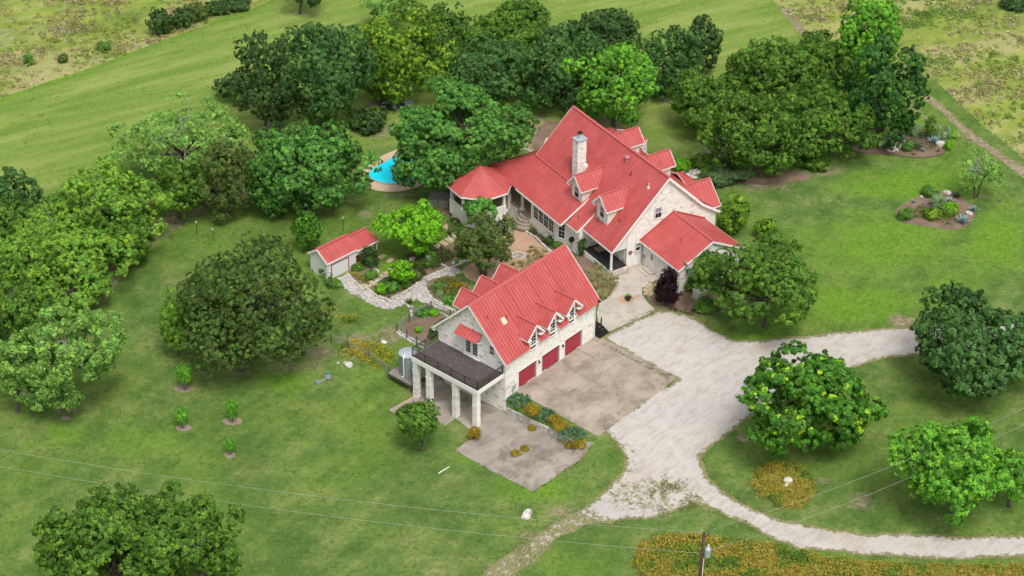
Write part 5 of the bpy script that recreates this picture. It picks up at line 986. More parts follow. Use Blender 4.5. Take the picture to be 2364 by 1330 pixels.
# back row
B_ = 'trees of the back garden row'
tree('narrow dark cedar elm at the left end of the back row', 618, 190, 68, 104, 'dark', 1.5, group=B_, by=306, bx=612)
tree('drooping side tree reaching left over the mown field from the back row', 545, 196, 50, 26, 'dark', 2.0, group=B_, dens=0.8, zr=0.45)
tree('dark bluish oak second from the left in the back row', 752, 178, 98, 106, 'bluegreen', 1.6, group=B_, dens=1.1)
tree('yellow-tipped live oak tallest of the back row above the pond', 928, 125, 108, 102, 'yell', 1.8, group=B_, dens=1.1)
tree('deep green tree just behind and right of the yellow-tipped oak', 1020, 85, 50, 70, 'oak', 1.2, group=B_)
tree('dark low bush tree standing beside the small pond', 850, 275, 46, 30, 'dark', 0.1, group=B_)
tree('grey-green wide oak between the yellow-tipped oak and the house', 1140, 165, 118, 76, 'bluegreen', 1.5, group=B_, dens=1.1)
tree('olive round tree behind the wide grey-green oak at the back', 1140, 88, 100, 60, 'mid', 1.2, group=B_)
tree('small dark tree cut by the top frame edge above the back row', 1205, 30, 66, 36, 'mid', 0.8, group=B_)
tree('low wide dark tree alone on the far lawn in the top centre', 1385, 72, 90, 46, 'dark', 0.8, group=B_, dens=1.1)
tree('soft grey-green tree directly behind the main house ridge', 1302, 162, 92, 92, 'bluegreen', 1.5, group=B_)
tree('airy lime green tree with dark trunk right of the house ridge top', 1420, 188, 110, 86, 'pecan', 2.2, group=B_, by=292, bx=1416, dens=0.85)
tree('dark upright oak with visible trunk on the far lawn behind the house', 1550, 142, 68, 76, 'bluegreen', 1.8, group=B_, by=215, bx=1541)
tree('second dark oak touching the upright oak on the far lawn', 1620, 102, 46, 56, 'dark', 1.2, group=B_)
tree('grey mesquite with a curved leaning trunk at the top frame edge', 895, 12, 62, 34, 'mesq', 2.0, group=B_, by=68, bx=848, dens=1.2)
tree('tree with dark straight trunk whose crown leaves the top frame edge', 706, -42, 52, 50, 'dark', 2.2, by=32, bx=692)
# right group
R_ = 'dense trees of the grove right of the house'
tree('front left spreading tree of the right grove with pale trunk', 1735, 305, 122, 92, 'mid', 1.8, group=R_, by=398, bx=1745, dens=1.15)
tree('left rounded tree of the right grove next to the far lawn', 1630, 238, 88, 70, 'mid', 1.5, group=R_)
tree('front right spreading tree of the right grove with orange-brown trunk', 1885, 285, 128, 92, 'mid', 1.8, group=R_, by=365, bx=1880, dens=1.15)
tree('high middle tree in the centre of the right grove', 1800, 165, 108, 76, 'mid', 1.8, group=R_)
tree('small middle tree filling the gap in the right grove', 1720, 175, 58, 52, 'mid', 1.2, group=R_)
tree('tall back tree of the right grove below the bald cypress', 1905, 135, 86, 66, 'mid', 1.8, group=R_)
tree('tall pointed bald cypress rising above the right grove', 2008, 92, 74, 98, 'pecan', 1.0, group=R_, aspect=0.8)
tree('very dark glossy oak at the right end of the grove beside the agave bed', 2032, 228, 88, 112, 'magn', 1.0, group=R_, dens=1.1)
tree('round umbrella tree right of the low wing of the house', 1766, 650, 150, 106, 'mid', 1.0, by=755, dens=1.15, rtrunk=0.25, flat=0.8)
tree('dark leafy tree pressed against the end wall of the low wing', 1628, 622, 46, 46, 'bluegreen', 0.3)
tree('upright shrubby tree with yellow tips behind the low wing', 1692, 497, 40, 48, 'yell', 0.2, dens=0.9)
tree('small pointed shrub beside the upright shrubby tree behind the wing', 1768, 528, 24, 26, 'yell', 0.1)
tree('very round big-leaved oak with lime tips beside the gravel drive', 1861, 922, 174, 128, 'round', 1.3, dens=1.25, rtrunk=0.35)
tree('bluish spreading oak cut by the right frame edge above the lawn island', 2262, 792, 162, 118, 'bluegreen', 1.6, by=898, bx=2315, dens=1.1, leafk=1.15)
tree('fresh green pecan on the lawn island at the lower right', 2200, 1078, 136, 122, 'pecan', 1.6, by=1196, bx=2200, dens=1.1)
tree('darker leaning pecan cut by the right frame edge behind the fresh green one', 2330, 1095, 60, 62, 'pecan', 1.2, dens=0.8)
tree('small round oak in front of the deck pillars', 965, 972, 54, 48, 'mid', 1.0, by=1040, bx=976)
tree('lime green spreading tree in the garden between shed and house', 955, 522, 84, 54, 'lime', 1.6, by=592, bx=948, dens=1.0)
tree('crape myrtle with several stems in front of the flagstone terrace', 1113, 556, 76, 70, 'crape', 2.2, by=636, bx=1116, multi=5, dens=1.0)
tree('broad-leaved fig bush growing against the gazebo', 1108, 484, 42, 28, 'fig', 0.9, dens=1.1, by=545)
tree('small lime tree on the planted bed beside the flagstone path', 925, 626, 34, 26, 'lime', 0.8)
tree('young tree with lime tips standing behind the shed', 711, 532, 38, 40, 'round', 0.8, leafk=0.8)
tree('dark round evergreen shrub beside the shed window', 853, 590, 22, 23, 'dark', 0.2, cat='shrub', name='shrub', leafk=0.8)
tree('sparse mesquite with forked dark trunk on the lawn near the agave bed', 2262, 392, 62, 48, 'mesq', 1.2, by=456, bx=2253, dens=0.40, dead=12, multi=2, rtrunk=0.2)
tree('dark purple plum shrub at the corner of the low wing', 1541, 665, 27, 45, 'plum', 0.1, cat='shrub', name='shrub', dens=1.6, multi=3)
tree('slim green climbing shrub at the porch corner', 1343, 572, 9, 20, 'dark', 0.0, cat='shrub', name='shrub', leafk=0.7)
tree('pointed young evergreen in the far agave bed', 2148, 292, 14, 28, 'mid', 0.1, cat='shrub', name='shrub', leafk=0.7)
for i, (x, y, rx, ry, b, lab) in enumerate(((425, 864, 20, 24, 900, 'thin sapling in a mulch ring nearest the big dark live oak'), (420, 958, 18, 18, 988, 'low sapling in a mulch ring left of the other two lower saplings'), (535, 942, 14, 26, 975, 'slender bright sapling in the largest mulch ring'), (530, 1028, 10, 16, 1050, 'tiny sapling in a dry ring lowest of the four saplings'))):
    tree(lab, x, y, rx, ry, 'pecan', 0.3, name='sapling', cat='sapling', group='young saplings in mulch rings on the lower lawn', by=b, bx=x + 2, leafk=0.6, dens=1.4, rtrunk=0.04)
# hedge row top left, boundary shrubs
for i, (x, y, rx, ry, lab) in enumerate(((368, 52, 26, 32, 'tall dark bush at the lower left end of the field hedge'), (415, 45, 26, 24, 'second bush of the field hedge beside the tall dark bush'), (450, 26, 34, 26, 'fuller middle bush of the field hedge'), (500, 18, 30, 20, 'green bush in the upper half of the field hedge'), (545, 8, 34, 16, 'last bush of the field hedge before the frame edge'), (2345, 8, 36, 18, 'dark bush in the top right corner of the meadow'), (240, 108, 14, 12, 'small grey bush in the left meadow beside the mown edge'), (145, 135, 12, 10, 'small dark bush low in the left meadow'), (65, 138, 10, 14, 'upright dark bush near the left frame edge of the meadow'))):
    tree(lab, x, y, rx, ry, ('dark', 'dark', 'crape', 'dark', 'dark', 'dark', 'bush', 'crape', 'bush')[i], 0.0, name='shrub', cat='shrub', group='wild bushes along the meadow', leafk=1.0, dens=1.0, trunk=False)
# garden shrubs: x, y, rx, ry, kind, label
for x, y, rx, ry, kd, lab in ((2148, 442, 18, 13, 'bush', 'rounded yellow-green shrub at the back of the near agave bed'), (2166, 463, 15, 15, 'grey', 'feathery grey-green shrub in the middle of the near agave bed'), (2089, 496, 16, 13, 'bush', 'bright green shrub at the left end of the near agave bed'), (2152, 494, 20, 13, 'yell', 'golden and red tinged shrub in the front of the near agave bed'), (2189, 491, 13, 11, 'yell', 'small reddish shrub between the golden shrub and big agave'), (2194, 478, 18, 11, 'lime', 'low lime shrub behind the big agave of the near bed'),
                              (2115, 302, 17, 13, 'grey', 'grey-green mound on the left at the back of the far agave bed'), (2176, 308, 18, 14, 'grey', 'large silvery mound at the right back of the far agave bed'), (2095, 338, 12, 11, 'bush', 'small dark green shrub in front in the far agave bed'), (2196, 312, 10, 8, 'lime', 'loose lime shrub at the right end of the far agave bed'), (2189, 335, 7, 12, 'lime', 'upright lime shrub beside the right boulder of the far agave bed'), (2092, 300, 14, 10, 'crape', 'brownish shrub beside the dark glossy oak'),
                              (1012, 660, 13, 9, 'bush', 'mid green mound at the left of the round bed'), (1062, 662, 17, 10, 'gold', 'yellow flowering mound at the top of the round bed'), (1078, 686, 14, 9, 'bush', 'green mound at the right of the round bed'), (1040, 694, 16, 9, 'fig', 'dark leafy mound at the bottom of the round bed'), (1016, 678, 10, 7, 'grey', 'grey-green cushion beside the grey stump'),
                              (880, 668, 13, 12, 'lime', 'bright reedy clump at the left end of the path bed'), (905, 664, 14, 11, 'fig', 'leafy clump in the front of the path bed'), (938, 652, 13, 13, 'bush', 'tall green clump at the right of the path bed'), (960, 640, 14, 12, 'crape', 'olive clump where the path bed meets the reedy bed'), (992, 600, 12, 18, 'bush', 'tall reedy clump beside the metal spinner'), (1030, 590, 14, 10, 'crape', 'brown-green clump in the dry bed by the crape myrtle'),
                              (975, 722, 14, 9, 'fig', 'large leaved vegetable clump inside the garden fence'), (1002, 722, 10, 7, 'lime', 'small lime vegetable clump at the back garden corner'), (966, 762, 6, 6, 'lime', 'single small vegetable plant on the bare garden soil'), (1012, 760, 14, 12, 'mid', 'dark bushy plant at the garage end of the fenced garden'),
                              (1575, 381, 22, 15, 'lime', 'bright green rounded clump behind the back dormers'), (1625, 372, 34, 16, 'mid', 'dark low shrub left of the back stone walk'), (1640, 400, 24, 14, 'bush', 'mixed green low shrub right of the back stone walk'), (1685, 398, 55, 20, 'rose', 'long dark rosemary hedge in front of the right grove'), (1715, 380, 40, 16, 'rose', 'second dark rosemary mound under the pale trunk tree'), (1880, 372, 40, 12, 'mid', 'low shrubs at the foot of the orange-brown trunk'),
                              (1272, 556, 11, 10, 'dark', 'dark strap-leaved plant under the bay window'), (1290, 566, 12, 8, 'bush', 'low green plant beside the bay window'), (1235, 532, 12, 7, 'crape', 'brown-green plants below the long window row'), (1210, 518, 9, 6, 'bush', 'small green plant at the left end of the window bed'),
                              (1600, 655, 22, 18, 'mid', 'low green shrub at the foot of the end wall behind the utility box'), (1632, 706, 30, 16, 'mid', 'dark green shrub below the utility box'), (775, 655, 12, 8, 'bush', 'leafy clump at the left corner of the shed door'), (826, 617, 14, 8, 'mid', 'dark low plants between shed wall and orange flowers'), (856, 634, 14, 11, 'bush', 'green rounded plant beside the shed flower bed'),
                              (1095, 1002, 12, 14, 'gold', 'small golden weed clump at the foot of the last pillar'), (1190, 1047, 10, 5, 'gold', 'golden weed tuft growing in the lower concrete joint'), (1213, 1036, 8, 5, 'gold', 'second golden weed tuft in the lower concrete joint'), (1228, 988, 8, 4, 'gold', 'tiny golden weed at the foot of the retaining wall'), (1450, 686, 4, 4, 'lime', 'green plant growing in the dark pot on the walk')):
    tree(lab, x, y, rx, ry, kd, 0.0, name='shrub', cat='shrub', trunk=False, leafk=0.85, dens=2.2)
# ------------------------------------------------------------------ ground cover, tufts, grass
def scatter(poly, n, seed=0):
    rng = np.random.default_rng(seed); xs = [p[0] for p in poly]; ys = [p[1] for p in poly]; A = abs(sum(poly[i][0] * poly[(i + 1) % len(poly)][1] - poly[(i + 1) % len(poly)][0] * poly[i][1] for i in range(len(poly)))) / 2
    bb = (max(xs) - min(xs)) * (max(ys) - min(ys)); m = int(n * bb / max(A, 1e-3)) + 10; x = rng.uniform(min(xs), max(xs), m); y = rng.uniform(min(ys), max(ys), m); k_ = inpoly(x, y, poly); return x[k_], y[k_]
def cover(name, label, cat, poly, n, h, cols, leaf=0.07, seed=0, thing=True, clump=0.7, up=0.5, wts=None, kind=None):
    "low planting: leaves filling a bumpy layer over the ground, colours changing by patches"
    rng = np.random.default_rng(seed); x, y = scatter(poly, n, seed); d = dpoly(x, y, poly); ed = np.clip(d / 0.5, 0.12, 1)
    kp = RNG.random(len(x)) < np.clip(d / 1.3 + (fnoise(x / 0.9, y / 0.9, seed + 8) - 0.42) * 2.2, 0.0, 1) * np.clip(0.25 + 2.2 * (fnoise(x / 0.5, y / 0.5, seed + 3) - 0.25), 0.15, 1); x, y, d, ed = x[kp], y[kp], d[kp], ed[kp]; hh = h * (0.25 + 0.95 * fnoise(x / clump, y / clump, seed)) * ed * 1.3; z = terrain(x, y) + hh * (1 - rng.random(len(x)) ** 2.2)
    N = rng.normal(size=(len(x), 3)) * 0.7 + np.array([0, 0, up]); N /= np.linalg.norm(N, axis=1)[:, None]
    cols = np.array(cols); k_ = len(cols); f = fnoise(x / (clump * 2.2), y / (clump * 2.2), seed + 5) * 1.35 - 0.17 + rng.normal(0, 0.16, len(x)); ci = np.clip((f * k_).astype(int), 0, k_ - 1); C = cols[ci] * rng.uniform(0.7, 1.3, (len(x), 1))
    cx, cy = float(np.mean(x)), float(np.mean(y)); cz = float(terrain(cx, cy)); P = np.stack([x - cx, y - cy, z - cz], 1)
    o = link(name, leaf_mesh(name, P, N, leaf, C), None, (cx, cy, cz)); tag(o, label, cat)
    if kind: o['kind'] = kind
    return o
GOLD = [(0.13, 0.25, 0.03), (0.25, 0.36, 0.04), (0.52, 0.48, 0.05), (0.66, 0.46, 0.05), (0.45, 0.45, 0.06)]
RED = [(0.12, 0.24, 0.03), (0.17, 0.28, 0.04), (0.26, 0.34, 0.05), (0.42, 0.42, 0.07), (0.58, 0.35, 0.05), (0.33, 0.37, 0.07), (0.50, 0.40, 0.08)]
GRN = [(0.06, 0.14, 0.02), (0.09, 0.2, 0.03), (0.14, 0.26, 0.04), (0.16, 0.22, 0.06)]
TAN = [(0.16, 0.18, 0.06), (0.34, 0.30, 0.12), (0.45, 0.38, 0.2), (0.2, 0.24, 0.07)]
MIX = [(0.06, 0.13, 0.02), (0.13, 0.21, 0.03), (0.30, 0.28, 0.06), (0.10, 0.18, 0.04), (0.34, 0.30, 0.14)]
FL = [('flower_bed', 'oval orange and gold wildflower patch around a white boulder on the lawn island', ell(1808, 1120, 78, 58, 20, 8), 15000, 0.42, RED, 0.075), ('wildflower_strip', 'long orange wildflower strip along the bottom edge below the drive', [(1455, 1300), (1478, 1248), (1540, 1230), (1620, 1232), (1700, 1242), (1800, 1257), (1900, 1282), (2000, 1296), (2200, 1302), (2420, 1300), (2420, 1365), (1470, 1365)], 42000, 0.5, RED, 0.075),
      ('flower_bed', 'orange flowers growing over the wire fence beside the rain tank', [(780, 800), (800, 786), (850, 784), (900, 800), (914, 822), (900, 845), (870, 856), (830, 838), (784, 824)], 5200, 0.45, GOLD, 0.07), ('flower_bed', 'round golden flower mound on the lawn left of the fenced garden', [(775, 742), (790, 728), (815, 724), (834, 735), (828, 748), (790, 752)], 1500, 0.5, GOLD, 0.07), ('flower_bed', 'golden flowers beside the big dark live oak', [(745, 712), (770, 706), (785, 715), (778, 730), (750, 732)], 900, 0.5, GOLD, 0.07),
      ('flower_bed', 'orange flowers in front of the shed', [(800, 634), (822, 628), (845, 640), (856, 652), (846, 662), (824, 652)], 1500, 0.4, GOLD, 0.07), ('garden_bed', 'dense green planting in the bed beside the flagstone path', [(862, 668), (878, 650), (905, 636), (950, 634), (965, 645), (945, 662), (925, 674), (895, 688)], 4200, 0.8, GRN, 0.085), ('garden_bed', 'tall reedy green plants behind the path bed near the crape myrtle', [(930, 620), (975, 590), (1020, 575), (1055, 590), (1010, 620), (975, 640), (950, 632)], 4200, 0.9, [(0.05, 0.1, 0.02), (0.08, 0.15, 0.03), (0.12, 0.2, 0.04), (0.2, 0.2, 0.08)], 0.085),
      ('garden_bed', 'round bed of mixed green and yellow plants between path and garage', [(990, 668), (1000, 648), (1030, 642), (1065, 648), (1092, 668), (1095, 692), (1065, 706), (1030, 698), (1004, 686)], 4600, 0.55, MIX, 0.08), ('vegetable_row', 'leafy green vegetables inside the fenced garden', [(955, 730), (975, 712), (995, 706), (1012, 716), (998, 728), (972, 734)], 1500, 0.5, [(0.08, 0.22, 0.04), (0.13, 0.3, 0.06)], 0.11), ('vegetable_row', 'dark green plants against the garage wall in the fenced garden', [(990, 762), (1010, 745), (1030, 738), (1040, 746), (1015, 770), (996, 786), (985, 778)], 1400, 0.6, [(0.04, 0.11, 0.02), (0.07, 0.16, 0.03)], 0.1),
      ('ornamental_grass_bed', 'tan feather grasses in the strip between garage and house porch', [(1362, 628), (1385, 620), (1400, 640), (1424, 645), (1420, 664), (1400, 684), (1384, 690), (1374, 670)], 1500, 0.35, TAN, 0.085), ('ornamental_grass_bed', 'scattered tan grass tufts in the gravel court near the fire ring', [(1180, 610), (1210, 605), (1225, 580), (1262, 586), (1300, 610), (1250, 625), (1190, 632)], 500, 0.3, TAN, 0.08), ('ornamental_grass_bed', 'small tan grasses below the long window row', [(1206, 524), (1232, 524), (1262, 548), (1285, 572), (1268, 576), (1236, 546)], 1300, 0.35, [(0.1, 0.12, 0.04), (0.3, 0.26, 0.12), (0.08, 0.1, 0.04)], 0.07),
      ('garden_bed', 'dark green planting between gazebo and crape myrtle', [(1035, 500), (1060, 506), (1085, 520), (1070, 545), (1045, 540), (1030, 520)], 1800, 0.5, [(0.05, 0.1, 0.02), (0.1, 0.16, 0.04)], 0.08), ('garden_bed', 'low mixed plants in the near agave bed', [(2080, 500), (2100, 480), (2130, 470), (2165, 470), (2205, 475), (2225, 500), (2205, 522), (2150, 516), (2110, 508)], 2600, 0.3, [(0.1, 0.16, 0.04), (0.25, 0.25, 0.08), (0.35, 0.32, 0.14), (0.16, 0.15, 0.3)], 0.08),
      ('garden_bed', 'low grey and tan plants in the far agave bed', [(2030, 338), (2070, 322), (2110, 312), (2160, 315), (2185, 335), (2150, 350), (2090, 352)], 2400, 0.3, [(0.10, 0.14, 0.07), (0.2, 0.2, 0.1), (0.3, 0.27, 0.15)], 0.08), ('weed_fringe', 'greenish weeds around the end of the retaining wall bed', [(1290, 1010), (1330, 1015), (1352, 1022), (1345, 1036), (1318, 1034), (1285, 1020)], 900, 0.3, GOLD, 0.07),
      ('garden_bed', 'dark plants beside the plum shrub along the wing', [(1500, 655), (1530, 645), (1545, 660), (1520, 690), (1560, 712), (1620, 712), (1600, 730), (1540, 716), (1505, 690)], 1600, 0.22, [(0.06, 0.08, 0.03), (0.12, 0.12, 0.06), (0.22, 0.18, 0.1)], 0.08)]
for i, (nm, lab, pts, n, h, cols, lf) in enumerate(FL): n = int(n * 2.2); cover(nm, lab, nm.split('_')[0] + ' bed' if 'bed' not in nm else 'flower bed' if 'flower' in nm else 'planting', wp(pts), n, h, cols, lf, seed=50 + i, kind='stuff')
def tuft_area(label, poly, n, cols, L, seed):
    rng = np.random.default_rng(seed); x, y = scatter(poly, n, seed); V = []; F = []; C = []
    for i in range(len(x)):
        b_ = blades(26, L * rng.uniform(0.6, 1.2), 0.022, seed * 100 + i, 1.15); z = float(terrain(x[i], y[i])); m = len(V); V += [(p[0] + x[i], p[1] + y[i], p[2] + z + 0.03) for p in b_.V]; F += [tuple(q + m for q in f) for f in b_.F]; c = np.array(cols[rng.integers(0, len(cols))]); C += [c * rng.uniform(0.75, 1.25)] * len(b_.V)
    me = mesh('ornamental_grass_bed', V, F, M['leaf']); setattr_point(me, 'tint', np.clip(np.array(C), 0, 1)); return tag(link('ornamental_grass_bed', me), label, 'ornamental grass', kind='stuff')
def blades(n, L, w, seed, spread=0.9, rise=0.6, droop=0.3, seg=3):
    rnd = random.Random(seed); mb = MB()
    for i in range(n):
        a = rnd.uniform(0, 2 * math.pi); t = rnd.uniform(0.1, 1) ** 0.7 * spread; l = L * rnd.uniform(0.7, 1.15); d = Vector((math.cos(a), math.sin(a), 0)); sd_ = Vector((-math.sin(a), math.cos(a), 0)); V = []
        for j in range(seg + 1):
            f = j / seg; p = d * (l * f * math.sin(t)) + Vector((0, 0, l * f * math.cos(t) * rise / 0.6 - droop * l * f * f * math.sin(t))); ww = w * (1 - f ** 2) * (0.8 + 0.6 * f) + 0.002; V += [p - sd_ * ww, p + sd_ * ww]
        mb.add(V, [(2 * j, 2 * j + 1, 2 * j + 3, 2 * j + 2) for j in range(seg)])
    return mb
def blade_obj(mb, name, col, parent=None, loc=None, var=0.25, mat='leaf'):
    me = mesh(name, mb.V, mb.F, M[mat]); n = len(mb.V); c = np.array([col] * n) * np.repeat(RNG.uniform(1 - var, 1 + var, (n + 7) // 8), 8)[:n, None]; setattr_point(me, 'tint', c); return link(name, me, parent, loc)
tuft_area('clumps of pale feather grass filling the porch strip beside the walk', wp([(1358, 622), (1385, 614), (1404, 636), (1424, 645), (1420, 664), (1402, 686), (1384, 692), (1372, 668)]), 60, [(0.42, 0.38, 0.17), (0.52, 0.46, 0.26), (0.26, 0.30, 0.09)], 0.85, 3)
tuft_area('pale feather grass clumps around the fire ring court', wp([(1178, 606), (1212, 600), (1228, 570), (1262, 582), (1296, 606), (1250, 628), (1190, 630)]), 52, [(0.42, 0.37, 0.16), (0.50, 0.43, 0.24), (0.28, 0.28, 0.09)], 0.6, 4)
tuft_area('loose grass clumps inside the round bed', wp([(990, 668), (1000, 648), (1030, 642), (1065, 648), (1092, 668), (1095, 692), (1065, 706), (1030, 698), (1004, 686)]), 34, [(0.30, 0.32, 0.10), (0.14, 0.26, 0.05), (0.42, 0.38, 0.18)], 0.6, 5)
# agaves: every blade a part
def agave(x, y, r, label, col=(0.17, 0.26, 0.26), nb=24):
    B = G(x, y); R = r / 21.6; root = empty('agave', B, 0, label, 'agave'); rnd = random.Random(int(x)); mb = MB(); V = []; seg = 4
    for j in range(seg + 1):
        f = j / seg; w = 0.11 * (0.55 + 1.1 * f - 1.65 * f ** 2.2); z = 0.10 * f + 0.30 * f * f - 0.18 * f ** 3; V += [(f, -max(w, .004), z + 0.06 * (1 - f)), (f, 0, z), (f, max(w, .004), z + 0.06 * (1 - f))]
    F = [q for j in range(seg) for q in ((3 * j, 3 * j + 3, 3 * j + 4, 3 * j + 1), (3 * j + 1, 3 * j + 4, 3 * j + 5, 3 * j + 2))]
    for tone in (0,):
        me = mesh('blade', V, F, M['bladem']); setattr_point(me, 'tint', np.array([col] * len(V)) * np.linspace(0.8, 1.25, len(V))[:, None])
    for i in range(nb):
        t = i / nb; o = link('blade', me, root, (0, 0, 0.05)); o.rotation_euler = (0, -(0.15 + 1.15 * t), i * 2.399); s_ = R * (1.15 - 0.45 * t) * rnd.uniform(0.9, 1.1); o.scale = (s_, s_ * 1.1, s_)
for a in ((2222, 516, 24, 'large blue agave at the right front of the near agave bed'), (2246, 488, 17, 'blue agave beside a pale rock at the right end of the near bed'), (2108, 468, 9, 'small blue agave at the back left of the near bed'), (2192, 466, 13, 'pale blue rosette in the middle of the near bed', (0.26, 0.36, 0.32)), (2079, 326, 21, 'large blue agave among white boulders in the far bed'), (2156, 332, 23, 'large blue agave beside the right boulder of the far bed'), (2040, 340, 18, 'blue agave at the left end of the far bed under the dark oak'), (2131, 350, 10, 'small agave in front in the far agave bed'), (1808, 1106, 9, 'small agave beside the boulder in the orange flower oval'), (1272, 993, 8, 'small blue agave on the retaining wall bed between the cactus clumps')): agave(*a)
for x, y, L_, n_, col, lab in ((2208, 455, 0.85, 110, (0.10, 0.14, 0.07), 'dark spiky yucca beside the boulder at the back of the near bed'), (2117, 343, 1.0, 120, (0.12, 0.16, 0.08), 'spiky olive yucca in the centre of the far agave bed'), (2117, 500, 0.55, 60, (0.40, 0.38, 0.18), 'cream striped grass tuft in front of the near agave bed'), (2108, 357, 0.5, 50, (0.30, 0.32, 0.14), 'tan grass tuft on the kerb of the far agave bed'), (2165, 349, 0.5, 50, (0.28, 0.30, 0.14), 'tan grass tuft below the right boulder of the far bed'),
                           (1240, 582, 0.45, 60, TAN[2], 'tan grass tuft on the right side of the gravel court'), (1228, 572, 0.45, 60, TAN[2], 'tan grass tuft nearest the court edging stones'), (1222, 598, 0.5, 70, TAN[1], 'tan grass tuft right of the fire ring'), (1250, 596, 0.5, 70, TAN[1], 'tan grass tuft close to the garage roof corner'), (1185, 612, 0.5, 70, TAN[1], 'tan grass tuft below the fire ring'), (1382, 612, 0.6, 80, TAN[1], 'top feather grass in the porch strip'), (1395, 650, 0.7, 90, TAN[2], 'tall feather grass in the middle of the porch strip'), (1408, 662, 0.7, 90, TAN[2], 'feather grass at the front of the porch strip'), (1390, 680, 0.7, 90, TAN[1], 'feather grass at the lower end of the porch strip beside the walk'), (945, 700, 0.8, 90, TAN[3], 'grass clump beside the stump at the garden fence')):
    B = G(x, y); tag(blade_obj(blades(n_, L_, 0.03, int(x + y), 1.1), 'grass_tuft' if L_ < 0.8 else 'yucca', col, None, B), lab, 'grass tuft' if L_ < 0.8 else 'yucca')
# prickly pear clumps on the retaining wall bed
def cactus(x, y, rx, n, label):
    B = G(x, y); R = rx / 21.6; rnd = random.Random(int(x)); mb = MB(); tn = []
    for i in range(n):
        a = rnd.uniform(0, 6.283); r = R * math.sqrt(rnd.random()); z = 0.12 + (1 - (r / R) ** 2) * 0.75 * rnd.uniform(0.4, 1.1); an = rnd.uniform(0, math.pi); tl = rnd.uniform(-0.5, 0.5); s_ = rnd.uniform(0.10, 0.16); ux = Vector((math.cos(an), math.sin(an), 0)); uy = Vector((-math.sin(an) * math.sin(tl), math.cos(an) * math.sin(tl), math.cos(tl))); nn = ux.cross(uy); c = Vector((r * math.cos(a), r * math.sin(a) * 0.75, z))
        ring = [c + ux * s_ * 0.8 * math.cos(t * math.pi / 4) + uy * s_ * math.sin(t * math.pi / 4) for t in range(8)]; mb.add([p + nn * 0.022 for p in ring] + [p - nn * 0.022 for p in ring], [tuple(range(8)), tuple(range(15, 7, -1))] + [(i_, (i_ + 1) % 8, 8 + (i_ + 1) % 8, 8 + i_) for i_ in range(8)]); tn += [rnd.uniform(0.75, 1.3)] * 16
    me = mesh('cactus', mb.V, mb.F, M['bladem']); setattr_point(me, 'tint', np.array([(0.085, 0.165, 0.075)] * len(mb.V)) * np.array(tn)[:, None]); tag(link('prickly_pear', me, None, B), label, 'cactus')
bedp = [gp(GF, 0.5, -0.6), gp(GF, 1.3, -0.6), gp(GF, 1.3, -8.8), gp(GF, 0.4, -8.8)]
cactus(1202, 930, 32, 260, 'largest prickly pear clump against the garage corner'); cactus(1262, 962, 26, 190, 'middle prickly pear clump on the retaining wall bed'); cactus(1322, 1006, 28, 220, 'last prickly pear clump at the low end of the retaining wall')
for i, (x, y, r) in enumerate(((1229, 945, 17), (1283, 968, 14), (1294, 985, 16), (1338, 1026, 14), (1316, 1028, 10))): tree(('golden bush between the two upper prickly pears', 'small golden bush beside the blue agave on the wall bed', 'golden bush above the last prickly pear clump', 'orange bush at the very end of the wall bed', 'low golden bush on the concrete at the wall end')[i], x, y, r, r * 0.7, 'gold', 0.0, name='shrub', cat='shrub', trunk=False, dens=2.2, leafk=0.7)
# retaining wall of stacked stones
rw = empty('retaining_wall', (GF[2][0], GF[2][1], 0), GF[3], 'dry stacked white rock wall holding the cactus bed above the lower concrete', 'wall'); rnd = random.Random(5); v = -0.05; cntw = 0
for lay in range(4):
    v = -0.05 - rnd.uniform(0, 0.2)
    while v > -8.9:
        l = rnd.uniform(0.22, 0.5); zb = -1.78 + 0.36 * min(1, -v / 8.8) + lay * 0.19 - 0.04; t = 0.24 - lay * 0.012; V = []
        for zz, kk in ((0.0, 0.85), (0.08, 1.04), (0.17, 0.85)):
            for sx, sy in ((-1, -1), (1, -1), (1, 1), (-1, 1)): V.append((sx * t / 2 * kk * rnd.uniform(.85, 1.15), sy * l / 2 * 0.88 * rnd.uniform(.85, 1.02), zz))
        F = [(8, 9, 10, 11)] + [(i + 4 * j, (i + 1) % 4 + 4 * j, (i + 1) % 4 + 4 * j + 4, i + 4 * j + 4) for j in (0, 1) for i in range(4)]
        link('wall_rock', mesh('wall_rock', V, F, M['rock']), rw, (0.0, v - l / 2, zb)); v -= l
# boulders
def boulder(x, y, r, label, seed=0, zs=0.6, mat='rock', name='boulder', asp=0.7):
    bm = bmesh.new(); bmesh.ops.create_icosphere(bm, subdivisions=3, radius=1); R = r / 21.6; rng = np.random.default_rng(seed + int(x)); ph = rng.uniform(0, 6, (5, 3)); fq = rng.uniform(1.2, 4, (5, 3))
    for v_ in bm.verts:
        c = np.array(v_.co); k_ = 1 + sum(0.16 / (i + 1) * math.sin(float(fq[i] @ c) + ph[i][0]) for i in range(5)); k_ = round(k_ * 9) / 9 * 0.5 + k_ * 0.5; v_.co = Vector((c[0] * R * k_, c[1] * R * asp * k_, max(-0.3, c[2]) * R * zs * k_))
    me = bpy.data.meshes.new(name); bm.to_mesh(me); bm.free(); me.materials.append(M[mat]); B = G(x, y); o = link(name, me, None, B + np.array([0, 0, R * 0.1])); o.rotation_euler = (0, 0, float(rng.uniform(0, 3))); return tag(o, label, 'rock')
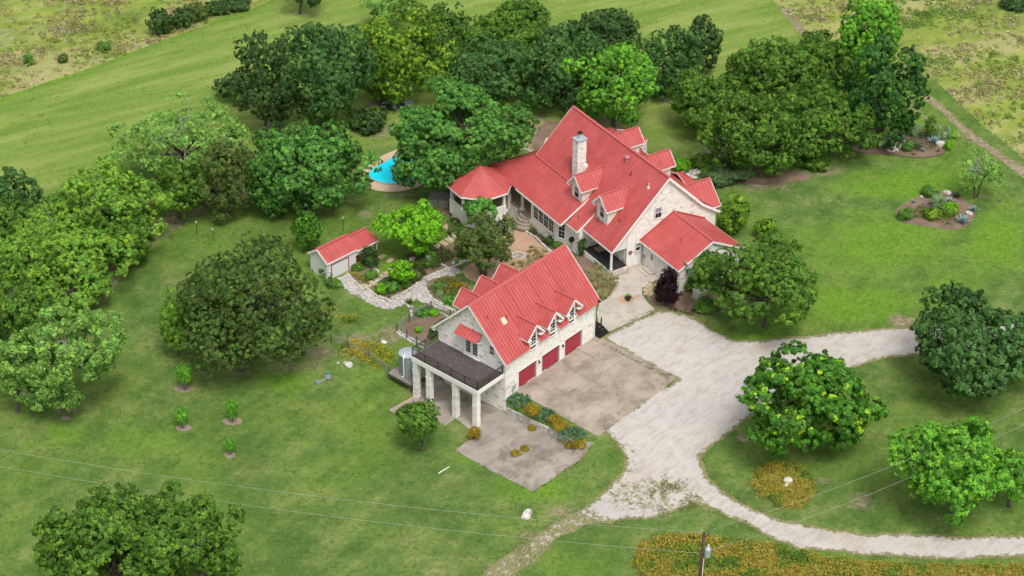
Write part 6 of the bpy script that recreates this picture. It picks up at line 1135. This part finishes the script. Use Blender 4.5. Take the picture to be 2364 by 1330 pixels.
for b in ((1216, 1192, 13, 'single white boulder standing on the open lower lawn', 0, 1.1), (1818, 1119, 15, 'white boulder inside the orange flower oval', 0, 0.8), (803, 842, 12, 'flat white rock beside the flower covered fence', 0, 0.4), (2061, 346, 17, 'longest white boulder at the front left of the far agave bed', 0, 0.6), (2080, 341, 11, 'white boulder below the left agave in the far bed', 0, 0.8), (2067, 331, 11, 'white boulder behind the longest boulder of the far bed'), (2090, 330, 9, 'small white boulder right of the left agave'), (2173, 336, 14, 'rounded white boulder at the right of the far agave bed', 0, 0.8), (2184, 318, 8, 'grey rock at the far right back of the far agave bed'), (2187, 446, 10, 'grey boulder beside the dark yucca in the near bed'), (2236, 493, 10, 'pale rock under the agave at the right of the near bed', 0, 0.5),
          (2127, 454, 5, 'small white stone on the rim of the near agave bed', 0, 0.4), (1040, 550, 7, 'pale rock at the left of the crape myrtle', 0, 0.5), (1046, 608, 7, 'first pale rock in the dry bed beside the path'), (1030, 596, 6, 'second pale rock in the dry bed beside the path'), (1262, 614, 6, 'flat pale rock beside the garage roof peak', 0, 0.3), (950, 600, 9, 'grey rock under the lime green spreading tree', 0, 0.4), (862, 628, 7, 'white rocks heaped at the right of the shed bed'), (904, 657, 6, 'pale rock within the path bed planting'), (885, 790, 8, 'pale rock on the lawn behind the orange flowers', 0, 0.3), (780, 838, 3, 'small white cap standing on the lawn near the flat rock'), (2308, 465, 5, 'dark small rock beside the sparse mesquite', 0, 0.6, 'bark')): boulder(*b)
fr = empty('fire_ring', G(1197, 592), 0, 'round fire ring of grey stones in the gravel court', 'fire pit')
for i in range(20):
    a = i * 2 * math.pi / 20; o = MB().box(-0.12, 0.12, -0.09, 0.09, 0, 0.16).box(-0.09, 0.09, -0.07, 0.07, 0.16, 0.2).build('ring_stone', M['rock'], fr, loc=(0.68 * math.cos(a), 0.68 * math.sin(a), 0)); o.rotation_euler = (0, 0, a + math.pi / 2)
for i in range(9): o = MB().box(-0.14, 0.14, -0.1, 0.1, 0, 0.1).build('inner_stone', M['flag'], fr, loc=(random.uniform(-.4, .4), random.uniform(-.4, .4), 0.02 * i)); o.rotation_euler = (0.2, 0.1, i)
# kerb of the far bed, stumps
kb = empty('bed_kerb', (0, 0, 0), 0, 'thin dark brown kerb curving round the far agave bed', 'kerb'); pts = [G(*p) for p in [(1984, 354), (2020, 355), (2053, 357), (2085, 363), (2117, 366), (2148, 363), (2172, 358), (2190, 346), (2192, 334)]]
for i in range(len(pts) - 1): MB().beam(Vector(pts[i]) + Vector((0, 0, 0.06)), Vector(pts[i + 1]) + Vector((0, 0, 0.06)), 0.10, 0.16).build('kerb_length', M['wood'], kb)
for x, y, lab in ((951, 715, 'tree stump outside the fenced garden corner'), (1031, 664, 'grey tree stump in the round bed')):
    o = MB().lathe([(0.36, -0.1), (0.3, 0.1), (0.27, 0.42), (0.22, 0.43)], 10).build('tree_stump', M['greywood'], None, loc=G(x, y)); tag(o, lab, 'stump')
# fences
def fence(name, label, line, h, rails, posts=None, mat='greywood', pmat='wood', wires=0, pw=0.07, base=False):
    root = empty(name, G(*line[0]), 0, label, 'fence'); B0 = Vector(G(*line[0])); P = [Vector(G(*p)) for p in line]
    for a, b in zip(P, P[1:]):
        for z in rails: MB().beam(a - B0 + Vector((0, 0, z)), b - B0 + Vector((0, 0, z)), 0.06, 0.07).build('rail', M[mat], root)
        n = max(1, round((b - a).length / 2.2)) if posts is None else posts
        for i in range(n + (b is P[-1])): p = a.lerp(b, i / n); MB().box(-pw, pw, -pw, pw, -0.2, h + 0.08).build('post', M[pmat], root, loc=p - B0)
        if wires:
            w = MB(); [w.beam(a - B0 + Vector((0, 0, h * k_ / wires)), b - B0 + Vector((0, 0, h * k_ / wires)), 0.008, 0.008) for k_ in range(1, wires)]; m = int((b - a).length / 0.2)
            for k_ in range(1, m): p = a.lerp(b, k_ / m) - B0; w.beam(p + Vector((0, 0, 0.05)), p + Vector((0, 0, h)), 0.006, 0.006)
            o = w.build('wire_mesh', M['galv'], root); o['kind'] = 'stuff'
    return root
fence('garden_fence', 'wooden post and wire fence around the small vegetable garden', [(1062, 745), (1040, 738), (995, 718), (945, 745), (917, 768), (962, 797), (1000, 817)], 1.15, (1.15,), wires=7)
fence('wire_fence', 'rail topped wire fence running from the dark oak to the rain tank', [(765, 790), (804, 807), (851, 829), (898, 866)], 1.05, (1.05,), wires=6)
gb = empty('garden_sill', (0, 0, 0), 0, 'pale stone sill along the foot of the garden fence', 'edging'); stone_row('sill_stone', [(914, 768), (940, 784), (975, 803)], gb, s=0.9, h=0.16, seed=77)
for x, y, h, lab in ((455, 541, 1.5, 'left thin metal post with white top beside the wood'), (493, 556, 1.4, 'right thin metal post with white top behind the dark oak'), (793, 533, 1.6, 'thin post with white top behind the shed roof'), (727, 492, 1.2, 'short white marker post under the leafy oak'), (770, 497, 1.6, 'dark thin post with white top under the leafy oak')):
    r_ = empty('marker_post', G(x, y), 0, lab, 'post'); MB().box(-0.025, 0.025, -0.025, 0.025, 0, h).build('stake', M['black'], r_); MB().box(-0.04, 0.04, -0.04, 0.04, h, h + 0.25).build('white_top', M['white'], r_)
# rain tank on its platform
tk = empty('rain_tank', G(935, 880) * np.array([1, 1, 0]) + np.array([0, 0, -1.0]), 0, 'round corrugated rainwater tank with pale conical lid behind the first pillar', 'water tank')
TP = onz(944, 858, -0.95); tk.location = TP
prof = [(0.95, 0.0)]; 
for i in range(24): prof += [(0.95, 0.05 + i * 0.095), (0.925, 0.09 + i * 0.095)]
MB().lathe(prof + [(0.95, 2.35)], 32).build('tank_wall', M['tank'], tk, smooth=False); MB().lathe([(1.0, 2.33), (1.0, 2.38), (0.5, 2.52), (0.14, 2.6), (0.13, 2.66)], 32).build('tank_lid', M['galv'], tk)
MB().tube([(-0.35, -0.55, 2.58), (-0.45, -0.98, 2.3), (-0.45, -1.0, 0.15), (-0.7, -1.1, 0.1)], [0.06] * 4, 8).build('overflow_pipe', M['white'], tk)
pl = empty('tank_platform', TP + np.array([0, 0, 0]), GF[3], 'weathered wooden platform with braced legs carrying the rain tank', 'platform')
for i in range(12): MB().box(-1.5 + i * 0.26, -1.26 + i * 0.26, -1.7, 1.5, -0.11, -0.03).build('plank', M['greywood'], pl)
MB().box(-1.52, 1.62, -1.7, -1.62, -0.33, -0.11).box(-1.52, 1.62, 1.42, 1.5, -0.33, -0.11).box(-1.52, -1.44, -1.6, 1.4, -0.33, -0.11).build('beam', M['wood'], pl)
for x, y in ((-1.42, -1.6), (1.5, -1.6), (-1.42, 1.4), (1.5, 1.4)): MB().box(x - 0.07, x + 0.07, y - 0.07, y + 0.07, -1.6, -0.12).beam((x, y, -1.0), (x * 0.4, y, -0.2), 0.07, 0.1).build('leg', M['wood'], pl)
# chair under the deck
cp = G(970, 893); chr_ = empty('garden_chair', cp, 0.6, 'small pale metal chair under the deck between the first pillars', 'chair')
MB().lathe([(0.2, 0.42), (0.2, 0.45)], 12).build('seat', M['white'], chr_)
for i in range(4): a = i * math.pi / 2 + 0.78; MB().tube([(0.15 * math.cos(a), 0.15 * math.sin(a), 0.42), (0.22 * math.cos(a), 0.22 * math.sin(a), 0)], [0.015] * 2, 5).build('leg', M['white'], chr_)
MB().tube([(-0.17, -0.1, 0.43), (-0.19, -0.1, 0.85), (-0.19, 0.1, 0.85), (-0.17, 0.1, 0.43)], [0.014] * 4, 5).build('backrest', M['white'], chr_)
# lids on the lawn, stick, box, pots
for x, y, r, lab in ((757, 861, 0.33, 'square green utility lid highest of three on the lawn'), (757, 871, 0.36, 'round pale green lid in the middle of three on the lawn'), (735, 882, 0.34, 'round pale green lid lowest of three on the lawn')):
    o = MB().lathe([(r, 0), (r, 0.08), (r * 0.9, 0.1)], 4 if 'square' in lab else 16).build('septic_cover', M['green_glaze'] if 'square' in lab else M['tank'], None, loc=G(x, y)); tag(o, lab, 'lid')
a = Vector(G(1012, 1094)); b = Vector(G(1037, 1079)); o = MB().tube([(0, 0, 0.05), (b - a) * 0.5 + Vector((0.03, 0.05, 0.06)), b - a + Vector((0, 0, 0.05))], [0.05, 0.045, 0.03], 6).build('white_stick', M['white'], None, loc=a); tag(o, 'white stick lying on the lower lawn', 'stick')
r_ = empty('utility_box', G(1614, 688), HF[3], 'beige metal utility box beside the wing end wall', 'utility box'); MB().box(-0.55, 0.55, -0.5, 0.5, 0, 1.0).box(-0.6, 0.6, -0.55, 0.55, 1.0, 1.07).build('cabinet', M['beige'], r_); MB().box(-0.75, 0.75, -0.7, 0.7, -0.1, 0.06).build('concrete_base', M['concrete'], r_)
for i in range(5): MB().box(-0.4, 0.4, -0.515, -0.501, 0.3 + i * 0.1, 0.35 + i * 0.1).build('louvre', M['beige'], r_)
for x, y, s_, m_, lab in ((1450, 695, 1.0, 'black', 'dark planter standing on its tan island in the front walk'), (1357, 580, 0.8, 'yellow', 'round yellow pot at the porch corner'), (1377, 612, 1.0, 'green_glaze', 'green glazed pot beside the porch planting'), (1397, 630, 0.9, 'green_glaze', 'lower green glazed pot near the porch steps'), (1573, 682, 0.8, 'terra', 'terracotta pot at the foot of the wing end wall')):
    r_ = MB().lathe([(0.16 * s_, 0), (0.26 * s_, 0.35 * s_), (0.3 * s_, 0.42 * s_), (0.25 * s_, 0.43 * s_), (0.2 * s_, 0.36 * s_)], 14).build('plant_pot', M[m_], None, loc=G(x, y) + np.array([0, 0, 0.06])); tag(r_, lab, 'pot')
o = sheet('tan_walk_island', wp([(1424, 692), (1440, 682), (1462, 686), (1482, 680), (1470, 690), (1452, 700), (1432, 700)]), 'granite', 0.06, sp=0.5, jit=0.03)
stone_row('island_stone', [(1482, 664), (1494, 656), (1508, 650)], edg, seed=91); paving('bed_flagstone', wp([(1488, 664), (1506, 652), (1516, 660), (1506, 680), (1496, 686), (1488, 678)]), 0.55, 'sand', pt2, 9, 0.03)
fan = empty('standing_fan', (0, 0, 0), 0, 'black round dish heater on a pole beside the bay window wall', 'fan'); fp = G(1318, 584); fan.location = fp
MB().tube([(0, 0, 0), (0, 0, 1.7)], [0.03, 0.03]).build('pole', M['black'], fan); o = MB().lathe([(0.05, -0.06), (0.34, 0.0), (0.36, 0.05), (0.34, 0.1), (0.05, 0.12)], 16).build('fan_head', M['black'], fan, loc=(0, 0, 1.75)); o.rotation_euler = (math.radians(75), 0, 0.5)
o = empty('garden_spinner', G(988, 622), 0, 'metal spinner on a pole in the reedy bed', 'garden ornament'); MB().tube([(0, 0, 0), (0, 0, 1.5)], [0.02] * 2, 5).build('pole', M['galv'], o)
sp_ = MB(); [sp_.beam((0, 0, 1.6), (0.28 * math.cos(i * math.pi / 4), 0.05, 1.6 + 0.28 * math.sin(i * math.pi / 4)), 0.05, 0.03) for i in range(8)]; sp_.build('spinner_wheel', M['galv'], o)
# utility pole and lines
pt = onz(1622, 1229.5, 9.2); py_ = empty('utility_pole', (pt[0], pt[1], -0.3), 0, 'brown wooden utility pole with a grey transformer at the bottom edge', 'utility pole'); py_.rotation_euler = (0, math.radians(0.8), 0)
MB().tube([(0, 0, -0.6), (0, 0, 4), (0, 0, 9.5)], [0.19, 0.165, 0.125], 10).build('pole', M['polewood'], py_, smooth=True)
MB().lathe([(0.22, 0), (0.27, 0.04), (0.27, 0.82), (0.2, 0.93), (0.06, 0.98)], 14, (0.44, -0.12, 7.0)).build('transformer', M['galv'], py_); MB().box(0.1, 0.25, -0.16, -0.08, 7.2, 7.3).box(0.1, 0.25, -0.16, -0.08, 7.6, 7.7).build('bracket', M['rail'], py_)
MB().tube([(0.44, -0.12, 7.95), (0.46, -0.12, 8.2), (0.44, -0.12, 8.35)], [0.05, 0.08, 0.03], 8).build('bushing', M['white'], py_); MB().tube([(0.16, -0.17, 6.8), (0.17, -0.19, 0.0)], [0.035] * 2, 6).build('conduit', M['white'], py_); MB().beam((0.0, -0.1, 9.1), (0.35, -0.12, 9.35), 0.05, 0.05).tube([(0.35, -0.12, 9.3), (0.35, -0.12, 9.6)], [0.05, 0.04], 6).build('insulator_arm', M['rail'], py_)
def line_(label, px0, px1, z0, z1, mid, rad=0.012):
    A_ = Vector(onz(px0[0], px0[1], z0)); B_ = Vector(onz(px1[0], px1[1], z1)); best = None
    for s in np.linspace(0, 4, 81):
        p = A_.lerp(B_, 0.5) - Vector((0, 0, s)); q = proj(p); t_ = (q[0] - px0[0]) / (px1[0] - px0[0]); e_ = abs(q[1] - mid - (0))
        if best is None or e_ < best[0]: best = (e_, s)
    sag = best[1]; pts = [A_.lerp(B_, i / 40) - Vector((0, 0, sag * 4 * (i / 40) * (1 - i / 40))) for i in range(41)]
    o = MB().tube([p - A_ for p in pts], [rad] * 41, 4, cap=False).build('power_line', M['wire'], None, loc=A_, recalc=False); tag(o, label, 'power line', 'power lines'); return o
line_('upper power line crossing the lower left lawn to the pole top', (1622, 1230), (-200, 1003), 9.2, 9.2, 1140); line_('lower power line crossing the lower left lawn to the pole', (1616, 1277), (-200, 1040), 6.9, 6.9, 1182)
line_('upper power line rising right over the green pecan', (1640, 1224), (2560, 843), 9.2, 9.2, 1050); line_('lower power line rising right over the green pecan', (1636, 1272), (2560, 875), 6.9, 6.9, 1094)
# ------------------------------------------------------------------ grass blades over the lawn, weeds in the meadow
def inv_px(px, py): return np.array([G(a, b) for a, b in zip(px, py)])
def fast_ground(px, py, z=-0.9):
    D = FW[None] + RT[None] * ((px - IW / 2) / FPX)[:, None] - UP[None] * ((py - IH / 2) / FPX)[:, None]
    zz = np.full(len(px), z)
    for _ in range(5):
        t = (zz - CAM[2]) / D[:, 2]; P = CAM[None] + D * t[:, None]; zz = terrain(P[:, 0], P[:, 1])
    P[:, 2] = zz; return P
def world_rand(n, xr, yr, seed):
    rng = np.random.default_rng(seed); return rng.uniform(*xr, n), rng.uniform(*yr, n)
def topx(x, y):
    z = terrain(x, y); D = np.stack([x, y, z], 1) - CAM; w = np.maximum(D @ FW, 5); return IW / 2 + FPX * (D @ RT) / w, IH / 2 - FPX * (D @ UP) / w
# meadow weeds: clumps, each of one colour, over a thin fine layer
x, y = world_rand(95000, (-95, 95), (10, 108), 3); px_, py_v = topx(x, y); k_ = (inpoly(px_, py_v, MEADOW_L) | inpoly(px_, py_v, MEADOW_R)) & (px_ > -60) & (px_ < 2430) & (py_v > -60); x, y = x[k_], y[k_]
f = fnoise(x / 5, y / 3.0, 9); g = fnoise(x / 11 + 3, y / 6, 12); k_ = RNG.random(len(x)) < np.clip(0.12 + 2.2 * (f - 0.38), 0.07, 1); x, y, f, g = x[k_], y[k_], f[k_], g[k_]; nc = len(x)
cols = np.array([(0.13, 0.24, 0.045), (0.20, 0.32, 0.055), (0.28, 0.36, 0.06), (0.42, 0.42, 0.14), (0.50, 0.45, 0.25), (0.34, 0.25, 0.16), (0.27, 0.34, 0.07)])
ci = np.clip(((g * 1.9 - 0.45) * 7 + RNG.normal(0, 1.1, nc)).astype(int), 0, 6); cc = cols[ci] * RNG.uniform(0.75, 1.25, (nc, 1)); wf = RNG.random(nc) < 0.02; cc[wf] = (0.5, 0.5, 0.38); wf = RNG.random(nc) < 0.02 * (x < 0); cc[wf] = (0.5, 0.36, 0.04)
R_c = RNG.uniform(0.18, 0.55, nc); own = np.repeat(np.arange(nc), 14); n = len(own); e = RNG.normal(size=(n, 3)); e /= np.linalg.norm(e, axis=1)[:, None]; e[:, 2] = np.abs(e[:, 2])
P = np.stack([x[own] + e[:, 0] * R_c[own], y[own] + e[:, 1] * R_c[own], terrain(x[own], y[own]) + e[:, 2] * R_c[own] * (0.35 + 0.9 * f[own]) + 0.02], 1); N = e + RNG.normal(size=(n, 3)) * 0.35 + np.array([0, 0, 0.5]); N /= np.linalg.norm(N, axis=1)[:, None]
o = link('meadow_weeds', leaf_mesh('meadow_weeds', P, N, 0.12, cc[own] * RNG.uniform(0.8, 1.2, (n, 1)))); tag(o, 'rough tan and green meadow growth beyond the mown lawn', 'meadow', kind='stuff'); print('meadow', n)
# lawn tufts
x, y = world_rand(420000, (-62, 62), (-62, 75), 4); px_, py_v = topx(x, y); bad = inpoly(px_, py_v, MEADOW_L) | inpoly(px_, py_v, MEADOW_R) | (px_ < -40) | (px_ > 2400) | (py_v > 1370)
for q in [DRIVE, WALK, PATH, PATH2, PATH3, DECK, WATER, [(898, 947), (913, 957), (968, 925), (955, 915)], [(1372, 784), (1556, 882), (1372, 1022), (1229, 1138), (1049, 1041), (1098, 1004), (1050, 968), (900, 900), (960, 860), (1165, 850)]] + [b for kx, b in BEDS.items() if 'tree' not in kx]: bad |= inpoly(px_, py_v, q)
hx = (x - HF[2][0]) * HF[0][0] + (y - HF[2][1]) * HF[0][1]; hy = (x - HF[2][0]) * HF[1][0] + (y - HF[2][1]) * HF[1][1]; bad |= (hx > -23) & (hx < 7.2) & (hy > -8.6) & (hy < 7.5)
gx = (x - GF[2][0]) * GF[0][0] + (y - GF[2][1]) * GF[0][1]; gy = (x - GF[2][0]) * GF[1][0] + (y - GF[2][1]) * GF[1][1]; bad |= (gx > -4) & (gx < 14.5) & (gy > -11) & (gy < 9.5)
x, y = x[~bad], y[~bad]; f = fnoise(x / 1.2, y / 1.2, 21); g = fnoise(x / 6, y / 6, 22); k_ = RNG.random(len(x)) < np.clip(0.05 + 1.5 * (f - 0.35), 0.03, 1); x, y, f, g = x[k_], y[k_], f[k_], g[k_]; n = len(x)
cols = np.array([(0.075, 0.15, 0.025), (0.11, 0.20, 0.03), (0.17, 0.25, 0.045), (0.27, 0.29, 0.11)]); ci = np.clip(((g * 1.5 - 0.25) * 4 + RNG.normal(0, 0.6, n)).astype(int), 0, 3); P = np.stack([x, y, terrain(x, y) + RNG.uniform(0.02, 0.09, n)], 1); N = RNG.normal(size=(n, 3)) * 0.45 + np.array([0, 0, 0.8]); N /= np.linalg.norm(N, axis=1)[:, None]
o = link('lawn_grass', leaf_mesh('lawn_grass', P, N, 0.062, cols[ci] * RNG.uniform(0.8, 1.2, (n, 1)))); tag(o, 'short mown lawn grass around the house', 'grass', kind='stuff')
# weeds and grass creeping over the drive edges and pad joints
pts = np.array(wp(DRIVE)); ed = []
for a, b in zip(pts, np.roll(pts, -1, 0)):
    L_ = np.linalg.norm(b - a); m = int(L_ * 26); t = RNG.random(m)[:, None]; ed.append(a + (b - a) * t + RNG.normal(0, 0.28, (m, 2)))
for (p0, p1, m, w) in (((1372, 784), (1556, 882), 500, 0.12), ((1556, 882), (1374, 1012), 500, 0.12), ((1400, 770), (1513, 718), 500, 0.2), ((1049, 1041), (1229, 1138), 300, 0.1), ((1229, 1138), (1372, 1022), 300, 0.1), ((1540, 1110), (1620, 1180), 900, 0.5), ((1500, 1150), (1560, 1110), 900, 0.5), ((1420, 1200), (1600, 1170), 900, 0.6), ((1300, 1190), (1180, 1290), 900, 0.7), ((1500, 840), (1550, 870), 500, 0.3)):
    a = G(*p0)[:2]; b = G(*p1)[:2]; t = RNG.random(m)[:, None]; ed.append(a + (b - a) * t + RNG.normal(0, w, (m, 2)))
ed = np.concatenate(ed); k_ = RNG.random(len(ed)) < np.clip((fnoise(ed[:, 0] / 0.8, ed[:, 1] / 0.8, 33) - 0.42) * 5, 0, 1); ed = ed[k_]; n = len(ed); P = np.stack([ed[:, 0], ed[:, 1], terrain(ed[:, 0], ed[:, 1]) + RNG.uniform(0.03, 0.14, n)], 1); N = RNG.normal(size=(n, 3)) * 0.6 + np.array([0, 0, 0.6]); N /= np.linalg.norm(N, axis=1)[:, None]; cols = np.array([(0.12, 0.19, 0.04), (0.18, 0.23, 0.06), (0.34, 0.30, 0.14)])
o = link('edge_weeds', leaf_mesh('edge_weeds', P, N, 0.06, cols[RNG.integers(0, 3, n)] * RNG.uniform(0.8, 1.2, (n, 1)))); tag(o, 'weeds creeping over the gravel and concrete edges', 'weeds', kind='stuff')
print('TRIS', sum(len(o.data.polygons) for o in COL.objects if o.type == 'MESH'), 'OBJ', len(COL.objects))
